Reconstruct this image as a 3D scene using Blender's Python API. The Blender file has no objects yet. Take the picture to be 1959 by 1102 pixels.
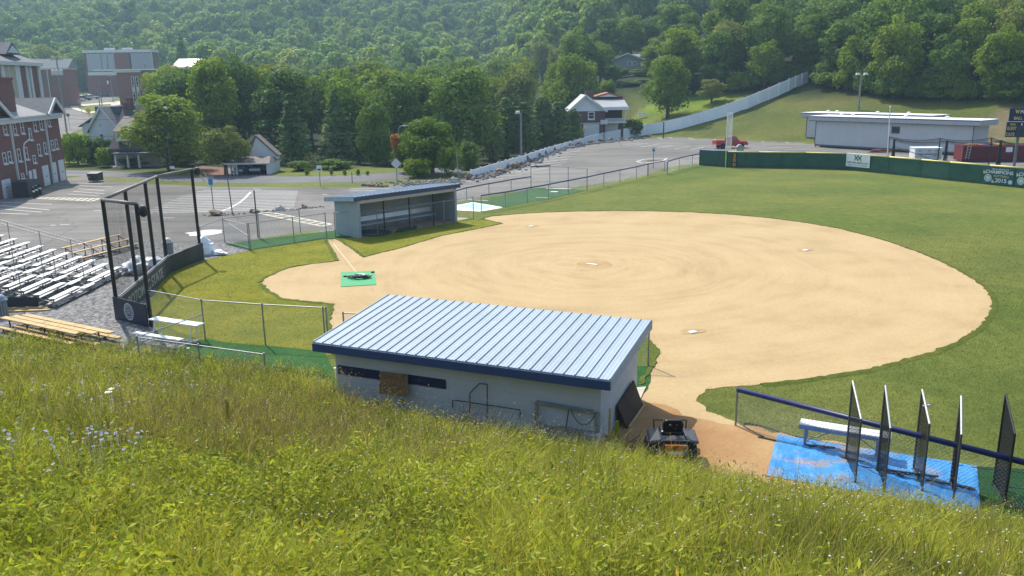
import bpy, bmesh, math, random
import numpy as np
from mathutils import Vector, Matrix
from mathutils.geometry import tessellate_polygon

# ------------------------------------------------------------------ camera, sky, sun
S = bpy.context.scene
COL = S.collection
IW, IH, F, HC = 1959.0, 1102.0, 1587.976, 9.7627
PITCH, ROLL = 0.24526228, -0.0149285553
_fw = np.array([0, math.cos(PITCH), -math.sin(PITCH)])
_r0 = np.array([1.0, 0, 0]); _u0 = np.cross(_r0, _fw)
_r = _r0 * math.cos(ROLL) + _u0 * math.sin(ROLL)
_u = -_r0 * math.sin(ROLL) + _u0 * math.cos(ROLL)
cd = bpy.data.cameras.new('camera'); cam = bpy.data.objects.new('camera', cd); COL.objects.link(cam)
cd.sensor_width = 36; cd.lens = F / IW * 36; cd.clip_end = 6000; cd.clip_start = 0.1
cam.matrix_world = Matrix(((_r[0], _u[0], -_fw[0], 0), (_r[1], _u[1], -_fw[1], 0), (_r[2], _u[2], -_fw[2], HC), (0, 0, 0, 1)))
S.camera = cam
SUN_AZ, SUN_EL = math.radians(-31), math.radians(50)
W = bpy.data.worlds.new('World'); S.world = W; W.use_nodes = True
wn = W.node_tree.nodes; wl = W.node_tree.links
sky = wn.new('ShaderNodeTexSky'); sky.sky_type = 'NISHITA'; sky.sun_disc = False
sky.sun_elevation = SUN_EL; sky.sun_rotation = SUN_AZ
sky.air_density = 1.0; sky.dust_density = 1.5; sky.ozone_density = 1.0
bg = wn.get('Background') or wn.new('ShaderNodeBackground')
wl.new(sky.outputs[0], bg.inputs[0]); bg.inputs[1].default_value = 0.15
sd = bpy.data.lights.new('sun', 'SUN'); sd.energy = 4.1; sd.angle = math.radians(0.5); sd.color = (1.0, 0.935, 0.82)
sun = bpy.data.objects.new('sun', sd); COL.objects.link(sun)
SV = Vector((math.sin(SUN_AZ) * math.cos(SUN_EL), math.cos(SUN_AZ) * math.cos(SUN_EL), math.sin(SUN_EL)))
sun.rotation_euler = SV.to_track_quat('Z', 'Y').to_euler(); sun.location = (0, 0, 60)
S.view_settings.view_transform = 'Standard'; S.view_settings.look = 'None'
S.view_settings.exposure = 0.84; S.view_settings.gamma = 1.0
S.cycles.volume_bounces = 0; S.cycles.max_bounces = 6; S.cycles.transparent_max_bounces = 12
S.cycles.use_denoising = True

# ------------------------------------------------------------------ helpers: where things stand
rnd = random.Random(7)
def ray(px, py):
    return _fw * F + _r * (px - IW / 2) - _u * (py - IH / 2)
def at(px, py, z=0.0):
    d = ray(px, py); t = (z - HC) / d[2]
    return Vector((d[0] * t, d[1] * t, z))
def up(px, py, y):
    d = ray(px, py); t = y / d[1]
    return Vector((d[0] * t, y, HC + d[2] * t))
def hit(px, py, p0, n):
    d = Vector(ray(px, py)); o = Vector((0, 0, HC)); n = Vector(n)
    return o + d * ((Vector(p0) - o).dot(n) / d.dot(n))
FOOT = np.array([(-300, 41), (-60, 34.2), (-40, 33.2), (-19.4, 31.6), (-17.4, 31.2), (-15.1, 30.3), (-12.6, 29.2), (-10.5, 28.6), (-6.7, 27.0),
                 (-5.0, 24.9), (-3.5, 23.9), (-1.2, 22.6), (1.6, 21.3), (2.9, 20.4), (4.1, 19.5), (5.9, 18.7), (8.5, 17.4), (11, 16.5), (16, 14.8), (30, 11), (60, 8), (300, 6)], float)
def sstep(a, b, x):
    t = np.clip((x - a) / (b - a), 0, 1); return t * t * (3 - 2 * t)
def vnoise(x, y, seed=0):
    x = np.asarray(x, float); y = np.asarray(y, float)
    xi = np.floor(x).astype(np.int64); yi = np.floor(y).astype(np.int64)
    fx = x - xi; fy = y - yi; fx = fx * fx * (3 - 2 * fx); fy = fy * fy * (3 - 2 * fy)
    def h(a, b):
        n = (a * 374761393 + b * 668265263 + seed * 982451653) & 0x7fffffff
        n = ((n ^ (n >> 13)) * 1274126177) & 0x7fffffff
        return ((n ^ (n >> 16)) & 0xffff) / 65535.0
    return (h(xi, yi) * (1 - fx) + h(xi + 1, yi) * fx) * (1 - fy) + (h(xi, yi + 1) * (1 - fx) + h(xi + 1, yi + 1) * fx) * fy
def fbm(x, y, seed=0, o=4):
    s = 0; a = 0.5
    for k in range(o):
        s = s + a * vnoise(np.asarray(x) * 2 ** k, np.asarray(y) * 2 ** k, seed + k); a *= 0.5
    return s / (1 - 0.5 ** o)
def land(x, y):
    """height of the ground"""
    x = np.asarray(x, float); y = np.asarray(y, float)
    yf = np.interp(x, FOOT[:, 0], FOOT[:, 1])
    t = 1 - y / yf
    t = np.where(t > 0.05, t - 0.025, np.where(t > 0, t * t / 0.1, 0))
    hill = np.where(y < 0, 8.1 + 0.25 * np.clip(-y, 0, 60), 8.2 * np.clip(t, 0, 1))
    hill = hill + np.where(t > 0, (fbm(x * 0.5, y * 0.5, 3) - 0.5) * 0.5 * np.clip(hill, 0, 1) * sstep(1, 5, y), 0)
    d = (x - 28.8) * 0.705 + (y - 143) * 0.71
    rh = 0.285 * np.clip(d, 0, 28) + 0.13 * np.clip(d - 28, 0, 30) + 0.25 * np.clip(d - 58, 0, 260)
    rh = rh + np.where(d > 0, (fbm(x * 0.12, y * 0.12, 5) - 0.5) * np.clip(d * 0.1, 0, 1.6), 0)
    rh = rh * sstep(92, 112, y + 0.4 * x) * sstep(-10, 24, x)
    lf = 0.033 * np.clip(y - 118, 0, 300) * sstep(-8, -40, x)
    mt = 0.25 * np.clip(y - 360, 0, 900) + ((fbm(x * 0.006, y * 0.006, 9, 3) - 0.5) * 80 + (fbm(x * 0.016 + 3, y * 0.013, 15, 2) - 0.5) * 42) * sstep(350, 560, y)
    s = (x + 4.4) * -0.843 + (y - 91) * 0.538; tt = (x + 4.4) * 0.538 + (y - 91) * 0.843
    dip = -1.7 * sstep(0.8, 3.5, s) * sstep(1, 6, tt) * (1 - sstep(50, 62, tt)) * (1 - sstep(20, 45, s))
    return hill + np.maximum(rh, 0) + lf + np.maximum(mt, 0) + dip
def L(x, y): return float(land(x, y))
def look(px, py, y0=60, y1=700):
    """first point of the ground seen through a pixel beyond y0"""
    d = ray(px, py); n = 1500
    ys = np.linspace(y0, y1, n); k = ys / d[1]
    zs = HC + d[2] * k; g = land(d[0] * k, ys)
    i = int(np.argmax(zs < g)) if (zs < g).any() else n - 1
    return Vector((d[0] * k[i], ys[i], g[i]))

# ------------------------------------------------------------------ helpers: materials
MATS = {}
def nodes_of(name):
    m = bpy.data.materials.new(name); m.use_nodes = True
    nt = m.node_tree; b = nt.nodes['Principled BSDF']
    return m, nt, b
def N(nt, t, **kw):
    n = nt.nodes.new(t)
    for k, v in kw.items(): setattr(n, k, v)
    return n
def ramp(nt, src, stops):
    r = N(nt, 'ShaderNodeValToRGB'); el = r.color_ramp.elements
    while len(el) < len(stops): el.new(0.5)
    for e, (p, c) in zip(el, stops):
        e.position = p; e.color = (*c, 1) if len(c) == 3 else c
    nt.links.new(src, r.inputs[0]); return r.outputs[0]
def noise(nt, scale, detail=5, rough=0.6, vec=None, dist=0):
    n = N(nt, 'ShaderNodeTexNoise'); n.inputs['Scale'].default_value = scale; n.inputs['Detail'].default_value = detail
    n.inputs['Roughness'].default_value = rough; n.inputs['Distortion'].default_value = dist
    if vec is not None: nt.links.new(vec, n.inputs['Vector'])
    return n.outputs[0]
def mixc(nt, fac, a, b, mode='MIX'):
    m = N(nt, 'ShaderNodeMix', data_type='RGBA', blend_type=mode)
    for s, v in ((m.inputs[0], fac), (m.inputs[6], a), (m.inputs[7], b)):
        if isinstance(v, (int, float)): s.default_value = v
        elif isinstance(v, tuple): s.default_value = (*v, 1)
        else: nt.links.new(v, s)
    return m.outputs[2]
def bump(nt, b, h, strength=0.3, dist=0.05):
    k = N(nt, 'ShaderNodeBump'); k.inputs['Strength'].default_value = strength; k.inputs['Distance'].default_value = dist
    nt.links.new(h, k.inputs['Height']); nt.links.new(k.outputs[0], b.inputs['Normal'])
def mat(name, col, rough=0.75, metal=0.0, var=0.12, scale=2.0, bmp=0.0, bscale=30.0, dirt=None, spec=0.4):
    if name in MATS: return MATS[name]
    m, nt, b = nodes_of(name)
    co = N(nt, 'ShaderNodeTexCoord').outputs['Object']
    lo = tuple(c * (1 - var) for c in col); hi = tuple(min(1, c * (1 + var)) for c in col)
    c = ramp(nt, noise(nt, scale, 6, 0.65, co), [(0.3, lo), (0.7, hi)])
    if dirt:
        c = mixc(nt, ramp(nt, noise(nt, scale * 0.6, 8, 0.7, co, 0.5), [(0.52, (0, 0, 0)), (0.72, (0.7, 0.7, 0.7))]), c, dirt)
    nt.links.new(c, b.inputs['Base Color'])
    b.inputs['Roughness'].default_value = rough; b.inputs['Metallic'].default_value = metal
    b.inputs['Specular IOR Level'].default_value = spec
    if bmp: bump(nt, b, noise(nt, bscale, 4, 0.6, co), bmp, 0.02)
    MATS[name] = m; return m
def brickmat(name, c1, c2, mortar, sc=1.0, bw=0.22, bh=0.075, ms=0.012, rough=0.85):
    """Courses run along the object's x (or y) and z: the vertical axis is object z."""
    if name in MATS: return MATS[name]
    m, nt, b = nodes_of(name)
    co = N(nt, 'ShaderNodeTexCoord').outputs['Object']
    sx = N(nt, 'ShaderNodeSeparateXYZ'); nt.links.new(co, sx.inputs[0])
    ad = N(nt, 'ShaderNodeMath', operation='ADD'); nt.links.new(sx.outputs[0], ad.inputs[0]); nt.links.new(sx.outputs[1], ad.inputs[1])
    cb = N(nt, 'ShaderNodeCombineXYZ'); nt.links.new(ad.outputs[0], cb.inputs[0]); nt.links.new(sx.outputs[2], cb.inputs[1])
    t = N(nt, 'ShaderNodeTexBrick'); nt.links.new(cb.outputs[0], t.inputs[0])
    t.inputs['Color1'].default_value = (*c1, 1); t.inputs['Color2'].default_value = (*c2, 1); t.inputs['Mortar'].default_value = (*mortar, 1)
    t.inputs['Scale'].default_value = sc; t.inputs['Brick Width'].default_value = bw; t.inputs['Row Height'].default_value = bh; t.inputs['Mortar Size'].default_value = ms
    c = mixc(nt, ramp(nt, noise(nt, 0.7, 6, 0.65, co), [(0.35, (0, 0, 0)), (0.75, (0.35, 0.35, 0.35))]), t.outputs[0], tuple(x * 0.7 for x in c1))
    nt.links.new(c, b.inputs['Base Color']); b.inputs['Roughness'].default_value = rough
    bump(nt, b, t.outputs[1], -0.25, 0.01)
    MATS[name] = m; return m
def leafmat(name, cols, trans=0.42, rough=0.55, obj_var=True, attr=False, sat=1.0):
    if name in MATS: return MATS[name]
    m, nt, b = nodes_of(name)
    co = N(nt, 'ShaderNodeTexCoord').outputs['Object']
    if attr:
        a = N(nt, 'ShaderNodeAttribute'); a.attribute_name = 'tint'; c = a.outputs['Color']
    else:
        oi = N(nt, 'ShaderNodeObjectInfo')
        base = ramp(nt, oi.outputs['Random'], [(i / max(1, len(cols) - 1), k) for i, k in enumerate(cols)])
        f = ramp(nt, noise(nt, 0.55, 5, 0.7, co), [(0.3, (0.7, 0.72, 0.7)), (0.7, (1.35, 1.28, 1.1))])
        c = mixc(nt, 1.0, base, f, 'MULTIPLY')
    nt.links.new(c, b.inputs['Base Color']); b.inputs['Roughness'].default_value = rough; b.inputs['Specular IOR Level'].default_value = 0.04
    tr = N(nt, 'ShaderNodeBsdfTranslucent')
    c2 = mixc(nt, 1.0, c, (1.25, 1.3, 0.55), 'MULTIPLY'); nt.links.new(c2, tr.inputs[0])
    mx = N(nt, 'ShaderNodeMixShader'); mx.inputs[0].default_value = trans
    nt.links.new(b.outputs[0], mx.inputs[1]); nt.links.new(tr.outputs[0], mx.inputs[2])
    nt.links.new(mx.outputs[0], nt.nodes['Material Output'].inputs[0])
    MATS[name] = m; return m

# ------------------------------------------------------------------ helpers: meshes
def _ico(sub):
    bm = bmesh.new(); bmesh.ops.create_icosphere(bm, subdivisions=sub, radius=1)
    v = [tuple(x.co) for x in bm.verts]; f = [tuple(k.index for k in q.verts) for q in bm.faces]; bm.free(); return v, f
ICO = {s: _ico(s) for s in (1, 2, 3)}
class MB:
    def __init__(s): s.v = []; s.f = []
    def add(s, vs, fs):
        o = len(s.v); s.v += [tuple(p) for p in vs]; s.f += [tuple(i + o for i in q) for q in fs]; return s
    def hexa(s, p):   # 8 points: bottom ring 0-3, top ring 4-7
        return s.add(p, [(3, 2, 1, 0), (4, 5, 6, 7), (0, 1, 5, 4), (1, 2, 6, 5), (2, 3, 7, 6), (3, 0, 4, 7)])
    def box(s, x0, y0, z0, x1, y1, z1):
        return s.hexa([(x0, y0, z0), (x1, y0, z0), (x1, y1, z0), (x0, y1, z0), (x0, y0, z1), (x1, y0, z1), (x1, y1, z1), (x0, y1, z1)])
    def beam(s, p, q, w, h=None):
        p = Vector(p); q = Vector(q); d = (q - p).normalized(); h = h or w
        a = d.cross(Vector((0, 0, 1)))
        a = a.normalized() if a.length > 1e-4 else Vector((1, 0, 0))
        b = a.cross(d).normalized(); a *= w / 2; b *= h / 2
        return s.hexa([p - a - b, p + a - b, p + a + b, p - a + b, q - a - b, q + a - b, q + a + b, q - a + b])
    def tube(s, p, q, r, n=8, r2=None, caps=True):
        p = Vector(p); q = Vector(q); d = (q - p)
        if d.length < 1e-6: return s
        d.normalize(); r2 = r if r2 is None else r2
        a = d.orthogonal().normalized(); b = d.cross(a)
        vs = []
        for c, rr in ((p, r), (q, r2)):
            for i in range(n):
                t = 2 * math.pi * i / n; vs.append(c + (a * math.cos(t) + b * math.sin(t)) * rr)
        fs = [(i, (i + 1) % n, n + (i + 1) % n, n + i) for i in range(n)]
        if caps: fs += [tuple(range(n - 1, -1, -1)), tuple(range(n, 2 * n))]
        return s.add(vs, fs)
    def path(s, pts, r, n=8):
        for a, b in zip(pts, pts[1:]): s.tube(a, b, r, n)
        return s
    def prism(s, pts, vec):
        vec = Vector(vec); n = len(pts); pts = [Vector(p) for p in pts]
        return s.add(pts + [p + vec for p in pts], [tuple(range(n - 1, -1, -1)), tuple(range(n, 2 * n))] + [(i, (i + 1) % n, n + (i + 1) % n, n + i) for i in range(n)])
    def quad(s, *p): return s.add(p, [tuple(range(len(p)))])
    def lathe(s, prof, n=14, c=(0, 0, 0)):
        vs = [(c[0] + r * math.cos(2 * math.pi * i / n), c[1] + r * math.sin(2 * math.pi * i / n), c[2] + z) for r, z in prof for i in range(n)]
        fs = [(k * n + i, k * n + (i + 1) % n, (k + 1) * n + (i + 1) % n, (k + 1) * n + i) for k in range(len(prof) - 1) for i in range(n)]
        return s.add(vs, fs + [tuple(range(n - 1, -1, -1)), tuple(range((len(prof) - 1) * n, len(prof) * n))])
    def blob(s, c, rad, seed=0, rough=0.25, sub=2, fr=1.3, flat=0.0):
        v, f = ICO[sub]; o = []
        for x, y, z in v:
            k = 1 + rough * 2 * (float(fbm(x * fr + seed * 3.1 + 20, y * fr + z * 1.7 + 30, seed, 3)) - 0.5) + rough * 1.2 * (float(vnoise(z * fr * 2 + seed, x * 2 + 7, seed + 5)) - 0.5)
            zz = z * k * rad[2]
            o.append((c[0] + x * k * rad[0], c[1] + y * k * rad[1], c[2] + (zz if not flat else max(zz, -flat * rad[2]))))
        return s.add(o, f)
    def weave(s, A, B, h, sp=0.08, r=0.0024):
        """chain link between two base points: two sets of diagonal wires"""
        A = Vector(A); B = Vector(B); Ln = (B - A).length
        if Ln < 1e-3: return s
        P = lambda u, w: A + (B - A) * (u / Ln) + Vector((0, 0, w))
        k = -h
        while k < Ln:
            for sg in (0, 1):
                u0, u1 = max(0, k), min(Ln, k + h)
                if u1 - u0 > 0.01:
                    w0, w1 = u0 - k, u1 - k
                    if sg: w0, w1 = h - w0, h - w1
                    s.tube(P(u0, w0), P(u1, w1), r, 3, caps=False)
            k += sp * 1.414
        return s
    def net(s, a, b, c, d, sp=0.05, r=0.0015, sag=0.0):
        """square netting over the quad a-b-c-d (a,b low; c,d high above b,a)"""
        a, b, c, d = map(Vector, (a, b, c, d))
        n1 = max(2, int(((b - a).length + (c - d).length) / 2 / sp)); n2 = max(2, int(((d - a).length + (c - b).length) / 2 / sp))
        for i in range(n1 + 1):
            t = i / n1; s.tube(a.lerp(b, t), d.lerp(c, t), r, 3, caps=False)
        for i in range(n2 + 1):
            t = i / n2; s.tube(a.lerp(d, t), b.lerp(c, t), r, 3, caps=False)
        return s
    def build(s, name, m, parent=None, smooth=False, bevel=0.0):
        me = bpy.data.meshes.new(name); me.from_pydata(s.v, [], s.f); me.update()
        if m: me.materials.append(m)
        if smooth: me.polygons.foreach_set('use_smooth', [True] * len(me.polygons))
        o = bpy.data.objects.new(name, me); COL.objects.link(o)
        if parent is not None: o.parent = parent
        if bevel:
            b = o.modifiers.new('bevel', 'BEVEL'); b.width = bevel; b.segments = 2; b.limit_method = 'ANGLE'
        return o
def tag(o, label, cat, group=None):
    o['label'] = label; o['category'] = cat
    if group: o['group'] = group
    return o
def thing(name, label, cat, loc=(0, 0, 0), rz=0.0, group=None, sc=1.0):
    o = bpy.data.objects.new(name, None); COL.objects.link(o); o.empty_display_size = 0.2
    o.location = loc; o.rotation_euler = (0, 0, rz); o.scale = (sc, sc, sc)
    return tag(o, label, cat, group)
def dup(root, loc, rz, label=None, sc=None):
    r = root.copy(); COL.objects.link(r); r.location = loc; r.rotation_euler = (0, 0, rz)
    if sc: r.scale = sc if isinstance(sc, tuple) else (sc, sc, sc)
    if label: r['label'] = label
    for ch in list(root.children):
        c = ch.copy(); COL.objects.link(c); c.parent = r
        for g in list(ch.children):
            d = g.copy(); COL.objects.link(d); d.parent = c
    return r
def struct(o, kind='structure'):
    o['kind'] = kind; return o
def arr_mesh(name, V, Fq, m, tint=None, parent=None, smooth=False):
    """fast mesh from numpy; Fq is (n,k) faces of equal size"""
    me = bpy.data.meshes.new(name); n, k = Fq.shape
    me.vertices.add(len(V)); me.vertices.foreach_set('co', np.asarray(V, np.float32).ravel())
    me.loops.add(n * k); me.loops.foreach_set('vertex_index', Fq.astype(np.int32).ravel())
    me.polygons.add(n); me.polygons.foreach_set('loop_start', np.arange(0, n * k, k, dtype=np.int32))
    me.update(calc_edges=True)
    if tint is not None:
        a = me.color_attributes.new('tint', 'FLOAT_COLOR', 'POINT')
        a.data.foreach_set('color', np.concatenate([tint, np.ones((len(tint), 1))], 1).astype(np.float32).ravel())
    me.materials.append(m)
    if smooth: me.polygons.foreach_set('use_smooth', np.ones(n, bool))
    o = bpy.data.objects.new(name, me); COL.objects.link(o)
    if parent is not None: o.parent = parent
    return o
def text(s, name, m, parent, O, X, Y, w=None, h=0.3, ext=0.004, align='CENTER'):
    """lettering whose baseline origin is O, reading along X, upright along Y (parent's coordinates)"""
    cu = bpy.data.curves.new(name, 'FONT'); cu.body = s; cu.extrude = ext; cu.align_x = align; cu.size = 1.0; cu.offset = 0.012
    t = bpy.data.objects.new(name, cu); me = bpy.data.meshes.new_from_object(t); bpy.data.objects.remove(t)
    me.name = name; me.materials.clear(); me.materials.append(m)
    o = bpy.data.objects.new(name, me); COL.objects.link(o)
    xs = [v.co.x for v in me.vertices]; ys = [v.co.y for v in me.vertices]
    sx = sy = h / max(1e-6, max(ys) - min(min(ys), 0))
    if w: sx = w / (max(xs) - min(xs))
    X = Vector(X).normalized(); Y = Vector(Y).normalized(); Z = X.cross(Y); O = Vector(O)
    for v in me.vertices:
        c = v.co; v.co = O + X * c.x * sx + Y * c.y * sy + Z * c.z
    if parent is not None: o.parent = parent
    return o
def sheet(name, pts, z, m, jag=0.0, step=1.0, kind='structure', follow=False, thick=0.0):
    """flat ground sheet from an outline of world points"""
    P = []
    n = len(pts); r = random.Random(len(name) * 31 + n)
    for i in range(n):
        a = Vector(pts[i][:2]); b = Vector(pts[(i + 1) % n][:2]); k = max(1, int((b - a).length / step))
        for j in range(k):
            p = a.lerp(b, j / k)
            if jag: p += Vector((r.uniform(-jag, jag), r.uniform(-jag, jag)))
            P.append(p)
    V = [(p.x, p.y, (L(p.x, p.y) if follow else 0) + z) for p in P]
    tri = tessellate_polygon([[Vector((p.x, p.y, 0)) for p in P]])
    me = bpy.data.meshes.new(name)
    fs = []
    for a, b, c in tri:
        ar = (P[b] - P[a]).cross(P[c] - P[a]); fs.append((a, b, c) if ar > 0 else (a, c, b))
    me.from_pydata(V, [], fs); me.materials.append(m); me.update()
    o = bpy.data.objects.new(name, me); COL.objects.link(o)
    if kind: o['kind'] = kind
    return o
def smoothline(pts, n=6):
    """Catmull-Rom through 2D/3D points (closed)"""
    out = []; k = len(pts)
    for i in range(k):
        p0, p1, p2, p3 = (Vector(pts[(i + j) % k][:2]) for j in (-1, 0, 1, 2))
        for j in range(n):
            t = j / n
            out.append(0.5 * ((2 * p1) + (p2 - p0) * t + (2 * p0 - 5 * p1 + 4 * p2 - p3) * t * t + (3 * p1 - p0 - 3 * p2 + p3) * t ** 3))
    return out
def inside(poly, x, y):
    r = np.zeros(np.shape(x), bool); n = len(poly)
    for i in range(n):
        ax, ay = poly[i][:2]; bx, by = poly[(i + 1) % n][:2]
        c = ((ay > y) != (by > y)); r ^= c & (x < (bx - ax) * (y - ay) / ((by - ay) if abs(by - ay) > 1e-9 else 1e-9) + ax)
    return r
PX = lambda l, z=0.0: [at(a, b, z) for a, b in l]
# ------------------------------------------------------------------ ground and sheets on it
def groundmat():
    m, nt, b = nodes_of('grass ground')
    co = N(nt, 'ShaderNodeTexCoord').outputs['Object']
    a = N(nt, 'ShaderNodeAttribute'); a.attribute_name = 'tint'
    f1 = ramp(nt, noise(nt, 0.16, 5, 0.6, co), [(0.32, (0.78, 0.84, 0.8)), (0.68, (1.25, 1.14, 1.1))])
    f2 = ramp(nt, noise(nt, 1.6, 6, 0.75, co), [(0.3, (0.72, 0.76, 0.7)), (0.7, (1.25, 1.22, 1.2))])
    f3 = ramp(nt, noise(nt, 14, 4, 0.7, co), [(0.3, (0.62, 0.64, 0.6)), (0.7, (1.38, 1.36, 1.3))])
    c = mixc(nt, 1, a.outputs['Color'], f1, 'MULTIPLY'); c = mixc(nt, 1, c, f2, 'MULTIPLY'); c = mixc(nt, 1, c, f3, 'MULTIPLY')
    nt.links.new(c, b.inputs['Base Color']); b.inputs['Roughness'].default_value = 0.9; b.inputs['Specular IOR Level'].default_value = 0.1
    bump(nt, b, noise(nt, 9, 6, 0.8, co), 0.9, 0.06)
    return m
def grass_sheet_mat(name, c1, c2, c3, bm=0.9, sc=1.0):
    m, nt, b = nodes_of(name)
    co = N(nt, 'ShaderNodeTexCoord').outputs['Object']
    c = ramp(nt, noise(nt, 0.45 * sc, 5, 0.65, co), [(0.3, c1), (0.5, c2), (0.7, c3)])
    c = mixc(nt, 1, c, ramp(nt, noise(nt, 3.2, 6, 0.75, co), [(0.3, (0.72, 0.75, 0.7)), (0.7, (1.25, 1.22, 1.2))]), 'MULTIPLY')
    c = mixc(nt, 1, c, ramp(nt, noise(nt, 24, 3, 0.7, co), [(0.3, (0.66, 0.68, 0.6)), (0.7, (1.33, 1.3, 1.2))]), 'MULTIPLY')
    nt.links.new(c, b.inputs['Base Color']); b.inputs['Roughness'].default_value = 0.9; b.inputs['Specular IOR Level'].default_value = 0.1
    bump(nt, b, noise(nt, 14, 6, 0.8, co), bm, 0.05)
    return m
def dirtmat(name='infield clay', rings=True, c=((0.325, 0.228, 0.118), (0.44, 0.322, 0.17), (0.485, 0.368, 0.206))):
    m, nt, b = nodes_of(name)
    co = N(nt, 'ShaderNodeTexCoord').outputs['Object']
    fac = noise(nt, 0.35, 6, 0.55, co)
    if rings:
        mp = N(nt, 'ShaderNodeMapping'); mp.inputs['Location'].default_value = (-4.4, -43.9, 0); nt.links.new(co, mp.inputs[0])
        ln = N(nt, 'ShaderNodeVectorMath', operation='LENGTH'); nt.links.new(mp.outputs[0], ln.inputs[0])
        nr = N(nt, 'ShaderNodeVectorMath', operation='NORMALIZE'); nt.links.new(mp.outputs[0], nr.inputs[0])
        sc = N(nt, 'ShaderNodeVectorMath', operation='SCALE'); sc.inputs['Scale'].default_value = 1.3; nt.links.new(nr.outputs[0], sc.inputs[0])
        wob = N(nt, 'ShaderNodeMath', operation='MULTIPLY_ADD'); nt.links.new(noise(nt, 0.12, 3, 0.5, co), wob.inputs[0]); wob.inputs[1].default_value = 2.2; nt.links.new(ln.outputs['Value'], wob.inputs[2])
        cb = N(nt, 'ShaderNodeCombineXYZ')
        k = N(nt, 'ShaderNodeMath', operation='MULTIPLY'); k.inputs[1].default_value = 1.15; nt.links.new(wob.outputs[0], k.inputs[0]); nt.links.new(k.outputs[0], cb.inputs[2])
        ad = N(nt, 'ShaderNodeVectorMath', operation='ADD'); nt.links.new(sc.outputs[0], ad.inputs[0]); nt.links.new(cb.outputs[0], ad.inputs[1])
        rg = noise(nt, 1.0, 5, 0.7, ad.outputs[0])
        # rings are strongest around the pitcher's circle
        w = N(nt, 'ShaderNodeMapRange'); w.inputs['From Min'].default_value = 2.5; w.inputs['From Max'].default_value = 14; w.inputs['To Min'].default_value = 0.85; w.inputs['To Max'].default_value = 0.36
        nt.links.new(ln.outputs['Value'], w.inputs['Value'])
        mx = N(nt, 'ShaderNodeMix'); nt.links.new(w.outputs[0], mx.inputs[0]); nt.links.new(fac, mx.inputs[2]); nt.links.new(rg, mx.inputs[3])
        fac = mx.outputs[0]
    col = ramp(nt, fac, [(0.24, c[0]), (0.5, c[1]), (0.72, c[2])])
    col = mixc(nt, 1, col, ramp(nt, noise(nt, 7, 6, 0.75, co), [(0.3, (0.9, 0.88, 0.86)), (0.7, (1.08, 1.09, 1.1))]), 'MULTIPLY')
    nt.links.new(col, b.inputs['Base Color']); b.inputs['Roughness'].default_value = 0.95; b.inputs['Specular IOR Level'].default_value = 0.1
    bump(nt, b, noise(nt, 10, 7, 0.8, co), 0.35, 0.03)
    return m
def gravelmat(name='gravel', lo=(0.03, 0.03, 0.031), hi=(0.27, 0.265, 0.26), sc=9):
    m, nt, b = nodes_of(name)
    co = N(nt, 'ShaderNodeTexCoord').outputs['Object']
    v = N(nt, 'ShaderNodeTexVoronoi'); v.inputs['Scale'].default_value = sc; nt.links.new(co, v.inputs['Vector'])
    c = ramp(nt, v.outputs['Color'], [(0.1, lo), (0.55, tuple((a + q) / 2 for a, q in zip(lo, hi))), (0.95, hi)])
    c = mixc(nt, 1, c, ramp(nt, noise(nt, 0.6, 5, 0.7, co), [(0.3, (0.8, 0.8, 0.8)), (0.7, (1.2, 1.2, 1.18))]), 'MULTIPLY')
    nt.links.new(c, b.inputs['Base Color']); b.inputs['Roughness'].default_value = 0.9
    bump(nt, b, v.outputs['Distance'], -1.0, 0.08)
    return m
def asphaltmat(name='asphalt', c=(0.178, 0.168, 0.152)):
    m, nt, b = nodes_of(name)
    co = N(nt, 'ShaderNodeTexCoord').outputs['Object']
    col = ramp(nt, noise(nt, 0.09, 7, 0.65, co, 0.6), [(0.3, tuple(x * 0.68 for x in c)), (0.5, c), (0.72, tuple(x * 1.28 for x in c))])
    mp = N(nt, 'ShaderNodeMapping'); mp.inputs['Scale'].default_value = (0.05, 0.7, 1); mp.inputs['Rotation'].default_value = (0, 0, 0.15); nt.links.new(co, mp.inputs[0])
    col = mixc(nt, 1, col, ramp(nt, noise(nt, 1.0, 5, 0.6, mp.outputs[0]), [(0.35, (0.78, 0.78, 0.78)), (0.65, (1.16, 1.16, 1.16))]), 'MULTIPLY')
    col = mixc(nt, 1, col, ramp(nt, noise(nt, 30, 3, 0.7, co), [(0.3, (0.85, 0.85, 0.85)), (0.7, (1.15, 1.15, 1.15))]), 'MULTIPLY')
    wv = N(nt, 'ShaderNodeTexVoronoi', feature='DISTANCE_TO_EDGE'); wv.inputs['Scale'].default_value = 0.11; nt.links.new(mixc(nt, 0.5, co, noise(nt, 0.7, 5, 0.6, co)), wv.inputs['Vector'])
    col = mixc(nt, ramp(nt, wv.outputs[0], [(0.0, (0.5, 0.5, 0.5)), (0.006, (0, 0, 0))]), col, tuple(x * 0.5 for x in c))
    nt.links.new(col, b.inputs['Base Color']); b.inputs['Roughness'].default_value = 0.9; b.inputs['Specular IOR Level'].default_value = 0.12
    bump(nt, b, noise(nt, 60, 3, 0.7, co), 0.25, 0.01)
    return m
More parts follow.
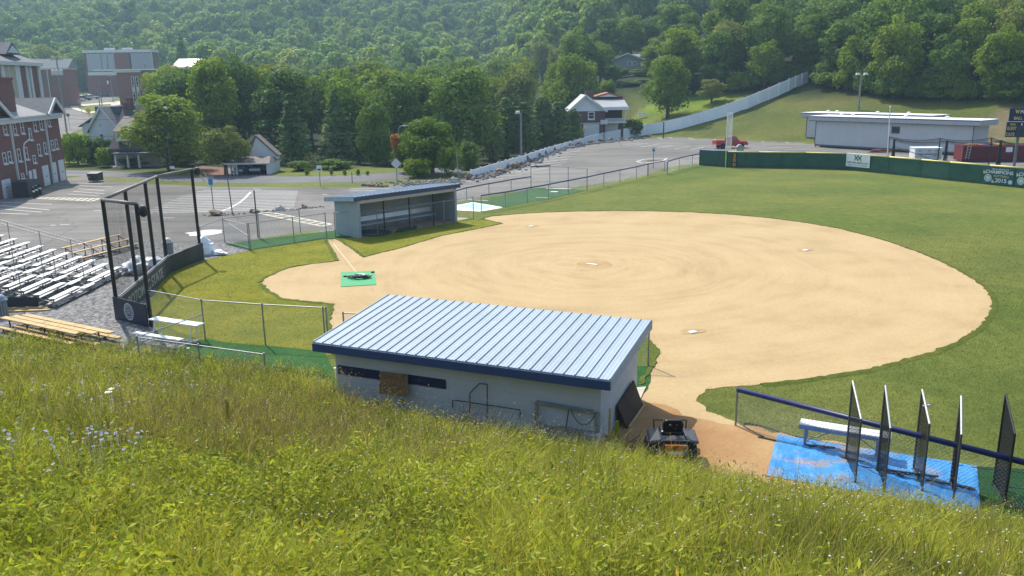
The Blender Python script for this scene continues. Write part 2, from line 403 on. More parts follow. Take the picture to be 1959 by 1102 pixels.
def build_ground():
    A = lambda a, b, s: np.arange(a, b, s)
    xs = np.concatenate([A(-1500, -140, 40), A(-140, -30, 2.75), A(-30, 30, 0.6), A(30, 140, 2.75), A(140, 1541, 40)])
    ys = np.concatenate([A(-120, -6, 10), A(-6, 36, 0.5), A(36, 170, 2), A(170, 400, 5), A(400, 1900, 25)])
    X, Y = np.meshgrid(xs, ys); Z = land(X, Y)
    nx, ny = len(xs), len(ys); i = np.arange(nx * ny).reshape(ny, nx)
    Fq = np.stack([i[:-1, :-1], i[:-1, 1:], i[1:, 1:], i[1:, :-1]], -1).reshape(-1, 4)
    x, y = X.ravel(), Y.ravel(); n1 = fbm(x * 0.055, y * 0.09, 21)[:, None]; n2 = fbm(x * 0.03 + 9, y * 0.03, 23)[:, None]
    lawn = np.array([0.085, 0.130, 0.024]) * (1 - n1) + np.array([0.168, 0.172, 0.050]) * n1
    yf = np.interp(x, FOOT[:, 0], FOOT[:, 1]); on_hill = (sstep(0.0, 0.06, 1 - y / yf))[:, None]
    d = ((x - 28.8) * 0.705 + (y - 143) * 0.71)[:, None]
    bank = np.array([0.062, 0.108, 0.017]) * (1 - n2) + np.array([0.118, 0.120, 0.034]) * n2
    YP = [look(a, b, 120, 300) for a, b in ((1212, 250), (1270, 236), (1345, 214), (1430, 190), (1500, 166), (1540, 145), (1480, 140), (1390, 170), (1320, 188), (1240, 200), (1205, 226))]
    yard = inside(YP, x, y)[:, None] * 1.0
    bank = bank * (1 - yard) + np.array([0.135, 0.20, 0.022]) * yard
    bare = sstep(0.55, 0.7, fbm(x * 0.09, y * 0.09, 31))[:, None] * np.array([[1]])
    T = np.where(d > -1, bank * (1 - 0.25 * bare) + np.array([0.2, 0.14, 0.075]) * 0.25 * bare, lawn)
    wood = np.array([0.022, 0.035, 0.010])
    BP = [look(a, b, 100, 260) for a, b in ((1835, 262), (1872, 225), (1930, 205), (2080, 196), (2100, 290), (1850, 284))]
    bp = inside(BP, x, y)[:, None] * sstep(.38, .55, fbm(x * .5, y * .5, 33))[:, None] * .8; T = T * (1 - bp) + np.array([0.20, 0.15, 0.10]) * bp
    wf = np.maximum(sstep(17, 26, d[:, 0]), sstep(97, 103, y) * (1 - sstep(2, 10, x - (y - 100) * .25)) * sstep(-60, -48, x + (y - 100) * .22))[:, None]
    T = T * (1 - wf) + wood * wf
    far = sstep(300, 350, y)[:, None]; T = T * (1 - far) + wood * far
    T = T * (1 - on_hill) + np.array([0.034, 0.040, 0.011]) * on_hill  # soil and thatch tone, darkened to paint the shade between blades
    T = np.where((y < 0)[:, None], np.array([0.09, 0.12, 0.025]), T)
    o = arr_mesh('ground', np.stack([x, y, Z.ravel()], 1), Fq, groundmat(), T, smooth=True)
    return struct(o)
build_ground()
ASPH = asphaltmat(); GRAV = gravelmat(); DIRT = dirtmat()
SOD = grass_sheet_mat('yellow green sod', (0.125, 0.145, 0.014), (0.18, 0.185, 0.018), (0.235, 0.215, 0.028))
TURF = grass_sheet_mat('artificial turf', (0.022, 0.078, 0.021), (0.029, 0.098, 0.026), (0.036, 0.11, 0.032), 0.4)
TURF2 = grass_sheet_mat('dark bullpen turf', (0.028, 0.085, 0.03), (0.036, 0.10, 0.036), (0.042, 0.11, 0.04), 0.3)
CONC = mat('pale concrete', (0.48, 0.43, 0.35), 0.9, var=0.15, scale=1.5, bmp=0.2)
PAINT = mat('worn white road paint', (0.50, 0.50, 0.48), 0.8, var=0.22, scale=3.0)
YPAINT = mat('worn yellow road paint', (0.50, 0.47, 0.37), 0.8, var=0.25, scale=2.0)

# parking lot (from the brick building round to behind the outfield wall)
lot = PX([(-420, 520), (-200, 395), (60, 372), (132, 341), (160, 337), (204, 345), (286, 352), (400, 357), (534, 358), (689, 358), (760, 352), (830, 347), (893, 341),
          (985, 325), (1040, 303), (1067, 288), (1107, 280), (1168, 272), (1240, 264), (1300, 261.5), (1420, 266), (1540, 273), (1700, 281), (1959, 292), (2200, 305)]) + \
      PX([(2300, 380), (1959, 345), (1814, 333), (1619, 316), (1450, 313), (1338, 312), (1290, 318), (1245, 332), (1180, 346), (1085, 360), (985, 366), (893, 383), (868, 391),
          (800, 410), (640, 437), (560, 446), (480, 460), (420, 466), (380, 476), (310, 470), (262, 458), (165, 474), (60, 500), (-150, 560), (-420, 640)])
sheet('parking_lot', lot, 0.004, ASPH, 0.06, 1.5)
road = PX([(40, 326), (128, 325), (200, 327), (280, 331), (350, 337), (438, 338), (525, 338), (615, 337), (690, 334), (750, 330), (830, 322), (870, 318)]) + \
       PX([(890, 331), (820, 338), (750, 344), (689, 349), (611, 349), (503, 350), (400, 350), (286, 344), (196, 339), (153, 337), (40, 337)])
sheet('road', road, 0.006, asphaltmat('road asphalt', (0.15, 0.15, 0.155)), 0.05, 2)
sheet('driveway', PX([(405, 330), (438, 321), (512, 324), (528, 339), (430, 339), (395, 336)]), 0.009, ASPH, 0.05)
sheet('mulch_bed', PX([(368, 316), (430, 321), (436, 333), (418, 339), (380, 331)]), 0.010, mat('mulch', (0.17, 0.085, 0.055), 0.95, bmp=0.6, var=0.3), 0.15, 0.8)
# gravel yards
grav = PX([(-220, 560), (60, 497), (165, 470), (262, 455), (310, 464), (380, 470), (430, 462), (445, 462), (478, 479), (400, 496), (345, 512), (312, 528), (284, 577), (287, 610), (300, 640), (395, 660), (395, 690), (100, 720), (-300, 720)])
sheet('gravel', grav, 0.008, GRAV, 0.12, 0.8)
sheet('gravel', PX([(553, 461), (600, 446), (648, 432), (655, 442), (640, 450), (575, 455)]), 0.009, GRAV, 0.08, 0.6)
# infield grass, dirt and turf strips
sod = PX([(312, 530), (345, 512), (400, 496), (480, 479), (563, 467), (628, 457), (642, 455), (700, 447), (790, 437), (850, 429), (905, 420), (965, 424), (985, 440), (700, 520), (700, 600), (640, 680), (620, 680), (480, 664), (395, 655), (287, 615), (283, 585)])
sheet('infield_grass', sod, 0.010, SOD, 0.05, 0.6)
dirt_px = [(500, 541), (506, 533), (523, 526), (546, 515), (570, 509.5), (595, 506), (649, 499.5), (638, 480), (625, 458.5), (642, 457.5), (665, 472), (694, 493), (771, 474), (843, 452), (904, 440.5), (963, 428),
           (945, 424), (922, 419.5), (940, 414.5), (963, 412.5), (996, 409.5), (1047, 406.5), (1100, 405), (1170, 404), (1240, 404.5), (1320, 406.5), (1400, 411), (1470, 417.5), (1540, 426.5), (1600, 437), (1650, 449), (1700, 463),
           (1750, 481), (1795, 499), (1830, 517), (1862, 536), (1885, 555), (1897, 574), (1895, 595), (1882, 616), (1858, 638), (1825, 657), (1780, 674), (1740, 686), (1690, 699), (1640, 711), (1590, 718), (1520, 729), (1440, 737), (1390, 741), (1352, 745)]
d2 = [(1336, 757), (1333, 767), (1345, 776), (1352, 788), (1378, 797), (1405, 806), (1440, 828), (1490, 840), (1460, 905), (1460, 990), (1200, 900), (1120, 860), (1180, 800), (1218, 757), (1232, 738), (1247, 706), (1264, 673), (1230, 640), (1100, 690), (640, 640), (632, 615), (636, 597), (639, 582), (575, 576), (540, 571), (521, 560.5), (509, 550)]
dirt_poly = PX(dirt_px + d2)
dirt_o = sheet('infield_dirt', dirt_poly, 0.014, DIRT, 0.06, 0.22)
def sod_lip():
    P = [v.co.copy() for v in dirt_o.data.vertices]; n = len(P); fm = MB(); tm = MB(); rr = random.Random(2); prev = None
    for i in range(n):
        a, b = P[i], P[(i + 1) % n]
        if L(a.x, a.y) > .005 or (a.y < 25.5 and a.x > 1.5) or L(b.x, b.y) > .005: prev = None; continue
        q = Vector((b.y - P[i - 1].y, -(b.x - P[i - 1].x), 0)).normalized()
        if inside(dirt_xy, a.x + q.x * .3, a.y + q.y * .3): q = -q
        h = rr.uniform(.025, .06); cur = (a.copy(), Vector((a.x, a.y, h)), Vector((a.x + q.x * .25, a.y + q.y * .25, .006)))
        if prev: fm.quad(prev[0], cur[0], cur[1], prev[1]); tm.quad(prev[1], cur[1], cur[2], prev[2])
        prev = cur
    struct(fm.build('turf_edge', mat('dark soil edge', (0.12, 0.075, 0.035), .95, var=.3, scale=3))); struct(tm.build('turf_lip', SOD_L))  # dark soil face along the cut edge of the turf
dirt_xy = [(p.x, p.y) for p in dirt_poly]; SOD_L = grass_sheet_mat('olive grass edge', (0.075, 0.105, 0.018), (0.10, 0.125, 0.022), (0.14, 0.145, 0.03)); sod_lip()
sheet('yard_dirt', PX([(1200, 900), (1120, 850), (1180, 800), (1224, 765), (1262, 772), (1330, 800), (1405, 812), (1450, 822), (1530, 836), (1900, 905), (2100, 945), (2100, 1010), (1700, 990), (1300, 960)]), 0.018, dirtmat('trodden red clay', False, ((0.25, 0.125, 0.055), (0.37, 0.225, 0.105), (0.46, 0.325, 0.16))), 0.16, 0.3)
sheet('turf_strip', PX([(430, 468), (497, 458), (575, 449), (648, 440), (690, 447), (905, 421), (905, 418), (850, 426), (720, 452), (642, 457), (628, 456), (563, 466), (480, 479)]), 0.013, TURF, 0.02, 0.8)
sheet('turf_strip', PX([(330, 672), (395, 648), (430, 655), (620, 672), (640, 710), (640, 800), (330, 760)]), 0.013, TURF, 0.03, 0.8)
sheet('turf_strip', PX([(1195, 700), (1244, 702), (1246, 720), (1240, 745), (1228, 757), (1195, 760)]), 0.022, TURF, 0.03, 0.3)
sheet('turf_strip', PX([(1868, 893), (1990, 900), (2100, 940), (2100, 1040), (1860, 1000)]), 0.022, grass_sheet_mat('dark green turf', (0.01, 0.05, 0.012), (0.014, 0.06, 0.014), (0.018, 0.07, 0.018), 0.4), 0.05, 0.5)
sheet('bullpen_turf', PX([(905, 386), (960, 375), (1016, 361), (1052, 358), (1122, 365), (1050, 381), (1009, 388), (967, 397)]), 0.010, TURF2, 0.04, 0.8)
sheet('dugout_floor', PX([(683, 449), (850, 414), (866, 415), (898, 418), (850, 428), (788, 438), (723, 449), (700, 452)]), 0.016, mat('dusty dugout slab', (0.36, 0.25, 0.17), 0.9, var=0.3, scale=0.8), 0.02, 0.8)
sheet('concrete_slab', PX([(1205, 745), (1236, 742), (1224, 768), (1205, 775)]), 0.05, CONC)
o = sheet('pool_cover', PX([(864, 394), (905, 387), (958, 396), (961, 398), (918, 405), (866, 402)]), 0.016, mat('white vinyl sheet', (0.75, 0.78, 0.8), 0.5), 0.03, 0.8, kind=None)
tag(o, 'white sheet with pale blue middle lying beside the far dugout', 'tarp')
o2 = sheet('blue_panel', PX([(876, 395), (905, 389.5), (944, 396), (918, 402.5)]), 0.021, mat('pale blue vinyl', (0.33, 0.55, 0.80), 0.5), 0.02, 0.8, kind=None); o2.parent = o
sheet('white_puddle', PX([(356, 446), (392, 440), (428, 440), (424, 446), (390, 451), (362, 452)]), 0.009, mat('chalky spill', (0.7, 0.69, 0.66), 0.8), 0.12, 0.5)
# painted lines
def markings():
    mb = MB(); my = MB()
    def line(a, b, w=0.11, m=None, z=0.010):
        A = at(*a); B = at(*b); d = (B - A).normalized(); n = Vector((-d.y, d.x, 0)) * w / 2
        (m or mb).quad(*[Vector((p.x, p.y, z)) for p in (A - n, B - n, B + n, A + n)])
    for k in range(14):
        t = k / 13.0; line((388 - 118 * t ** 0.9, 364 + 45 * t ** 1.08), (570 - 8 * t, 366 + 33 * t ** 1.08), 0.17)
    for a, b in (((148, 350), (196, 352)), ((152, 355), (215, 358)), ((150, 361), (200, 365)), ((140, 366), (200, 371)), ((130, 371), (190, 375)), ((0, 393), (95, 402)), ((0, 400), (80, 406)), ((0, 387), (100, 391)), ((0, 408), (55, 410)),
                 ((880, 347), (963, 342)), ((921, 340), (998, 334)), ((968, 331.5), (1046, 322)), ((996, 323.5), (1076, 315)), ((1006, 318), (1084, 309.5)), ((1018, 313), (1087, 304.5)), ((1030, 306), (1094, 299)), ((1040, 301), (1100, 294)), ((1052, 297), (1110, 288)),
                 ((1189, 277), (1227, 273.5)), ((1197, 279.5), (1240, 274)), ((1226, 281), (1262, 275.5)), ((1258, 282.5), (1285, 278)), ((1290, 285), (1320, 280)), ((1322, 286), (1348, 281)),
                 ((1258, 263.5), (1267, 266)), ((1279, 262.5), (1286, 265)), ((1312, 262.5), (1328, 267)), ((1352, 262.5), (1369, 268)), ((1430, 263), (1450, 269)), ((1473, 263.6), (1510, 274)), ((1450, 268), (1461, 272)), ((1420, 281), (1465, 280)), ((1479, 282), (1516, 283)), ((1500, 287), (1560, 286)),
                 ((670, 361), (760, 361)), ((667, 364), (740, 365)), ((270, 408), (300, 408)), ((115, 430), (132, 430)), ((96, 431), (106, 431)), ((180, 403), (194, 403)), ((262, 425), (285, 425)), ((310, 417), (334, 417)), ((485, 362), (500, 362.5)), ((615, 372), (626, 372)), ((270, 381), (280, 381))):
        line(a, b, 0.16)
    for a, b in zip([(480, 367), (470, 378), (458, 388), (440, 398)], [(470, 378), (458, 388), (440, 398), (424, 404)]): line(a, b, 0.22, z=0.013)
    # ladder crossings
    for (q0, q1, q2, q3), n in ((((493, 408), (520, 406.5), (634, 429), (615, 433)), 9), (((72, 380), (84, 377.5), (190, 380), (176, 385)), 10)):
        line(q0, q3, 0.22, my); line(q1, q2, 0.22, my)
        for k in range(n + 1):
            t = k / n; line((q0[0] + (q3[0] - q0[0]) * t, q0[1] + (q3[1] - q0[1]) * t), (q1[0] + (q2[0] - q1[0]) * t, q1[1] + (q2[1] - q1[1]) * t), 0.30, my, 0.012)
    # island outline by the sign
    isl = [(1218, 309), (1232, 305), (1250, 303.5), (1276, 303), (1268, 308), (1248, 311), (1228, 312)]
    for a, b in zip(isl, isl[1:] + isl[:1]): line(a, b, 0.25, z=0.012)
    struct(mb.build('road_markings', PAINT)); struct(my.build('crossing_markings', YPAINT))
    sheet('planting_island', PX([(1236, 307.5), (1248, 306), (1262, 306.5), (1256, 308.5), (1240, 309)]), 0.011, mat('dark soil', (0.05, 0.055, 0.03), 0.95), 0.05)
markings()
# chalk remains on the path by home plate
mb = MB(); A, B = at(638, 466, 0.019), at(683, 522, 0.019); n = Vector((0.012, 0.008, 0)); mb.quad(A - n, A + n, B + n, B - n)
struct(mb.build('chalk_line', mat('chalk', (0.7, 0.66, 0.58), 0.95)))

# ------------------------------------------------------------------ bases, plate, home mat
WHITE = mat('white painted metal', (0.78, 0.78, 0.77), 0.45, var=0.05)
RUB = mat('white rubber', (0.74, 0.72, 0.66), 0.7, var=0.12, scale=8)
def base(px, py, label, rz):
    c = at(px, py); r = thing('base_plate', label, 'base', (c.x, c.y, 0.014), rz, 'infield bases')
    m = MB(); m.box(-.15, -.13, 0, .15, .13, .05); m.build('bag', RUB, r, bevel=.015)
    m = MB(); m.blob((0.05, 0.12, 0), (0.5, 0.4, 0.016), 3, .5, 2, 2.0, flat=.1); m.build('scuffed_dirt', mat('scuffed clay', (0.37, 0.245, 0.11), 0.95, var=.2), r)
base(1325, 637, 'white first base on the clay nearest the blue roofed dugout', 0.4)
base(1541, 480, 'white second base at the far right of the clay infield', 0.4)
base(1016, 434, 'white third base on the clay in front of the far dugout', 0.4)
c = at(1133, 507); r = thing('pitching_plate', 'white pitching rubber in the centre of the raked rings', 'pitching plate', (c.x, c.y, 0.014), -0.55)
m = MB(); m.box(-.30, -.08, 0, .30, .08, .05); m.build('rubber_slab', RUB, r, bevel=.01)
m = MB(); m.blob((0, 0.1, 0), (1.0, .8, 0.017), 5, .4, 2, 2.0, flat=.1); m.build('scuffed_dirt', MATS['scuffed clay'], r)
mat_g = mat('green rubber mat', (0.03, 0.30, 0.11), 0.7, var=.12, scale=1.5)
q = PX([(652, 549), (720, 545), (716, 518.5), (652, 521.5)], 0.018)
r = thing('home_plate_mat', 'bright green rubber mat laid over home plate', 'mat', q[0]); o0 = Vector(r.location)
m = MB(); m.prism([p - o0 for p in q], (0, 0, 0.02)); m.build('mat_pad', mat_g, r)
r2 = thing('chain_heap', 'heap of dark chain lying on the green home plate mat', 'chain', at(688, 532, 0.04)); m = MB()
rr = random.Random(3)
for k in range(5):
    a = rr.uniform(0, 6); pts = []
    for j in range(16):
        t = a + j * 0.55; s_ = 0.25 + 0.35 * rr.random() + 0.1 * math.sin(j); pts.append((0.72 * s_ * 1.3 * math.cos(t), 0.62 * s_ * math.sin(t), 0.03 + 0.05 * rr.random() + 0.02 * k))
    m.path(pts, 0.024, 5)
m.build('chain', mat('dark iron chain', (0.045, 0.045, 0.04), 0.5, 0.6), r2)
m = MB(); m.path([(0.3 * math.cos(t * .6), 0.2 * math.sin(t * .6), 0.16) for t in range(11)], 0.03, 5); m.build('chain_ring', mat('dull galvanised steel', (0.34, 0.35, 0.36), 0.45, 0.7), r2)
for px, py, lb in ((660, 529.5, 'small black weight on the left edge of the home plate mat'), (713, 521.5, 'small black weight on the far corner of the home plate mat')):
    c = at(px, py, 0.038); m = MB(); m.lathe([(0.09, 0), (0.1, 0.02), (0.09, 0.06), (0.04, 0.08)], 10); o = m.build('rubber_weight', mat('black rubber', (0.02, 0.02, 0.02), 0.6)); o.location = c; tag(o, lb, 'weight')
# ------------------------------------------------------------------ fences
GALV = mat('galvanised pipe', (0.25, 0.255, 0.26), 0.5, 0.4, var=.15, scale=6)
WIRE = mat('galvanised wire', (0.48, 0.49, 0.50), 0.5, 0.3)
NAVY = mat('navy fence cap', (0.018, 0.028, 0.11), 0.5, var=.25, scale=1.5)
BLACKM = mat('black painted steel', (0.022, 0.022, 0.024), 0.45, 0.3, var=.2)
DGREY = mat('dark grey steel', (0.10, 0.105, 0.11), 0.5, 0.4)
def fence(label, pts, h, posts=None, cap=None, bottom=False, sp=0.085, wr=0.0022, pr=0.03, group=None, name='chain_link_fence', rail=True, mesh=True, tall=()):
    """pts: base points; posts: extra base points"""
    pts = [Vector((p[0], p[1], 0)) for p in pts]
    r = thing(name, label, 'fence', pts[0], group=group); o = Vector(r.location)
    for i, p in enumerate(posts if posts is not None else pts):
        p = Vector((p[0], p[1], 0)) - o; m = MB(); m.tube(p, p + Vector((0, 0, h + (0.06 if i in tall or not cap else 0))), pr, 8); m.build('post', GALV, r)
    if rail:
        m = MB()
        for a, b in zip(pts, pts[1:]): m.tube(a - o + Vector((0, 0, h)), b - o + Vector((0, 0, h)), 0.055 if cap else 0.022, 8)
        m.build('rail_cap' if cap else 'top_rail', cap or GALV, r)
    if bottom:
        m = MB()
        for a, b in zip(pts, pts[1:]): m.tube(a - o + Vector((0, 0, .05)), b - o + Vector((0, 0, .05)), 0.02, 6)
        m.build('bottom_rail', GALV, r)
    if mesh:
        m = MB()
        for a, b in zip(pts, pts[1:]): m.weave(a - o + Vector((0, 0, .04)), b - o + Vector((0, 0, .04)), h - .06, sp, wr)
        m.build('wire_mesh', WIRE, r)
    return r
def along(a, b, ts): return [Vector(a).lerp(Vector(b), t) for t in ts]
# near side, left of the near dugout
A0 = Vector((-14.95, 33.1, 0)); A1 = at(393, 650); A2 = at(508, 660); A3 = at(629, 668)
f = fence('chain link fence between the backstop and the near dugout', [A0, A1, A2, A3], 1.62, posts=[A1, A2, A3, A3 + Vector((-.12, .03, 0))], bottom=False)
B1 = at(262, 645, 1.05); B2 = at(505, 678, 1.05); B1.z = B2.z = 0
fence('low chain link fence around the bench bay behind the backstop', [A1, B1, B2], 1.05, posts=[B1, B1.lerp(B2, .5), B2], wr=0.0018)
# front fence of near dugout
E0 = at(660, 640); E0 = up(656, 597, 29.2); E0.z = 0; E1 = at(1240, 700)
fence('chain link fence standing in front of the near dugout', along(E0, E1, (0, .25, .5, .75, 1)), 1.6)
# far side
C0 = at(387, 484); C1 = at(430, 464); C2 = at(497, 455); C3 = at(575, 445)
fence('back chain link fence behind the green turf strip left of far dugout', [C0, C1, C2, C3], 1.55)
D0 = at(480, 478); D1p = at(563, 465); D2 = at(625, 455.5)
fence('front chain link fence along the green turf strip left of far dugout', [D0, D1p, D2], 1.62, posts=[D0, D0 + Vector((-.1, .02, 0)), D1p, D2], bottom=True)
r = thing('fence_gate', 'closed chain link gate with diagonal brace by the white bag', 'gate', C1)
m = MB(); dv = D0 - C1
m.tube((0, 0, .08), (0, 0, 1.5), .022); m.tube((0, 0, 1.5), dv + Vector((0, 0, 1.5)), .02); m.tube((0, 0, .08), dv + Vector((0, 0, .08)), .02); m.build('gate_frame', GALV, r)
m = MB(); m.tube((0, 0, 1.5), dv + Vector((0, 0, .8)), .02); m.build('brace', GALV, r)
m = MB(); m.weave((0, 0, .1), dv + Vector((0, 0, .1)), 1.38); m.build('wire_mesh', WIRE, r)
G0, G1, G2, G3, G4 = (at(*p) for p in ((642, 453.5), (723, 450.5), (788, 439), (850, 429), (906, 420)))
f = fence('chain link fence across the front of the far dugout', [G0, G1, G2, G3, G4], 1.62, wr=0.0016)
m = MB(); m.tube((0, 0, .06), G1 - G0 + Vector((0, 0, .06)), .02); m.build('bottom_rail', GALV, f)
# left field line, navy cap
H = [at(*p) for p in ((921, 404.5), (966.6, 397), (1008.8, 388.5), (1049, 380.5), (1087, 372), (1123, 364.5), (1155, 356.6), (1186, 349.5), (1217.5, 342.5), (1238.7, 336.7))]
fence('navy capped chain link fence along the left field line', H, 1.22, cap=NAVY, wr=0.0016)
K = [at(*p) for p in ((868, 391), (893, 383), (935.5, 374.4), (978, 366), (1016, 359.6))]
fence('navy capped chain link fence at the back of the green bullpen', K, 1.05, cap=NAVY, wr=0.0016)
K1, K2, K3, K4 = (at(*p) for p in ((1016, 359.6), (1052, 357), (1087, 361), (1123, 364.5)))
f = fence('tall chain link fence closing the far end of the bullpen', [K1, K2, K3, K4], 1.95, wr=0.0014)
m = MB(); o = Vector(f.location); m.tube(Vector((0, 0, 1.95)), K2 - o + Vector((0, 0, 1.95)), .06); m.build('rail_cap', NAVY, f)
M0, M1, M2, M3 = (at(*p) for p in ((1276, 333), (1299, 325), (1324, 319), (1338, 316)))
fence('navy capped fence running from the open gate to the green wall', [M0, M1, M2, M3], 1.3, cap=NAVY, wr=0.0016)
r = thing('fence_gate', 'open chain link gate swung beside the green outfield wall', 'gate', at(1271, 331)); m = MB(); dv = at(1277, 334) - r.location
m.path([Vector((0, 0, .05)), Vector((0, 0, 1.3)), dv + Vector((0, 0, 1.3)), dv + Vector((0, 0, .05)), Vector((0, 0, .05))], .03, 6); m.build('gate_frame', GALV, r)
m = MB(); m.weave((0, 0, .06), dv + Vector((0, 0, .06)), 1.2); m.build('wire_mesh', WIRE, r)
r = thing('gate_rail', 'navy padded rail spanning the gate gap in the left field fence', 'rail', at(1240, 336.5)); m = MB(); dv = at(1271, 331.5) - r.location
m.tube((0, 0, 1.22), dv + Vector((0, 0, 1.3)), .05); m.build('rail_cap', NAVY, r); m = MB(); m.tube((0, 0, 0), (0, 0, 1.25), .03); m.build('post', GALV, r)
# bottom right fence with thick navy padding
Q0 = at(1407, 815); Q1 = at(1680, 893); dd = (Q1 - Q0)
fence('chain link fence with thick navy padding behind the pitching screens', [Q0, Q0 + dd * .5, Q1, Q0 + dd * 1.5, Q0 + dd * 2.1], 1.12, posts=[Q0, Q1, Q0 + dd * 2], cap=None, rail=False, sp=0.075, wr=0.0036)
f = [x for x in COL.objects if x.get('label', '').startswith('chain link fence with thick navy')][0]
m = MB(); m.tube((0, 0, 1.12), dd * 2.1 + Vector((0, 0, 1.12)), .075, 10); m.build('rail_cap', mat('navy rail padding', (0.008, 0.016, 0.085), 0.45, var=.2), f, smooth=True)

# ------------------------------------------------------------------ backstop
def backstop():
    P0, P1, P4, P5 = Vector((-15.07, 33.28, 0)), Vector((-17.1, 34.7, 0)), Vector((-18.5, 43.6, 0)), Vector((-17.98, 47.1, 0))
    r = thing('backstop', 'tall black backstop with netting and padded wall behind home plate', 'backstop', P0); o = P0.copy(); Hh = 5.15
    P2, P3 = P1.lerp(P4, .36), P1.lerp(P4, .74)
    for p in (P0, P1, P2, P3, P4, P5):
        m = MB(); m.tube(p - o, p - o + Vector((0, 0, Hh)), .085, 12); m.build('post', BLACKM, r, smooth=False)
    for a, b in ((P0, P1), (P1, P4), (P4, P5)):
        m = MB(); m.tube(a - o + Vector((0, 0, Hh)), b - o + Vector((0, 0, Hh)), .075, 10); m.build('top_pipe', mat('grey weathered pipe', (0.16, 0.155, 0.15), 0.5, 0.3), r, smooth=True)
    NET = mat('black twine', (0.03, 0.03, 0.032), 0.8)
    for a, b in ((P0, P1), (P1, P4), (P4, P5)):
        m = MB(); a = a - o; b = b - o; z = Vector((0, 0, 1))
        m.net(a + z * .9, b + z * .9, b + z * (Hh - .1), a + z * (Hh - .1), .055, .0021); m.build('netting', NET, r)
    PADM = mat('charcoal vinyl padding', (0.035, 0.037, 0.042), 0.55, var=.2, scale=.8, dirt=(0.09, 0.09, 0.09))
    PADL = mat('grey lettered padding', (0.075, 0.078, 0.075), 0.6, var=.15)
    BAN = mat('navy banner vinyl', (0.015, 0.02, 0.045), 0.5, var=.3)
    fac = lambda a, b: ((b - a).normalized(), Vector(((b - a).y, -(b - a).x, 0)).normalized())
    def pad(a, b, h, mm, name, t=.12, off=.1):
        d, n = fac(a, b); a = a - o + n * off; b = b - o + n * off; m = MB()
        m.prism([a, b, b + n * t, a + n * t], (0, 0, h)); return m.build(name, mm, r, bevel=.02)
    pm = P1.lerp(P4, .86)
    pad(P1, pm, .92, PADL, 'padding_panel'); pad(pm, P4, .92, PADM, 'padding_panel'); mid = P4.lerp(P5, .42)
    pad(P4, mid, .92, PADM, 'padding_panel'); pad(mid, P5, .95, PADM, 'padding_panel')
    b_ = pad(P0, P1, 1.0, BAN, 'banner', .06, -.16)
    # cap strip of white cord along the padding
    d, n = fac(P1, P4); m = MB(); m.tube(P1 - o + n * .12 + Vector((0, 0, .95)), P4 - o + n * .12 + Vector((0, 0, .95)), .025, 6); m.build('lacing_cord', WHITE, r)
    # lettering on the field side of the padding
    LET = mat('faded cream lettering', (0.42, 0.42, 0.36), 0.7, var=.3, scale=4)
    n2 = n; face = .1 + .12 + .006
    O = P1.lerp(P4, .445) - o + n2 * face + Vector((0, 0, .2))
    # reading direction seen from the field: towards the camera's right-hand end is the far end
    text('POTOMAC', 'lettering', LET, r, O - d * 1.22, d, (0, 0, 1), w=3.75, h=.5); text('STATE', 'lettering', LET, r, O + d * 2.0, d, (0, 0, 1), w=2.25, h=.5)
    # round seal on the banner, outward side
    d, n = fac(P0, P1); c = P0.lerp(P1, .52) - o - n * (.16 + .004) * 1.0 + Vector((0, 0, .5))
    nn = -n
    for s_ in (1, -1):
        pass
    GREYL = mat('silver grey print', (0.45, 0.47, 0.5), 0.6)
    X = d; 
    for q_, (ra, rb) in enumerate(((.36, .30), (.24, .20))):
        m = MB(); k = 32
        for i in range(k):
            a0, a1 = 2 * math.pi * i / k, 2 * math.pi * (i + 1) / k
            f_ = lambda a, rr_: c - n * .012 + X * math.cos(a) * rr_ + Vector((0, 0, math.sin(a) * rr_ * 1.05))
            m.quad(f_(a0, rb), f_(a1, rb), f_(a1, ra), f_(a0, ra))
        m.build('seal_ring', GREYL, r)
    m = MB()
    for i in range(26):
        a = 2 * math.pi * i / 26; p = c - n * .012 + X * math.cos(a) * .27 + Vector((0, 0, math.sin(a) * .283)); t = Vector((0, 0, 0))
        m.quad(p - X * .012 - Vector((0, 0, .02)), p + X * .012 - Vector((0, 0, .02)), p + X * .012 + Vector((0, 0, .02)), p - X * .012 + Vector((0, 0, .02)))
    for k in range(4):
        z = -.12 + .07 * k; w = math.sqrt(max(.001, .2 ** 2 - z * z)) * .8; p = c - n * .012 + Vector((0, 0, z))
        m.quad(p - X * w, p + X * w, p + X * w * .9 + Vector((0, 0, .035)), p - X * w * .9 + Vector((0, 0, .035)))
    m.build('seal_print', GREYL, r)
    # loudspeakers on the end posts
    for p, dx in ((P0, Vector((.26, -.05, 0))), (P5, Vector((.30, .05, 0)))):
        c = p - o + dx + Vector((0, 0, Hh - (.28 if p is P0 else .12)))
        m = MB(); m.blob(c, (.19, .15, .25), 1, .05, 2); m.build('loudspeaker', mat('black plastic', (0.02, 0.02, 0.022), 0.5), r, smooth=True)
backstop()

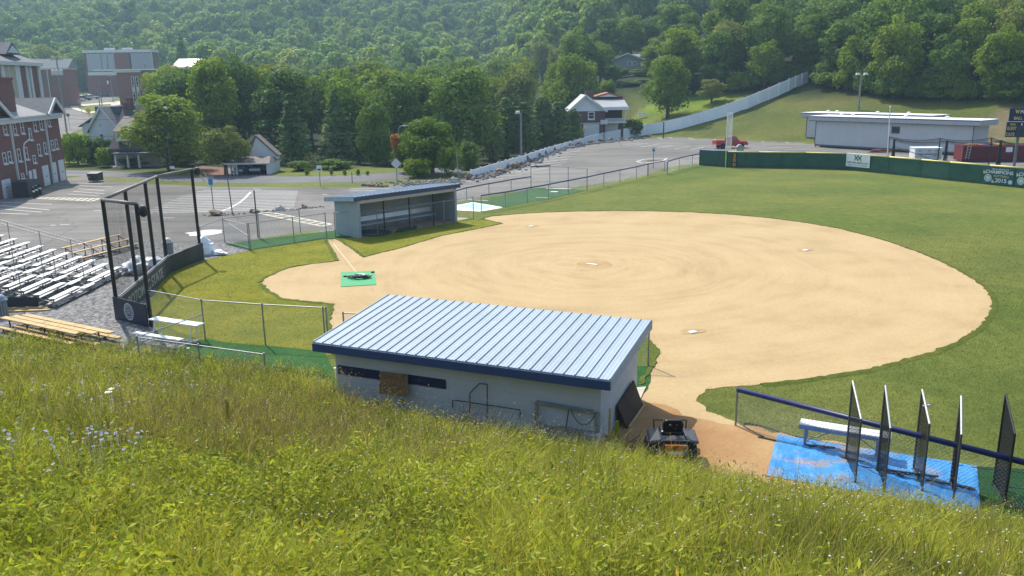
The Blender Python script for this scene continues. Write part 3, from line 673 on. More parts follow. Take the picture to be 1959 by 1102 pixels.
# ------------------------------------------------------------------ aluminium bleachers
ALU = mat('bright aluminium plank', (0.74, 0.74, 0.73), 0.38, 0.35, var=.06, scale=3)
ALUD = mat('aluminium frame', (0.27, 0.275, 0.28), 0.5, 0.5, var=.1)
RISE = mat('grey riser board', (0.15, 0.155, 0.16), 0.6, 0.2)
def bleachers():
    # local x: towards the field (right), y: along the rows
    r = thing('aluminium_bleachers', 'big bare aluminium bleachers with guard rails left of the backstop', 'bleachers', (-20.9, 36.5, 0), 0.0)
    nrow, pitch, Ly = 11, .66, 6.7
    for i in range(nrow):
        x = -pitch * i; z = .45 + .2 * i
        gap = (2.35, 3.55)
        if i >= 1:
            segs = [(0, gap[0] if i < 8 else Ly)] + ([(gap[1], Ly)] if i < 8 else [])
        else: segs = [(0, gap[0]), (gap[1], Ly)]
        for a, b in segs:
            m = MB(); m.box(x - .15, a, z - .045, x + .15, b, z); m.build('seat_plank', ALU, r, bevel=.008)
        m = MB(); m.box(x - .32, .0, z - .30, x + .18 - .3, Ly, z - .26); m.box(x + .0, 0, z - .30, x + .22, Ly, z - .26) if i == 0 else None
        m.build('foot_plank', mat('worn foot plank', (0.38, 0.385, 0.39), .5, .4), r)
        m = MB(); m.box(x - .40, 0, z - .28, x - .37, Ly, z - .09); m.build('riser_board', RISE, r)
        if i < 8:
            m = MB(); m.box(x - .02, gap[0] + .1, z - .16, x + .3, gap[1] - .1, z - .12); m.build('aisle_step', ALU, r, bevel=.006)
        for y in np.linspace(.15, Ly - .15, 5):
            m = MB(); m.beam((x, y, 0 if i % 2 == 0 else z - .3), (x, y, z - .045), .045); m.build('support_leg', ALUD, r)
    for y in np.linspace(.15, Ly - .15, 5):
        m = MB(); m.beam((.15, y, .06), (-pitch * (nrow - 1), y, .06), .05); m.beam((.05, y, .2), (-pitch * (nrow - 1), y, .2 + .2 * (nrow - 1) - .1), .05); m.beam((-1.5, y, .06), (-pitch * 6, y, 1.2), .035); m.build('truss', ALUD, r)
    for y in (0.0, Ly):
        m = MB()
        for dz in (1.0, .82):
            m.tube((-pitch * 2, y, .45 + .4 + dz - .2), (-pitch * (nrow - 1), y, .45 + .2 * (nrow - 1) + dz - .2), .022)
        m.build('guard_rail', ALUD, r)
        for i in (2, 3.6, 6, 8.4, 10):
            m = MB(); x = -pitch * i; m.tube((x, y, 0), (x, y, .45 + .2 * i + .8), .022); m.build('guard_post', ALUD, r)
    for x0 in (0.05, -1.9):
        m = MB(); a = Vector((x0, 2.95, .35 - x0 * .3)); dx = Vector((-1.35, 0, .41)); h = Vector((0, 0, .95))
        m.path([a, a + h, a + h + dx, a + dx], .022); m.tube(a + h * .55, a + h * .55 + dx, .018); m.build('aisle_handrail', ALUD, r)
    m = MB(); x = -pitch * (nrow - 1) - .35
    for dz in (.35, .7, 1.0): m.tube((x, 0, .45 + .2 * 10 + dz - .2), (x, Ly, .45 + .2 * 10 + dz - .2), .02)
    m.build('back_rail', ALUD, r)
    m = MB(); m.box(-5.5, -.06, .12, -.6, -.02, .55); m.build('end_panel', mat('dark end panel', (0.03, 0.035, 0.045), 0.8), r)  # dark panel across the lower near end of the bleachers
bleachers()
TIMB = mat('weathered yellow pine', (0.50, 0.34, 0.15), 0.8, var=.25, scale=2.5, bmp=.2, dirt=(0.30, 0.21, 0.12))
RUST = mat('rusty angle iron', (0.07, 0.05, 0.04), 0.8, var=.3)
def woodbleacher(label, o, rz, Ln, rows, d=.40, rise=.2, z0=.28):
    r = thing('wooden_bleacher', label, 'bleacher', o, rz)
    for i in range(rows):
        m = MB(); m.box(0, d * i - .12, z0 + rise * i - .045, Ln, d * i + .12, z0 + rise * i); m.build('seat_plank', TIMB, r, bevel=.006)
    m = MB(); m.box(0, -.3, .10, Ln, -.1, .14); m.build('foot_plank', TIMB, r) if rows < 3 else None
    for k in range(4):
        x = .25 + (Ln - .5) * k / 3; m = MB()
        for i in range(rows): m.beam((x, d * i, .0), (x, d * i, z0 + rise * i - .045), .04)
        m.beam((x, -.15, .06), (x, d * (rows - 1) + .1, .06), .05); m.beam((x, 0, z0 - .1), (x, d * (rows - 1), z0 + rise * (rows - 1) - .1), .04); m.build('iron_frame', RUST, r)
woodbleacher('weathered wooden bleacher with three planks behind the aluminium bleachers', at(165, 503, .0) + Vector((-.3, 0, 0)), math.radians(72), 4.6, 3, .62, .26, .3)
def picnic_bleacher():
    a = at(5, 606, .52); b = at(150, 637, .52); d = (b - a); Ln = d.length; rz = math.atan2(d.y, d.x)
    r = thing('wooden_bleacher', 'long low weathered wooden bleacher on the gravel at the meadow edge', 'bleacher', (a.x, a.y, 0), rz)
    for y, z in ((0, .52), (.36, .50), (.72, .49)):
        m = MB(); m.box(.45 * y, y - .14, z - .05, Ln + 1.4 * y, y + .14, z); m.build('seat_plank', TIMB, r, bevel=.006)
    for y, z in ((-.32, .22), (1.0, .2), (.1, .2)):
        m = MB(); m.box(.3 + (.3 if y > 0 else 0), y - .12, z - .05, Ln + .1 + (.9 if y > 0 else 0), y + .12, z); m.build('foot_plank', TIMB, r, bevel=.006)
    for k in range(5):
        x = .45 + (Ln - .3) * k / 4; m = MB(); m.beam((x, -.3, .08), (x, 1.0, .08), .05); m.beam((x, 0, 0), (x, 0, .47), .045); m.beam((x, .72, 0), (x, .72, .45), .045); m.beam((x, -.3, 0), (x, -.3, .17), .04); m.beam((x, 1.0, 0), (x, 1.0, .16), .04); m.build('iron_frame', RUST, r)
picnic_bleacher()
def twotier():
    a = at(284, 610, .75); b = at(376, 623, .75); d = b - a; Ln = d.length; rz = math.atan2(d.y, d.x)
    r = thing('white_bench', 'small white two plank bench beside the backstop banner', 'bench', (a.x, a.y, 0), rz)
    m = MB(); m.box(0, -.02, .70, Ln, .42, .75); m.build('upper_plank', WHITE, r, bevel=.01)
    m = MB(); m.box(-.05, -.85, .36, Ln - .1, -.58, .40); m.build('lower_plank', WHITE, r, bevel=.01)
    for x in (.25, Ln - .35):
        m = MB(); m.tube((x, .36, 0), (x, .3, .7), .022); m.tube((x, -.1, 0), (x, .06, .7), .022); m.tube((x, .36, .05), (x, -.8, .05), .022); m.tube((x, -.72, .05), (x, -.72, .36), .022); m.build('pipe_leg', WHITE, r)
twotier()
def trashcan(label, p, dome):
    r = thing('trash_can', label, 'trash can', p); m = MB(); k = 16
    for i in range(k):
        a = 2 * math.pi * i / k; c, s = math.cos(a), math.sin(a); t = Vector((-s, c, 0)) * .042; q = Vector((c, s, 0)) * .27
        m.prism([q - t, q + t, q * 1.06 + t, q * 1.06 - t], (0, 0, .72))
    m.build('slat_body', mat('grey green slats', (0.26, 0.28, 0.27), 0.7, var=.2), r)
    m = MB(); m.lathe([(.24, .02), (.24, .7), (.2, .7)], 16); m.build('liner', mat('dark liner', (0.06, 0.06, 0.06), 0.6), r)
    m = MB(); m.lathe([(.34, .72), (.35, .76), (.30, .78), (.27, .88), (.18, .98), (.06, 1.02), (.0, 1.02)], 18); m.build('dome_lid', mat(dome[0], dome[1], 0.5), r, smooth=True)
trashcan('slatted trash can with pale dome lid behind the backstop', at(323, 487), ('pale lid', (0.48, 0.47, 0.44)))
trashcan('slatted trash can with blue grey lid by the aluminium bleachers', at(3, 606), ('blue grey lid', (0.22, 0.28, 0.34)))
BAGM = mat('crumpled white plastic', (0.78, 0.79, 0.80), 0.35, var=.06, bmp=.6, bscale=5, spec=.6)
def bag(label, p, rad, seed, extra=None):
    m = MB(); m.blob((0, 0, rad[2] * .55), rad, seed, .42, 3, 2.0, flat=.55)
    if extra: m.blob(extra[0], extra[1], seed + 3, .5, 3, 2.4, flat=.4)
    o = m.build('plastic_bundle', BAGM); o.location = p; tag(o, label, 'plastic bag', 'white plastic bundles by the backstop')
bag('crumpled white plastic bundle at the far end of the backstop wall', at(393, 487), (.55, .45, .62), 4, ((.8, -.15, .12), (.5, .3, .2)))
bag('larger white plastic bundle lying behind the lettered backstop padding', at(262, 521), (.6, .9, .5), 8, ((.4, 1.0, .25), (.5, .7, .4)))
m = MB(); m.box(-1.1, -.2, 0, 1.1, .2, .08); m.box(-.9, -.5, 0, 1.3, -.3, .07); o = m.build('timber_plank', TIMB); o.location = at(45, 592); o.rotation_euler = (0, 0, .1); tag(o, 'loose planks on the gravel below the aluminium bleachers', 'planks')

# ------------------------------------------------------------------ dugouts
ROOFB = mat('pale blue ribbed steel', (0.325, 0.39, 0.435), 0.55, 0.0, var=.07, scale=.7, spec=.35, dirt=(0.27, 0.32, 0.37))
FASC = mat('dark blue fascia', (0.028, 0.055, 0.135), 0.5, var=.15)
BLOCK = brickmat('grey blue painted block', (0.51, 0.53, 0.545), (0.49, 0.51, 0.525), (0.43, 0.45, 0.465), 1.0, .4, .2, .008)
def dugout(label, o, rz, Lr, Dr, zf, zb, inset, back, ribs, wall=None):
    """origin: front corner of roof on the low-x side; +x along the roof, +y to the field"""
    r = thing('dugout', label, 'dugout', o, rz); th = .05
    zr = lambda y: zf + (zb - zf) * (-y / Dr)
    m = MB(); m.hexa([(0, -Dr, zb - th), (Lr, -Dr, zb - th), (Lr, 0, zf - th), (0, 0, zf - th), (0, -Dr, zb), (Lr, -Dr, zb), (Lr, 0, zf), (0, 0, zf)])
    for i in range(ribs + 1):
        x = .03 + (Lr - .06) * i / ribs; w, t, h = .022, .012, .036
        a = [(x - w, 0, zf), (x + w, 0, zf), (x + t, 0, zf + h), (x - t, 0, zf + h)]
        m.prism(a, (0, -Dr, zb - zf))
        if i < ribs:
            for q in (.33, .67):
                xx = x + (Lr - .06) / ribs * q; m.prism([(xx - .014, 0, zf), (xx + .014, 0, zf), (xx, 0, zf + .007)], (0, -Dr, zb - zf))
    m.build('roof', ROOFB, r)
    for nm, p, q in (('fascia', (-.0, -Dr - .025, zb - .16), (Lr, -Dr - .025, zb - .16)), ('fascia', (0, .025, zf - .16), (Lr, .025, zf - .16))):
        m = MB(); m.beam(p, q, .05, .25); m.build(nm, FASC, r)
    for x in (0.025, Lr - .025):
        m = MB(); m.hexa([(x - .025, -Dr, zb - .28), (x + .025, -Dr, zb - .28), (x + .025, 0, zf - .28), (x - .025, 0, zf - .28), (x - .025, -Dr, zb - .053), (x + .025, -Dr, zb - .053), (x + .025, 0, zf - .053), (x - .025, 0, zf - .053)])
        m.build('end_trim', mat('dusty grey trim', (0.32, 0.37, 0.45), 0.6), r)
    x0, x1, yb, t = inset, Lr - inset, -back, .2
    m = MB()
    m.box(x0, yb, -.1, x1, yb + t, zr(yb) - .054)
    for a, b in ((x0, x0 + t), (x1 - t, x1)):
        m.hexa([(a, yb + t, -.1), (b, yb + t, -.1), (b, -.06, -.1), (a, -.06, -.1), (a, yb + t, zr(yb + t) - .054), (b, yb + t, zr(yb + t) - .054), (b, -.06, zr(-.06) - .054), (a, -.06, zr(-.06) - .054)])
    m.build('block_wall', wall or BLOCK, r)
    m = MB(); m.box(x0 + t, -.22, zf - .5, x1 - t, -.08, zf - .06); m.build('front_lintel', mat('grey blue board', (0.42, 0.43, 0.41), 0.7), r)
    for k in (1, 2, 3):
        x = x0 + (x1 - x0) * k / 4; m = MB(); m.tube((x, -.15, -.02), (x, -.15, zf - .5), .05, 10); m.build('pillar', BLACKM, r)
    m = MB(); m.box(x0 + t, yb + t, -.08, x1 - t, -.06, .02); m.build('floor_slab', MATS['dusty dugout slab'], r)
    # bench inside: seat, backrest and legs are its own thing
    return r, x0, x1, yb + t
def team_bench(label, root, x0, x1, y, nleg=4):
    b = thing('team_bench', label, 'bench', (0, 0, 0)); b.rotation_euler = root.rotation_euler
    M_ = Matrix.Translation(root.location) @ Matrix.Rotation(root.rotation_euler[2], 4, 'Z'); b.location = M_ @ Vector((x0, y, .02))
    Ln = x1 - x0
    m = MB(); m.box(0, .35, .40, Ln, .68, .45); m.build('seat', ALU, b)
    m = MB(); m.hexa([(0, .12, .62), (Ln, .12, .62), (Ln, .17, .62), (0, .17, .62), (0, .04, .92), (Ln, .04, .92), (Ln, .09, .92), (0, .09, .92)]); m.build('backrest', ALU, b)
    for k in range(nleg):
        x = .2 + (Ln - .4) * k / (nleg - 1); m = MB(); m.tube((x, .62, 0), (x, .5, .4), .025); m.tube((x, .15, 0), (x, .1, .85), .025); m.tube((x, .15, .35), (x, .6, .38), .02); m.tube((x, .6, .02), (x + .35, .5, .38), .018); m.build('leg', ALUD, b)
R1 = (Vector((-4.33, 28.13, 0)), math.atan2(-3.69, 8.61))
d1, x0, x1, yb = dugout('near dugout with pale blue ribbed roof seen from behind the meadow', R1[0], R1[1], 9.37, 4.42, 2.55, 2.15, .42, 3.92, 29)
team_bench('aluminium bench inside the near dugout under its roof', d1, x0 + .4, x1 - .4, yb)
fl, fr = at(676, 377, 2.72), at(880, 351, 2.72)
dv = fl - fr; R3 = (Vector((fr.x, fr.y, 0)), math.atan2(dv.y, dv.x)); L3 = dv.length
d3, x0, x1, yb = dugout('far dugout with open front and pale blue roof beside the parking lot', R3[0], R3[1], L3, 3.35, 2.72, 2.42, .3, 2.7, 27, brickmat('blue grey painted block', (0.29, 0.35, 0.375), (0.275, 0.335, 0.36), (0.25, 0.30, 0.32), 1.0, .4, .2, .008))
team_bench('long aluminium bench inside the far dugout', d3, x0 + .5, x1 - .3, yb, 6)
# things against the near dugout
MW = Matrix.Translation(R1[0]) @ Matrix.Rotation(R1[1], 4, 'Z')
nb = (MW.to_3x3() @ Vector((0, -1, 0))); pb = MW @ Vector((0, -3.92, 0)); ex = MW.to_3x3() @ Vector((1, 0, 0))
def onback(px, py, off=0.0): return hit(px, py, pb + nb * off, nb)
SHUT = mat('dark navy board', (0.012, 0.018, 0.06), 0.55, var=.2)
for q in (((647, 698), (727, 711), (727, 727), (647, 711)), ((780, 716), (853, 729), (853, 741), (780, 733))):
    P = [onback(*p) for p in q]; z0 = min(P[2].z, P[3].z); z1 = max(P[0].z, P[1].z); inv = MW.inverted()
    a, b = inv @ P[0], inv @ P[1]; zc = (P[0].z + P[1].z + P[2].z + P[3].z) / 4; hh = .14
    m = MB(); m.box(a.x, -3.92 - .04, zc - hh, b.x, -3.92 - .003, zc + hh); m.build('shutter_board', SHUT, d1)
P = [onback(727, 711, .1), onback(780, 717, .1), onback(780, 756, .3), onback(727, 752, .3)]
r = thing('woven_mat', 'rust brown woven mat leaning on the back wall of the near dugout', 'mat', P[3]); o = Vector(P[3])
m = MB(); Pm = [Vector(p) - o for p in P]
for i in range(15):
    t = i / 14; m.beam(Pm[0].lerp(Pm[1], t), Pm[3].lerp(Pm[2], t), .028, .012)
for i in range(22):
    t = i / 21; m.beam(Pm[0].lerp(Pm[3], t) + nb * .012, Pm[1].lerp(Pm[2], t) + nb * .012, .014, .028)
m.build('slat_weave', mat('rusty brown slats', (0.22, 0.12, 0.05), 0.85, var=.35, scale=9), r)
IRON = mat('dark iron rod', (0.05, 0.055, 0.06), 0.6, .4)
r = thing('rod_railing', 'thin dark iron rod railing leaning on the back wall of near dugout', 'railing', onback(995, 800, .2)); o = Vector(r.location); m = MB()
m.path([onback(*p, .12) - o for p in ((899, 790), (899, 752), (917, 734), (932, 735), (932, 800))], .016, 6); m.path([onback(*p, .14) - o for p in ((866, 780), (866, 765), (995, 784), (995, 800))], .016, 6); m.build('rod_outline', IRON, r)
r = thing('timber_gate', 'weathered grey timber gate with a loose cord against near dugout', 'gate', onback(1026, 815, .15)); o = Vector(r.location)
GW = mat('weathered grey wood', (0.20, 0.21, 0.20), 0.85, var=.3, scale=4)
c4 = [onback(*p, .12) - o for p in ((1026, 769), (1141, 789), (1141, 829), (1026, 812))]
for a, b in zip(c4, c4[1:] + c4[:1]):
    m = MB(); m.beam(a, b, .05, .09); m.build('board', GW, r)
m = MB(); m.beam(c4[0].lerp(c4[1], .55), c4[3].lerp(c4[2], .5), .025); m.build('cross_rod', IRON, r)
m = MB(); m.path([c4[0].lerp(c4[1], .58 + .42 * t) + Vector((0, 0, -.42 * math.sin(math.pi * t) ** .8)) + nb * .04 for t in np.linspace(0, 1, 9)], .012, 5); m.build('cord', IRON, r)
# plywood sheet leaning on the end wall
we = MW @ Vector((9.37 - .42, 0, 0)); ew = MW.to_3x3() @ Vector((1, 0, 0))
r = thing('plywood_sheet', 'dark brown plywood sheet leaning on the end wall of the near dugout', 'plywood', MW @ Vector((9.0, -1.6, 0)), R1[1])
PLY = mat('dark stained plywood', (0.045, 0.026, 0.018), 0.75, var=.3)
m = MB(); m.hexa([(.30, -.95, .02), (.34, -.95, .02), (.34, .88, .02), (.30, .88, .02), (.0, -.92, .66), (.04, -.92, .66), (.04, .86, .82), (.0, .86, .82)]); m.build('panel', PLY, r)
m = MB(); m.beam((.37, -.9, .05), (.37, .85, .05), .04, .05); m.build('edge_batten', TIMB, r)
r = thing('timber_stake', 'pale timber post with braces at the back corner of near dugout', 'timber', MW @ Vector((9.05, -3.75, 0)), R1[1]); m = MB()
m.beam((.1, 0, 0), (.1, .05, 1.05), .05, .09); m.build('upright', TIMB, r); m = MB(); m.beam((-.2, .1, .25), (.6, .1, .05), .05, .08); m.build('brace', TIMB, r)
r = thing('concrete_block', 'grey concrete block pile at the back corner of the near dugout', 'block', MW @ Vector((8.75, -4.05, .0)), R1[1]); m = MB(); m.box(-.2, -.15, 0, .3, .15, .42); m.build('block', mat('grey concrete', (0.33, 0.34, 0.35), 0.9, bmp=.3), r, bevel=.01)
# mats inside the front of far dugout
DG = mat('dark green mat', (0.015, 0.06, 0.04), 0.8)
m = MB(); m.lathe([(0, .0), (1.25, .0), (1.25, .04), (0, .05)], 26); o = m.build('turf_circle', DG); o.location = at(713, 446, .018); tag(o, 'round dark green mat on the slab at the far dugout entrance', 'mat')
q = PX([(757, 445), (761, 439.5), (798, 433.5), (797, 438)], .02); o0 = q[0].copy(); m = MB(); m.prism([p - o0 for p in q], (0, 0, .10)); o = m.build('turf_roll', DG, bevel=.04); o.location = o0; tag(o, 'long rolled dark green mat in front of the far dugout', 'mat')
# bullpen plates
for px, py, sx, sy, lb in ((1060.5, 367.5, .32, .2, 'small white bullpen plate on the dark green turf'), (1038, 379, .6, .05, 'thin white strip on the bullpen turf by the near fence'), (1069, 361.5, 1.2, .14, 'long white board at the far end of the bullpen'), (914, 384, .9, .07, 'white board at the near end of the bullpen turf')):
    m = MB(); m.box(-sx, -sy, 0, sx, sy, .05); o = m.build('pitching_board', RUB); o.location = at(px, py, .014); o.rotation_euler = (0, 0, .3 if sy > .2 else -.35); tag(o, lb, 'plate')
# ------------------------------------------------------------------ pitching screens, tarp and bench at lower right
def tarp():
    q = PX([(1466, 912), (1487, 833), (1868, 893), (1876, 985)]); nu, nv = 60, 22; V = []
    for j in range(nv + 1):
        for i in range(nu + 1):
            u, v = i / nu, j / nv; p = (q[0].lerp(q[1], v)).lerp(q[3].lerp(q[2], v), u)
            ed = min(u, 1 - u, v, 1 - v); w = fbm(p.x * 1.6 + p.y * 1.1, p.y * 1.9, 41, 4); w2 = abs(fbm(p.x * 3.1 - p.y * 2, p.y * 2.2 + p.x, 44, 3) - .5)
            wr = .22 * max(0, w - .40) + .10 * max(0, .11 - w2) * 3.2
            V.append((p.x + .05 * (fbm(v * 9, u * 2, 5) - .5) * (ed < .02), p.y + .05 * (fbm(u * 14, v * 3, 6) - .5) * (ed < .02), .026 + wr * (1 if ed > .01 else .3)))
    i = np.arange((nu + 1) * (nv + 1)).reshape(nv + 1, nu + 1)
    Fq = np.stack([i[:-1, :-1], i[:-1, 1:], i[1:, 1:], i[1:, :-1]], -1).reshape(-1, 4)
    m, nt, b = nodes_of('blue tarpaulin'); co = N(nt, 'ShaderNodeTexCoord').outputs['Object']
    c = ramp(nt, noise(nt, .5, 5, .6, co), [(.35, (0.025, 0.20, 0.50)), (.65, (0.07, 0.30, 0.64))])
    c = mixc(nt, ramp(nt, noise(nt, .8, 7, .7, co, .6), [(.50, (0, 0, 0)), (.62, (.78, .78, .78))]), c, (0.36, 0.25, 0.14))
    nt.links.new(c, b.inputs['Base Color']); b.inputs['Roughness'].default_value = .42; b.inputs['Specular IOR Level'].default_value = .3; bump(nt, b, noise(nt, 3.5, 5, .6, co, 1.2), .55, .08)
    o = arr_mesh('blue_tarp', np.array(V), Fq, m, smooth=True); tag(o, 'wrinkled bright blue tarpaulin spread below the pitching screens', 'tarp')
tarp()
def bench():
    a, b = at(1533, 800, .66), at(1706, 827, .66); d = b - a; rz = math.atan2(d.y, d.x); Ln = d.length
    r = thing('team_bench', 'white topped bench with steel legs on the blue tarpaulin', 'bench', (a.x, a.y, 0), rz)
    for y in (-.42, -.20):
        m = MB(); m.box(0, y, .62, Ln, y + .20, .66); m.build('seat_plank', WHITE, r, bevel=.008)
    m = MB(); m.box(0, -.45, .53, Ln, -.42, .64); m.build('front_rail', mat('blue grey rail', (0.20, 0.25, 0.38), 0.5), r)
    for x in (.18, Ln - .3):
        m = MB(); m.beam((x, -.40, 0), (x, -.36, .60), .07); m.beam((x, -.02, 0), (x, -.05, .6), .05); m.beam((x, -.45, .04), (x, .05, .04), .06); m.build('leg', mat('blue grey rail', (0.2, 0.25, 0.38)), r)
    m = MB(); m.tube((.2, -.1, .1), (1.0, -.2, .58), .016); m.tube((Ln - .3, -.1, .1), (Ln - 1.0, -.2, .58), .016); m.build('brace', GALV, r)
bench()
SNET = mat('black screen netting', (0.022, 0.022, 0.022), 0.9); SUNPIPE = mat('sunlit white pipe', (0.50, 0.50, 0.48), 0.45, .1)
def screen(label, far, near, sh, top, dark, lean=0.0):
    a = at(*far); b = at(*near); r = thing('pitching_screen', label, 'screen', a, group='portable pitching screens'); d = b - a; z = Vector((0, 0, 1))
    P = [Vector((0, 0, .04)), d + z * .04, d * 1.0 + z * sh, z * top]
    FR = BLACKM if dark else DGREY
    m = MB(); m.tube(P[0], P[3], .026, 8); m.tube(P[0], P[1], .026, 8); m.tube(P[1], P[2], .026, 8); m.build('frame', FR, r)
    m = MB(); m.tube(P[2], P[3], .024, 8); m.build('top_pipe', BLACKM if dark else SUNPIPE, r)  # top pipe whiter than the frame: sunlight put into its colour
    n = Vector((-d.y, d.x, 0)).normalized() * .05
    for s_, k in ((.3, .045),):
        m = MB(); m.net(P[0] + n * s_, P[1] + n * s_, P[2] + n * s_ * .4, P[3] + n * s_ * .4, k * .64 if not dark else .024, .0023 if not dark else .0032); m.build('netting', SNET, r)
    m = MB(); q = Vector((d.y, -d.x, 0)).normalized()
    m.path([P[0] - q * .7 + z * -.02, P[0] + q * .05, ], .022, 6); m.path([P[1] - q * .55 - z * .02, P[1] + q * .6 - z * .02], .022, 6); m.build('foot_pipe', DGREY, r)
screen('pitching screen with sunlit white top pipe in front of the white bench end', (1617, 885), (1636, 925), 1.70, 2.25, False)
screen('narrow pitching screen seen edge on at the right end of the bench', (1677, 905), (1691, 942), 1.66, 2.35, False)
screen('pitching screen with a white rag tied to its top pipe', (1747, 900), (1763, 945), 1.80, 2.18, False)
screen('edge on pitching screen near the right end of the blue tarpaulin', (1818, 926), (1823, 962), 1.72, 2.3, False)
screen('dense black pitching screen standing at the right edge off the tarpaulin', (1900, 930), (1922, 968), 1.80, 2.38, True)
p = up(1773, 776, 18.8); m = MB(); m.blob((0, 0, 0), (.09, .03, .035), 3, .5, 2); o = m.build('rag', WHITE); o.location = p; tag(o, 'white rag tied around a pitching screen pipe', 'rag')
for k, (pa, pb_, lb) in enumerate((((1572, 869), (1655, 884), 'grey pipe lying on the tarpaulin nearest the bench'), ((1640, 892), (1795, 912), 'long grey pipe lying across the middle of the tarpaulin'), ((1770, 917), (1866, 935), 'grey pipe on the right end of the tarpaulin'), ((1540, 851), (1598, 857), 'dark pipe lying under the white bench'))):
    a, b = at(*pa, .09), at(*pb_, .09); m = MB(); m.tube((0, 0, 0), b - a, .035, 8); m.tube((b - a) * .5, (b - a) * .5 + Vector((.05, -.22, -.02)), .03, 8); o = m.build('steel_pipe', DGREY); o.location = a; tag(o, lb, 'pipe')
# black drain hose along the fence
pts = [at(*p, .05) for p in ((1500, 843), (1460, 833), (1430, 818), (1423, 812), (1430, 808), (1470, 816), (1520, 832), (1600, 848), (1700, 866), (1780, 880), (1860, 892), (1959, 903), (2060, 918))]
cu = smoothline(pts, 5); cu = [Vector((p.x, p.y, 0)) - pts[0] for p in cu[:-6]]
m = MB(); m.path(cu, .04, 6); o = m.build('drain_hose', mat('black corrugated hose', (0.02, 0.02, 0.02), 0.6)); o.location = pts[0]; tag(o, 'black hose looped along the foot of the navy padded fence', 'hose')

# ------------------------------------------------------------------ mower
def mower():
    c = at(1280, 862); r = thing('riding_mower', 'orange and black zero turn riding mower beside the near dugout', 'mower', (c.x, 20.45, 0), -.06, None, 1.04)
    OR = mat('orange paint', (0.62, 0.18, 0.02), 0.4, var=.1); BK = mat('satin black plastic', (0.018, 0.018, 0.02), 0.35); TY = mat('tyre rubber', (0.018, 0.018, 0.018), 0.85)
    def wheel(x, y, rad, w):
        m = MB(); m.lathe([(rad * .55, -w / 2), (rad * .93, -w / 2), (rad, -w * .3), (rad, w * .3), (rad * .93, w / 2), (rad * .55, w / 2)], 20)
        m.v = [(z, a, b) for a, b, z in m.v]; o = m.build('wheel', TY, r); o.location = (x, y, rad)
        m = MB(); m.lathe([(0, -w * .4), (rad * .56, -w * .4), (rad * .56, w * .4), (0, w * .4)], 14); m.v = [(z, a, b) for a, b, z in m.v]; m.build('rim', OR, o)
    for s in (-1, 1): wheel(.44 * s, -.35, .27, .26)
    for s in (-1, 1): wheel(.36 * s, .85, .14, .12)
    m = MB(); m.beam((-.3, -.6, .38), (-.3, .85, .32), .07); m.beam((.3, -.6, .38), (.3, .85, .32), .07); m.beam((-.36, .85, .32), (.36, .85, .32), .07); m.build('chassis', BK, r)
    m = MB(); m.prism([(-.62, .1, .14), (.62, .1, .14), (.68, .45, .14), (.45, .72, .14), (-.45, .72, .14), (-.62, .45, .14)], (0, 0, .16)); m.build('mower_deck', BK, r, bevel=.03)
    m = MB(); m.box(-.26, -.92, .36, .26, -.86, .62); m.box(-.27, -.9, .60, .27, -.84, .65); m.build('engine_guard', OR, r, bevel=.015)
    m = MB(); m.blob((0, -.6, .56), (.27, .24, .22), 2, .08, 2); m.lathe([(.2, 0), (.2, .06), (.12, .08), (0, .08)], 14, (0, -.6, .56)); m.build('engine', BK, r)
    m = MB(); m.beam((-.42, -.88, .36), (.42, -.88, .36), .07); m.beam((-.38, -.88, .36), (-.38, -.4, .5), .06); m.beam((.38, -.88, .36), (.38, -.4, .5), .06); m.beam((-.34, -.86, .74), (.34, -.86, .74), .05); m.beam((-.34, -.86, .36), (-.34, -.86, .74), .05); m.beam((.34, -.86, .36), (.34, -.86, .74), .05); m.build('rear_guard', BK, r)
    m = MB(); m.lathe([(.05, 0), (.05, .22)], 8, (.24, -.9, .42)); m.build('muffler', GALV, r)
    m = MB(); m.box(-.29, -.25, .60, .29, .22, .74); m.build('seat', BK, r, bevel=.05)
    m = MB(); pts = [(-.25, 0, .72), (.25, 0, .72), (.27, -.06, .95), (.2, -.1, 1.08), (-.2, -.1, 1.08), (-.27, -.06, .95)]; m.prism([(a, b - .26, z) for a, b, z in pts], (0, .12, 0)); m.build('backrest', BK, r, bevel=.04)
    for s in (-1, 1):
        m = MB(); m.hexa([(.3 * s, -.55, .55), (.62 * s, -.6, .55), (.62 * s, .18, .55), (.3 * s, .2, .55), (.3 * s, -.5, .64), (.60 * s, -.55, .62), (.60 * s, .12, .64), (.3 * s, .16, .66)]); m.build('fender', mat('dark grey plastic', (0.06, 0.06, 0.065), 0.45), r, bevel=.03)
        m = MB(); m.path([(.40 * s, .25, .5), (.42 * s, .32, .80), (.36 * s, .20, .86), (.20 * s, .18, .86)], .018, 6); m.build('lap_bar', BK, r)
    text('AZT', 'lettering', BK, r, (0, -.923, .56), (1, 0, 0), (0, 0, 1), h=.07)
    m = MB(); m.box(-.2, -.926, .43, .16, -.921, .50); m.build('sticker', WHITE, r)
mower()
m = MB(); rr = random.Random(5)
for k in range(70):
    a = Vector((rr.uniform(-.5, .5), rr.uniform(-.35, .35), rr.uniform(.02, .25))); m.tube(a, a + Vector((rr.uniform(-.4, .4), rr.uniform(-.3, .3), rr.uniform(0, .4))), .008, 4)
o = m.build('brush_pile', mat('dry brown twigs', (0.22, 0.13, 0.07), 0.9, var=.4)); o.location = at(1228, 868); tag(o, 'tangle of dry brown twigs left of the riding mower', 'brush pile')

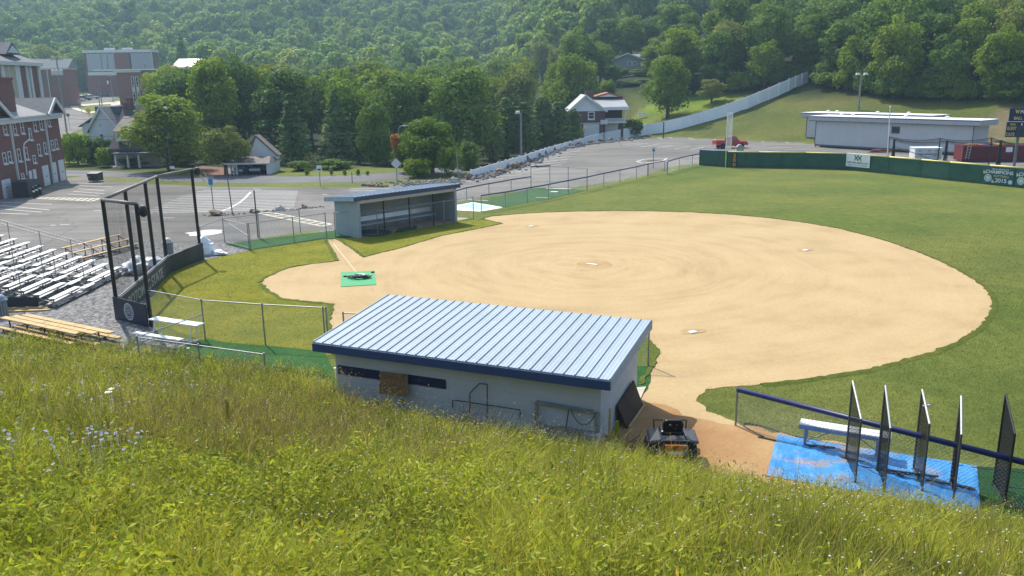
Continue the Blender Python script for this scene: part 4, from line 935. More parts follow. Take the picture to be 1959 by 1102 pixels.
# ------------------------------------------------------------------ outfield wall, pole, scoreboard and what stands behind
GREEN = mat('green windscreen', (0.024, 0.092, 0.056), 0.75, var=.2, scale=1.2, dirt=(0.02, 0.075, 0.045))
YEL = mat('yellow fence tube', (0.74, 0.62, 0.20), 0.5, var=.12, scale=2)
wallpx = [(1338, 316), (1391, 320), (1450, 321), (1540, 322.5), (1619, 325), (1699, 333), (1760, 339.5), (1814, 345.5), (1890, 353), (1959, 360), (2040, 369), (2140, 380)]
WP = [at(*p) for p in wallpx]; WHt = 1.72
def outfield():
    r = thing('outfield_wall', 'green windscreen outfield wall with yellow tube along its top', 'wall', WP[0]); o = Vector(r.location); z = Vector((0, 0, WHt))
    for k, (a, b) in enumerate(zip(WP, WP[1:])):
        d = (b - a).normalized(); n = Vector((d.y, -d.x, 0)) * .05
        m = MB(); m.prism([a - o, b - o, b - o + n, a - o + n], z); m.build('windscreen_panel', GREEN, r)
        nn = max(1, int((b - a).length / 2.4))
        for j in range(nn):
            p = a.lerp(b, j / nn) - o + n * 1.02; m = MB(); m.tube(p, p + z * .985, .025, 6); m.build('seam_post', mat('dark green seam', (0.012, 0.06, 0.035), 0.7), r)
        m = MB(); m.tube(a - o + z, b - o + z, .075, 10); m.build('top_tube', mat('blue fence tube', (0.03, 0.06, 0.2), 0.5) if k == 0 else YEL, r, smooth=True)
        m = MB(); m.beam(a - o + n + Vector((0, 0, .2)), b - o + n + Vector((0, 0, .2)), .03, .05); m.build('bottom_hem', mat('dark green seam', (0.012, 0.06, 0.035)), r)
    r['label'] = 'green windscreen outfield wall with yellow tube along its top'
    # distance numbers
    a, b = WP[1], WP[2]; d = (b - a).normalized(); n = Vector((d.y, -d.x, 0)); c = a + d * .75
    q = thing('distance_sign', 'black sign with 200 in orange digits on the outfield wall', 'sign', c + n * .08); m = MB()
    m.prism([-d * .3, d * .3, d * .3 + n * .03, -d * .3 + n * .03], (0, 0, 1.62)); m.build('sign_board', mat('black sign', (0.02, 0.022, 0.022), 0.6), q)
    OD = mat('orange digits', (0.75, 0.36, 0.03), 0.6)
    for k, ch in enumerate('200'): text(ch, 'digit', OD, q, n * .036 + Vector((0, 0, 1.12 - .5 * k)), d, (0, 0, 1), h=.40, w=.34)
    # white sponsor sign
    a, b = at(1619, 325), at(1664, 329.5); d = (b - a).normalized(); n = Vector((d.y, -d.x, 0))
    wl = (b - a).length; c = a.lerp(b, .5)
    # lies along the wall face
    q = thing('sponsor_sign', 'white hospital sponsor sign with dark green emblem on the outfield wall', 'sign', c + n * .12 + Vector((0, 0, .42)))
    m = MB(); m.prism([-d * wl / 2, d * wl / 2, d * wl / 2 + n * .03, -d * wl / 2 + n * .03], (0, 0, 1.36)); m.build('sign_board', mat('white sign', (0.72, 0.74, 0.74), 0.6, var=.05), q)
    DGN = mat('dark teal print', (0.01, 0.10, 0.085), 0.6); TE = mat('teal print', (0.03, 0.28, 0.22), 0.6)
    f = n * .036
    text('WESTERN MARYLAND', 'lettering', DGN, q, f + Vector((0, 0, .34)), d, (0, 0, 1), w=wl * .88, h=.19)
    text('HEALTH SYSTEM', 'lettering', TE, q, f + Vector((0, 0, .12)), d, (0, 0, 1), w=wl * .80, h=.11)
    m = MB()
    for sgn, zz in ((1, .0), (-1, .28)):
        P = lambda u, v: f + n * (.010 if sgn > 0 else .013) + d * u + Vector((0, 0, .66 + v))
        for k in range(4):
            x = -.42 + .21 * k; y0, y1 = (.56, .20) if sgn < 0 else (.0, .36)
            m.beam(P(x, y0 if k % 2 == 0 else y1), P(x + .21, y1 if k % 2 == 0 else y0), .008, .10)
    m.build('emblem', DGN, q)
    # championship banners
    def champ(pa, pb_, label):
        a, b = at(*pa), at(*pb_); d = (b - a).normalized(); n = Vector((d.y, -d.x, 0)); wl = (b - a).length; c = a.lerp(b, .5)
        q = thing('championship_banner', label, 'banner', c + n * .10 + Vector((0, 0, .12)), group='champions banners on the outfield wall')
        m = MB(); m.prism([-d * wl / 2, d * wl / 2, d * wl / 2 + n * .02, -d * wl / 2 + n * .02], (0, 0, 1.5)); m.build('banner_cloth', mat('blue green banner', (0.02, 0.09, 0.10), 0.7), q)
        f = n * .028; WH = mat('white print', (0.66, 0.70, 0.70), 0.6); BU = mat('buff print', (0.50, 0.46, 0.24), 0.6)
        V = lambda u, v: f + d * (u * wl) + Vector((0, 0, v))
        text('NJCAA REGION XX', 'lettering', WH, q, V(.05, 1.28), d, (0, 0, 1), w=wl * .55, h=.13)
        text('CHAMPIONS', 'lettering', WH, q, V(.02, .93), d, (0, 0, 1), w=wl * .88, h=.30)
        text('SOFTBALL', 'lettering', BU, q, V(.10, .64), d, (0, 0, 1), w=wl * .50, h=.19)
        text('2015', 'lettering', WH, q, V(.10, .18), d, (0, 0, 1), w=wl * .36, h=.36)
        m = MB(); 
        for rr_, u, v in ((.34, -.33, .50), (.19, .40, .28)):
            k = 20; m.quad(*[V(u, v) + n * .004 + d * math.cos(2 * math.pi * i / k) * rr_ + Vector((0, 0, math.sin(2 * math.pi * i / k) * rr_)) for i in range(k)])
        m.build('round_seal', mat('pale seal print', (0.45, 0.55, 0.55), 0.6), q)
        m = MB()
        for u, v, s_ in ((-.47, .92, .26), (-.17, .16, .28)): m.quad(V(u - .03, v + s_), V(u + .09, v - .04), V(u - .03, v - .06))
        m.build('corner_flash', mat('buff print', (0.5, 0.46, 0.24)), q)
        m = MB(); k = 18
        for i in range(k):
            a0 = 2 * math.pi * i / k; a1 = a0 + .22; P = lambda a_, rr_: V(-.33, .50) + n * .008 + d * math.cos(a_) * rr_ + Vector((0, 0, math.sin(a_) * rr_)); m.quad(P(a0, .2), P(a1, .2), P(a1, .26), P(a0, .26))
        m.build('seal_ring', mat('dark teal print', (0.01, 0.1, 0.085)), q)
    champ((1880, 352), (1939, 358), 'CHAMPIONS SOFTBALL 2015 banner shown whole on the green outfield wall')
    champ((1943, 358.5), (2004, 365), 'champions banner cut by the right edge of the photo')
outfield()
def foulpole():
    p = at(1387.5, 320); a, b = WP[1], WP[2]; d = (b - a).normalized(); r = thing('foul_pole', 'tall white foul pole with mesh wing rising from the green wall', 'foul pole', p + Vector((0, -.1, 0)))
    m = MB(); m.tube((0, 0, 0), (0, 0, WHt + .1), .06, 10); m.build('lower_pole', mat('yellow green paint', (0.50, 0.55, 0.16), 0.5), r)
    m = MB(); m.tube((0, .05, WHt + .1), (0, .05, 5.95), .07, 10); m.build('upper_pole', WHITE, r)
    m = MB(); e = d * .52; z = Vector((0, 0, 1)); o = Vector((0, .05, 0)); m.tube(o + e + z * (WHt + .2), o + e + z * 5.9, .045, 8); m.tube(o + z * 5.9, o + e + z * 5.9, .045, 8); m.tube(o + z * (WHt + .2), o + e + z * (WHt + .2), .045, 8); m.build('wing_frame', WHITE, r)
    m = MB(); m.net(o + z * (WHt + .2), o + e + z * (WHt + .2), o + e + z * 5.9, o + z * 5.9, .05, .008); m.build('wing_mesh', WHITE, r)
foulpole()
def scoreboard():
    y = 84.0; tl = up(1932, 207, y); bl = up(1925, 262, y); x0 = (tl.x + bl.x) / 2; zt, zb = tl.z, bl.z; w = 4.7; hgt = zt - zb; dv = Vector((math.cos(-.42), math.sin(-.42), 0)); n = Vector((dv.y, -dv.x, 0))
    r = thing('scoreboard', 'navy scoreboard with yellow lettering on posts at the right edge', 'scoreboard', (x0, y, 0))
    BL = mat('navy scoreboard', (0.012, 0.02, 0.075), 0.45, var=.1); YT = mat('yellow lettering', (0.78, 0.55, 0.08), 0.6); WT = mat('white lettering', (0.78, 0.78, 0.78), 0.6); DK = mat('blank digit panel', (0.035, 0.045, 0.05), 0.4)
    def slab(u0, u1, z0, z1, off, t, mm, nm):
        m = MB(); m.prism([dv * u0 + n * off + Vector((0, 0, z0)), dv * u1 + n * off + Vector((0, 0, z0)), dv * u1 + n * (off + t) + Vector((0, 0, z0)), dv * u0 + n * (off + t) + Vector((0, 0, z0))], (0, 0, z1 - z0)); return m.build(nm, mm, r)
    zm = zb + hgt * .53
    slab(0, w, zm + .05, zt, 0, .22, BL, 'upper_panel'); slab(-.12, w, zb, zm, 0, .22, BL, 'lower_panel'); slab(0, w, zm, zm + .05, .02, .21, WT, 'divider')
    f = n * .226
    T = lambda s, u, z, h, w_, mm: text(s, 'lettering', mm, r, dv * u + f + Vector((0, 0, z)), dv, (0, 0, 1), h=h, w=w_, align='LEFT')
    T('POTOMAC STATE', .92, zt - .50, .34, 2.9, WT); T('BALL', .42, zm + .22, .30, .72, YT); T('STRIKE', 1.9, zm + .22, .30, 1.0, YT); T('OUT', 3.6, zm + .22, .30, .55, YT)
    T('INN', .2, zm - .34, .2, .42, YT)
    for k in range(8): T(str(k + 1), .97 + .43 * k, zm - .34, .2, .1, WT)
    T('GUEST', -.05, zm - .78, .32, .80, YT); T('CATS', -.08, zb + .12, .32, .72, YT)
    slab(1.25, 1.62, zm + .15, zm + .68, .221, .02, DK, 'digit_panel')
    for k in range(8):
        for z0 in (zm - .86, zb + .06): slab(.82 + .43 * k, 1.18 + .43 * k, z0, z0 + .44, .221, .02, DK, 'digit_panel')
    # gold W-shaped emblem
    m = MB(); P = lambda u, v: dv * (.48 + (u - .38) * .6) + f + n * .004 + Vector((0, 0, zt - .52 + v * .85))
    for q in (((.38, .46), (.52, .46), (.66, .12), (.58, .0)), ((.58, .0), (.66, .12), (.72, .30), (.66, .46)), ((.66, .46), (.72, .30), (.74, .12), (.82, .0)), ((.82, .0), (.74, .12), (.86, .46), (1.0, .46))):
        m.quad(*[P(*c) for c in q])
    m.build('emblem', YT, r)
    for u in (1.0, 3.9):
        m = MB(); m.tube(dv * u + n * .05, dv * u + n * .05 + Vector((0, 0, zb)), .13, 10); m.build('post', mat('grey steel post', (0.16, 0.17, 0.18), 0.5, .3), r)
scoreboard()
def wheel_at(par, x, y, rad, w, ax='y', rim=None):
    TY = mat('tyre rubber', (0.018, 0.018, 0.018), 0.85); m = MB(); m.lathe([(rad * .6, -w / 2), (rad * .95, -w / 2), (rad, -w * .3), (rad, w * .3), (rad * .95, w / 2), (rad * .6, w / 2)], 18); m.v = [(a, z, b) for a, b, z in m.v]
    o = m.build('wheel', TY, par); o.location = (x, y, rad); m = MB(); m.lathe([(0, -w * .45), (rad * .61, -w * .45), (rad * .61, w * .45), (0, w * .45)], 14); m.v = [(a, z, b) for a, b, z in m.v]; m.build('rim', rim or ALUD, o)
GLASS = mat('dark glass', (0.015, 0.018, 0.02), 0.08, var=.0, spec=.8)
def car(label, loc, rz, kind, col, sc=1.0, group=None, simple=False):
    nm = {'pickup': 'pickup_truck', 'suv': 'sport_utility_car', 'sedan': 'parked_car'}[kind]
    r = thing(nm, label, 'truck' if kind == 'pickup' else 'car', loc, rz, group, sc)
    key = 'car paint %s' % (col,); P = mat(key, col, .28, .1, var=.04, spec=.6); BK = mat('black trim', (0.02, 0.02, 0.02), .5)
    CH = mat('chrome', (0.6, 0.6, 0.6), .2, .9)
    prof, cab, h = {
        'pickup': ([(-2.3, .5), (-2.3, 1.02), (-.42, 1.02), (1.05, 1.02), (2.15, .96), (2.35, .82), (2.35, .48), (1.0, .38), (-1.0, .38)], [(-.5, 1.02), (-.38, 1.62), (-.2, 1.70), (.45, 1.70), (.62, 1.64), (1.15, 1.02)], .85),
        'suv': ([(-2.2, .45), (-2.25, 1.0), (1.1, 1.05), (2.1, .96), (2.25, .8), (2.25, .42), (-1, .35)], [(-2.22, 1.0), (-2.0, 1.66), (-1.8, 1.74), (.3, 1.74), (.5, 1.68), (1.15, 1.04)], .85),
        'sedan': ([(-2.2, .42), (-2.25, .85), (-1.5, .95), (1.0, .92), (2.1, .78), (2.25, .62), (2.2, .35), (-1, .3)], [(-1.75, .93), (-1.1, 1.38), (-.8, 1.43), (.1, 1.43), (.35, 1.38), (1.1, .91)], .8)}[kind]
    m = MB(); m.prism([(x, -h, z) for x, z in prof], (0, 2 * h, 0)); m.build('body', P, r, bevel=.07)
    if kind == 'pickup':
        m = MB(); m.box(-2.2, -.7, 1.0, -.55, .7, 1.024); m.build('bed_liner', BK, r)
        for s in (-1, 1):
            m = MB(); m.box(-2.28, s * .72 - .09, 1.02, -.45, s * .72 + .09, 1.09); m.build('bed_rail', P, r, bevel=.02)
        m = MB(); m.box(-2.34, -.74, .98, -2.25, .74, 1.09); m.build('tailgate', P, r, bevel=.02)
    m = MB(); a = [(x, -h + .1, z) for x, z in cab]; b = [(x, h - .1, z) for x, z in cab]; ins = [(x, (-h + .1) + .14 * (z - cab[0][1]), z) for x, z in cab]; ins2 = [(x, (h - .1) - .14 * (z - cab[0][1]), z) for x, z in cab]
    n = len(cab); m.add(ins + ins2, [tuple(range(n)), tuple(range(2 * n - 1, n - 1, -1))] + [(i, n + i, n + (i + 1) % n, (i + 1) % n) for i in range(n)]); m.build('cabin', P, r, bevel=.04)
    # windows: side panes, windscreen and rear pane
    z0, z1 = cab[0][1] + .06, max(z for _, z in cab) - .10
    fx = lambda z, fr: (cab[-1][0] + (cab[-2][0] - cab[-1][0]) * (z - cab[-1][1]) / (cab[-2][1] - cab[-1][1])) if fr else (cab[0][0] + (cab[1][0] - cab[0][0]) * (z - cab[0][1]) / (cab[1][1] - cab[0][1]))
    for s in (-1, 1):
        yy = lambda z: s * ((h - .1) - .14 * (z - cab[0][1]) + .012)
        mid = (fx(z0, 0) + fx(z0, 1)) / 2 - .05
        for xa0, xa1, xb1, xb0 in ((fx(z0, 0) + .12, fx(z1, 0) + .14, mid - .06, mid - .06), (mid + .06, mid + .06, fx(z1, 1) - .16, fx(z0, 1) - .22)):
            m = MB(); m.quad((xa0, yy(z0), z0), (xb0, yy(z0), z0), (xb1, yy(z1), z1), (xa1, yy(z1), z1)); m.build('side_window', GLASS, r)
    for fr, sg in ((0, -1), (1, 1)):
        m = MB(); w0, w1 = h - .2, h - .3; m.quad(*[(fx(z, fr) + sg * .014, y, z) for y, z in ((-w0, z0), (w0, z0), (w1, z1), (-w1, z1))]); m.build('windscreen' if fr else 'rear_window', GLASS, r)
    for x in (-1.38, 1.42):
        for s in (-1, 1): wheel_at(r, x, s * (h - .06), .36 if kind != 'sedan' else .31, .24)
    for sx, nm2, c2 in ((-1, 'tail_light', (0.4, 0.01, 0.01)), (1, 'headlight', (0.7, 0.7, 0.68))):
        for s in (-1, 1):
            x = (prof[1][0] if sx < 0 else prof[-3][0] + .0) ; m = MB(); zz = .72 if kind != 'sedan' else .62; m.box(x - .03, s * (h - .18) - .12, zz, x + .03, s * (h - .18) + .12, zz + .16); m.build(nm2, mat('lamp lens %s' % nm2, c2, .2), r)
    for x in (prof[1][0], prof[-3][0]):
        m = MB(); m.box(x - .06, -h + .02, .42, x + .06, h - .02, .56); m.build('bumper', CH if kind == 'pickup' else BK, r, bevel=.03)
    return r
pt = at(1396, 283.5); car('red pickup truck parked behind the foul pole', (pt.x, pt.y, .004), math.radians(8), 'pickup', (0.46, 0.015, 0.025), 1.0)
# grey object by the truck: a low ribbed utility box with a rounded top
c = up(1416, 286, 96.5); r = thing('utility_box', 'grey rounded utility cabinet behind the green wall beside the red pickup', 'cabinet', (c.x, c.y, 0)); GB = mat('grey green steel', (0.30, 0.33, 0.30), .6)
m = MB(); m.prism([(-.42, 0, 0), (.42, 0, 0), (.42, 0, 1.75), (.48, 0, 1.95), (.3, 0, 2.0), (.14, 0, 2.2), (-.14, 0, 2.2), (-.3, 0, 2.0), (-.48, 0, 1.95), (-.42, 0, 1.75)], (0, .5, 0)); m.build('cabinet', GB, r, bevel=.04)
m = MB(); m.box(-.34, -.02, .3, .34, -.004, 1.7); m.build('door', mat('paler grey steel', (0.36, 0.39, 0.36), .6), r)

# ------------------------------------------------------------------ trailers, container, cage
TW = mat('pale trailer siding', (0.46, 0.47, 0.475), .6, var=.05, scale=.5); TR = mat('white roof membrane', (0.78, 0.78, 0.77), .6, var=.05); TT = mat('dark grey trim', (0.10, 0.10, 0.11), .6)
def trailer(label, a, b, h0, h1, hr, depth, win, sc=1):
    a, b = Vector(a), Vector(b); d = b - a; Ln = d.length; rz = math.atan2(d.y, d.x); r = thing('office_trailer', label, 'trailer', a, rz)
    m = MB(); m.box(0, 0, h0, Ln, depth, h1); m.build('siding', TW, r)
    m = MB()
    for i in range(1, int(Ln / 1.2)): m.box(i * 1.2 - .012, -.006, h0, i * 1.2 + .012, -.001, h1)
    m.build('siding_batten', mat('siding joint', (0.35, 0.365, 0.38), .6), r)
    m = MB(); m.box(-.85, -.42, h1, Ln + .85, depth + .3, hr); m.build('roof_fascia', mat('pale fascia', (0.37, 0.385, 0.40), .6), r)
    m = MB(); m.box(-.9, -.46, hr, Ln + .9, depth + .34, hr + .05); m.build('roof', TR, r)
    for z in (h1 + .02, hr - .06):
        m = MB(); m.beam((-.85, -.44, z), (Ln + .85, -.44, z), .03, .07); m.beam((-.87, -.42, z), (-.87, depth + .3, z), .03, .07); m.build('trim_strip', TT, r)
    for x in (-.0, Ln):
        m = MB(); m.box(x - .05, -.03, h0, x + .05, .02, h1); m.build('corner_trim', TT, r)
    m = MB(); m.box(0, -.01, h0 - .22, Ln, depth, h0); m.build('chassis_beam', TT, r)
    m = MB(); m.box(.6, .4, .0, Ln - .4, depth - .2, h0 - .22); m.build('underside_shade', mat('underfloor shade', (0.025, 0.025, 0.027), .9), r)  # dark box stands for the shade in the gap below the trailer
    for x in (.1, Ln * .3, Ln * .62, Ln - .2):
        m = MB(); m.beam((x, .1, 0), (x, .1, h0 - .2), .10); m.build('jack', TT, r)
    if win:
        m = MB(); m.box(win[0], -.04, win[2], win[1], -.005, win[3]); w = m.build('window', TT, r); m = MB(); m.box(win[0] + .1, -.055, win[2] + .1, win[1] - .1, -.042, win[3] - .1); m.build('pane', GLASS, w)
    for x in (Ln * .12, Ln * .2, Ln * .55, Ln * .8):
        m = MB(); m.lathe([(.12, 0), (.12, .16), (.25, .18), (.25, .26), (.05, .32), (0, .32)], 10, (x, depth * .5, hr + .05)); m.build('roof_vent', TR, r)
    return r, Ln
ta, tb = at(1558, 281), at(1857, 299); Ln = (tb - ta).length; u0 = .505 * Ln
wz = lambda px, py: hit(px, py, ta, Vector((-(tb - ta).y, (tb - ta).x, 0)))
pw0, pw1 = wz(1699.5, 241.5), wz(1721, 255.8)
htop, hb = wz(1558, 231), wz(1558, 222); hbot = wz(1558, 275.5)
trailer('long pale grey office trailer with one small dark window behind the green wall', ta, tb, hbot.z, htop.z, hb.z, 4.0, ((pw0 - ta).length, (pw1 - ta).xy.length, pw1.z, pw0.z))
t2 = at(1541, 270.5); dv = (tb - ta).normalized()
wz2 = lambda px, py: hit(px, py, t2, Vector((-dv.y, dv.x, 0)))
trailer('white office trailer standing behind the longer grey one', t2, t2 + dv * (Ln * .86), wz2(1541, 262).z, wz2(1541, 224).z, wz2(1541, 215.5).z, 4.0, None)
def container():
    y = 95.0; c = up(1842, 279, y); rz = math.radians(-8)
    r = thing('shipping_container', 'dark red steel container behind the right end of the green wall', 'container', (c.x, y, 0), rz); h = c.z
    RD = mat('dark red steel', (0.13, 0.013, 0.02), .5, var=.15, scale=1); m = MB(); m.box(0, 0, .12, 12, 2.44, h)
    for i in range(46): m.box(.1 + .26 * i, -.03, .25, .1 + .26 * i + .13, -.001, h - .15)
    m.build('steel_shell', RD, r)
    m = MB(); m.box(-.03, -.05, h - .12, 12.05, .06, h + .03); m.box(-.03, -.05, .05, .1, .08, h); m.build('corner_frame', mat('faded red rail', (0.28, 0.06, 0.06), .5), r)
    m = MB(); m.box(4.6, -.045, 1.1, 5.3, -.034, 1.65); m.build('notice', WHITE, r)
    m = MB(); m.tube((.4, -.06, .3), (.55, -.06, h + .1), .03); m.tube((.75, -.06, .3), (.9, -.06, h + .1), .03)
    for k in range(6): m.tube((.42 + .02 * k, -.06, .5 + .3 * k), (.78 + .02 * k, -.06, .5 + .3 * k), .02)
    o = m.build('ladder', mat('pale ladder', (0.6, 0.55, 0.53), .5)); o.location = r.location; o.rotation_euler = (0, 0, rz); tag(o, 'pale ladder leaning on the left end of the red container', 'ladder')
    M_ = Matrix.Translation(r.location) @ Matrix.Rotation(rz, 4, 'Z')
    for k, (x, cc, rad, lb) in enumerate(((1.1, (0.66, 0.30, 0.06), (.75, .4, .14), 'orange bundle on the left end of the red container roof'), (2.5, (0.02, 0.16, 0.42), (.9, .5, .16), 'blue folded tarpaulin on the red container roof'), (1.9, (0.55, 0.16, 0.10), (1.2, .3, .09), 'red bundle of poles on the red container roof'), (4.2, (0.5, 0.33, 0.10), (.9, .4, .12), 'yellow brown bundle on the red container roof'))):
        m = MB(); m.blob((0, 0, rad[2] * .7), rad, k + 2, .3, 2, 2); o = m.build('folded_bundle', mat('bundle %d' % k, cc, .7, var=.25)); o.location = M_ @ Vector((x, .6 + .3 * (k % 2), h)); o.rotation_euler = (0, 0, rz); tag(o, lb, 'bundle')
container()
def utility():
    y = 93.5; c = up(1750, 300, y); r = thing('service_truck_body', 'white utility box with tool drawers behind the green wall', 'utility box', (c.x, y, 0), math.radians(-6)); zt = up(1750, 283.5, y).z
    m = MB(); m.box(0, 0, .5, 2.9, 1.8, zt); m.build('box_body', mat('off white enamel', (0.66, 0.67, 0.66), .45), r, bevel=.06)
    m = MB(); m.box(-.05, -.05, zt - .06, 2.95, 1.85, zt + .03); m.build('lid', WHITE, r, bevel=.03)
    for a, b, z0, z1 in ((.1, 1.3, .7, zt - .75), (1.45, 2.8, .7, zt - .75), (.1, .9, zt - .62, zt - .2), (1.0, 1.9, zt - .62, zt - .2), (2.0, 2.8, zt - .62, zt - .2)):
        m = MB(); m.box(a, -.03, z0, b, -.004, z1); q = m.build('drawer', mat('pale enamel', (0.56, 0.57, 0.57), .45), r, bevel=.01); m = MB(); m.box((a + b) / 2 - .12, -.05, z1 - .12, (a + b) / 2 + .12, -.032, z1 - .06); m.build('handle', BLACKM, q)
    m = MB(); m.box(.2, -.036, zt - .7, 2.6, -.004, zt - .64); m.build('rubber_strip', BLACKM, r)
    for x in (.7, 2.2): wheel_at(r, x, .15, .32, .2)
utility()
def cage():
    y0 = 91.5; tops = [up(1711, 266, y0), up(1812, 269, y0 - 2), up(1915, 268, y0 - 4.5), up(1990, 278, y0 - 6)]
    r = thing('batting_cage', 'sagging black netting of a batting cage on posts behind the wall', 'batting cage', (tops[0].x, tops[0].y, 0)); o = Vector(r.location); NT = mat('black cage netting', (0.035, 0.035, 0.04), .9)
    for t in tops:
        for back in (0, 3.6):
            p = Vector((t.x + back * .3, t.y + back, 0)) - o; m = MB(); m.tube(p, p + Vector((0, 0, t.z)), .06, 8); m.build('post', BLACKM, r)
    for a, b in zip(tops, tops[1:]):
        for back in (0, 3.6):
            sh = Vector((back * .3, back, 0)); f_ = lambda t, dz: a.lerp(b, t) + sh - o + Vector((0, 0, -.55 * 4 * t * (1 - t) * .55 - dz))
            m = MB()
            for i in range(10):
                m.tube(f_(i / 10, 0), f_((i + 1) / 10, 0), .03, 6)
                for k in range(6): m.tube(f_(i / 10, .05 * k), f_((i + 1) / 10, .05 * k + .02), .012, 4)
            for i in range(40):
                m.tube(f_(i / 40, 0), f_(i / 40, .34), .008, 3)
            m.build('sagging_net', NT, r)
        for i in range(12):
            pass
    for t in tops[:3]:   # gathered net hanging round the posts
        p = Vector((t.x, t.y, 0)) - o; m = MB(); rr = random.Random(int(t.x))
        for k in range(26):
            a = rr.uniform(0, 6.28); q = p + Vector((math.cos(a) * .1, math.sin(a) * .1, 0)); e = p + Vector((rr.uniform(-.28, .28), rr.uniform(-.1, .1), 0)); m.tube(q + Vector((0, 0, t.z - .05)), e + Vector((0, 0, rr.uniform(.1, .5))), .018, 4)
        m.build('gathered_net', NT, r)
    a = tops[0] - o; m = MB(); m.tube(a + Vector((.1, 0, -.8)), a + Vector((3.9, -.3, -2.1 if a.z > 2.2 else -a.z + .1)), .04, 6); m.build('brace_pipe', GALV, r)
cage()
# poles of many kinds
def simple_pole(label, base, h, rad, mm, name='pole', cat='pole', lean=(0, 0)):
    r = thing(name, label, cat, base); m = MB(); m.tube((0, 0, 0), (lean[0], lean[1], h), rad, 8, rad * .85); m.build('shaft', mm, r); return r
y = 90.5; c = up(1698, 303, y); tp = up(1703, 206, y)
r = simple_pole('thin white flagpole standing in front of the grey trailer', (c.x, y, 0), tp.z, .07, WHITE, 'flagpole', 'flagpole', (tp.x - c.x, 0)); m = MB(); m.blob((tp.x - c.x, 0, tp.z + .08), (.1, .1, .1), 1, 0, 1); m.build('finial', WHITE, r)
WOODP = mat('grey weathered pole', (0.25, 0.235, 0.21), .85, var=.25, scale=3)
def floodlight(label, base, top, heads, name='flood_light', mm=None):
    r = thing(name, label, 'flood light', base); h = top.z - base[2]; m = MB(); m.tube((0, 0, 0), (0, 0, h), .16, 10, .12); m.build('pole', mm or WOODP, r)
    HS = mat('lamp housing', (0.62, 0.62, 0.60), .4, .2)
    for dx in heads:
        m = MB(); m.tube((0, 0, h - .1), (dx, 0, h + .02), .04, 6); m.hexa([(dx - .32, -.25, h - .05), (dx + .32, -.25, h - .05), (dx + .32, .25, h), (dx - .32, .25, h), (dx - .24, -.15, h + .25), (dx + .24, -.15, h + .25), (dx + .24, .2, h + .28), (dx - .24, .2, h + .28)]); m.build('lamp_head', HS, r)
    return r
b0 = at(997, 297); floodlight('wooden pole with one flood lamp among the boulders of the lot', b0, up(995, 216.5, b0.y), (-.4,))
yy = 136.0; c = up(1641, 225, yy); floodlight('wooden pole with two flood lamps behind the trailers', (c.x, yy, L(c.x, yy)), up(1645, 143, yy), (-.55, .7))
# ------------------------------------------------------------------ buildings on the left
BRICK = brickmat('red brick', (0.17, 0.064, 0.05), (0.215, 0.083, 0.063), (0.19, 0.125, 0.105), 1, .24, .08, .01)
BRICK2 = brickmat('far red brick', (0.20, 0.075, 0.055), (0.24, 0.09, 0.065), (0.22, 0.14, 0.12), 1, .3, .1, .01)
TRIM = mat('white painted trim', (0.62, 0.62, 0.61), .6, var=.05)
SLATE = mat('grey shingle roof', (0.125, 0.13, 0.135), .85, var=.18, scale=1.5, bmp=.3)
SLATEL = mat('light grey shingle roof', (0.20, 0.21, 0.21), .85, var=.14, scale=1.5, bmp=.3)
SIDING = mat('white clapboard', (0.68, 0.70, 0.72), .65, var=.04)
BROOF = mat('brown grey shingles', (0.17, 0.145, 0.125), .85, var=.2, scale=2)
def window(par, x0, x1, z0, z1, y, sy=-1, fr=.09, sill=True, mull=0, mm=None, name='window', pm=None):
    m = MB(); t = .05
    for a in ((x0, z0, x0 + fr, z1), (x1 - fr, z0, x1, z1), (x0 + fr, z1 - fr, x1 - fr, z1), (x0 + fr, z0, x1 - fr, z0 + fr), (x0 + fr, (z0 + z1) / 2 - .025, x1 - fr, (z0 + z1) / 2 + .025)):
        m.box(a[0], min(y, y + sy * t), a[1], a[2], max(y, y + sy * t), a[3])
    for k in range(mull):
        x = x0 + (x1 - x0) * (k + 1) / (mull + 1); m.box(x - .02, min(y, y + sy * t * .9), z0 + fr, x + .02, max(y, y + sy * t * .9), z1 - fr)
    w = m.build(name, mm or TRIM, par)
    m = MB(); m.box(x0 + fr * .5, min(y, y + sy * .02), z0 + fr * .5, x1 - fr * .5, max(y, y + sy * .02), z1 - fr * .5); m.build('pane', pm or GLASS, w)
    if sill:
        m = MB(); m.box(x0 - .06, min(y, y + sy * .16), z0 - .12, x1 + .06, max(y, y + sy * .16), z0 - .003); m.build('sill', TRIM, w)
    return w
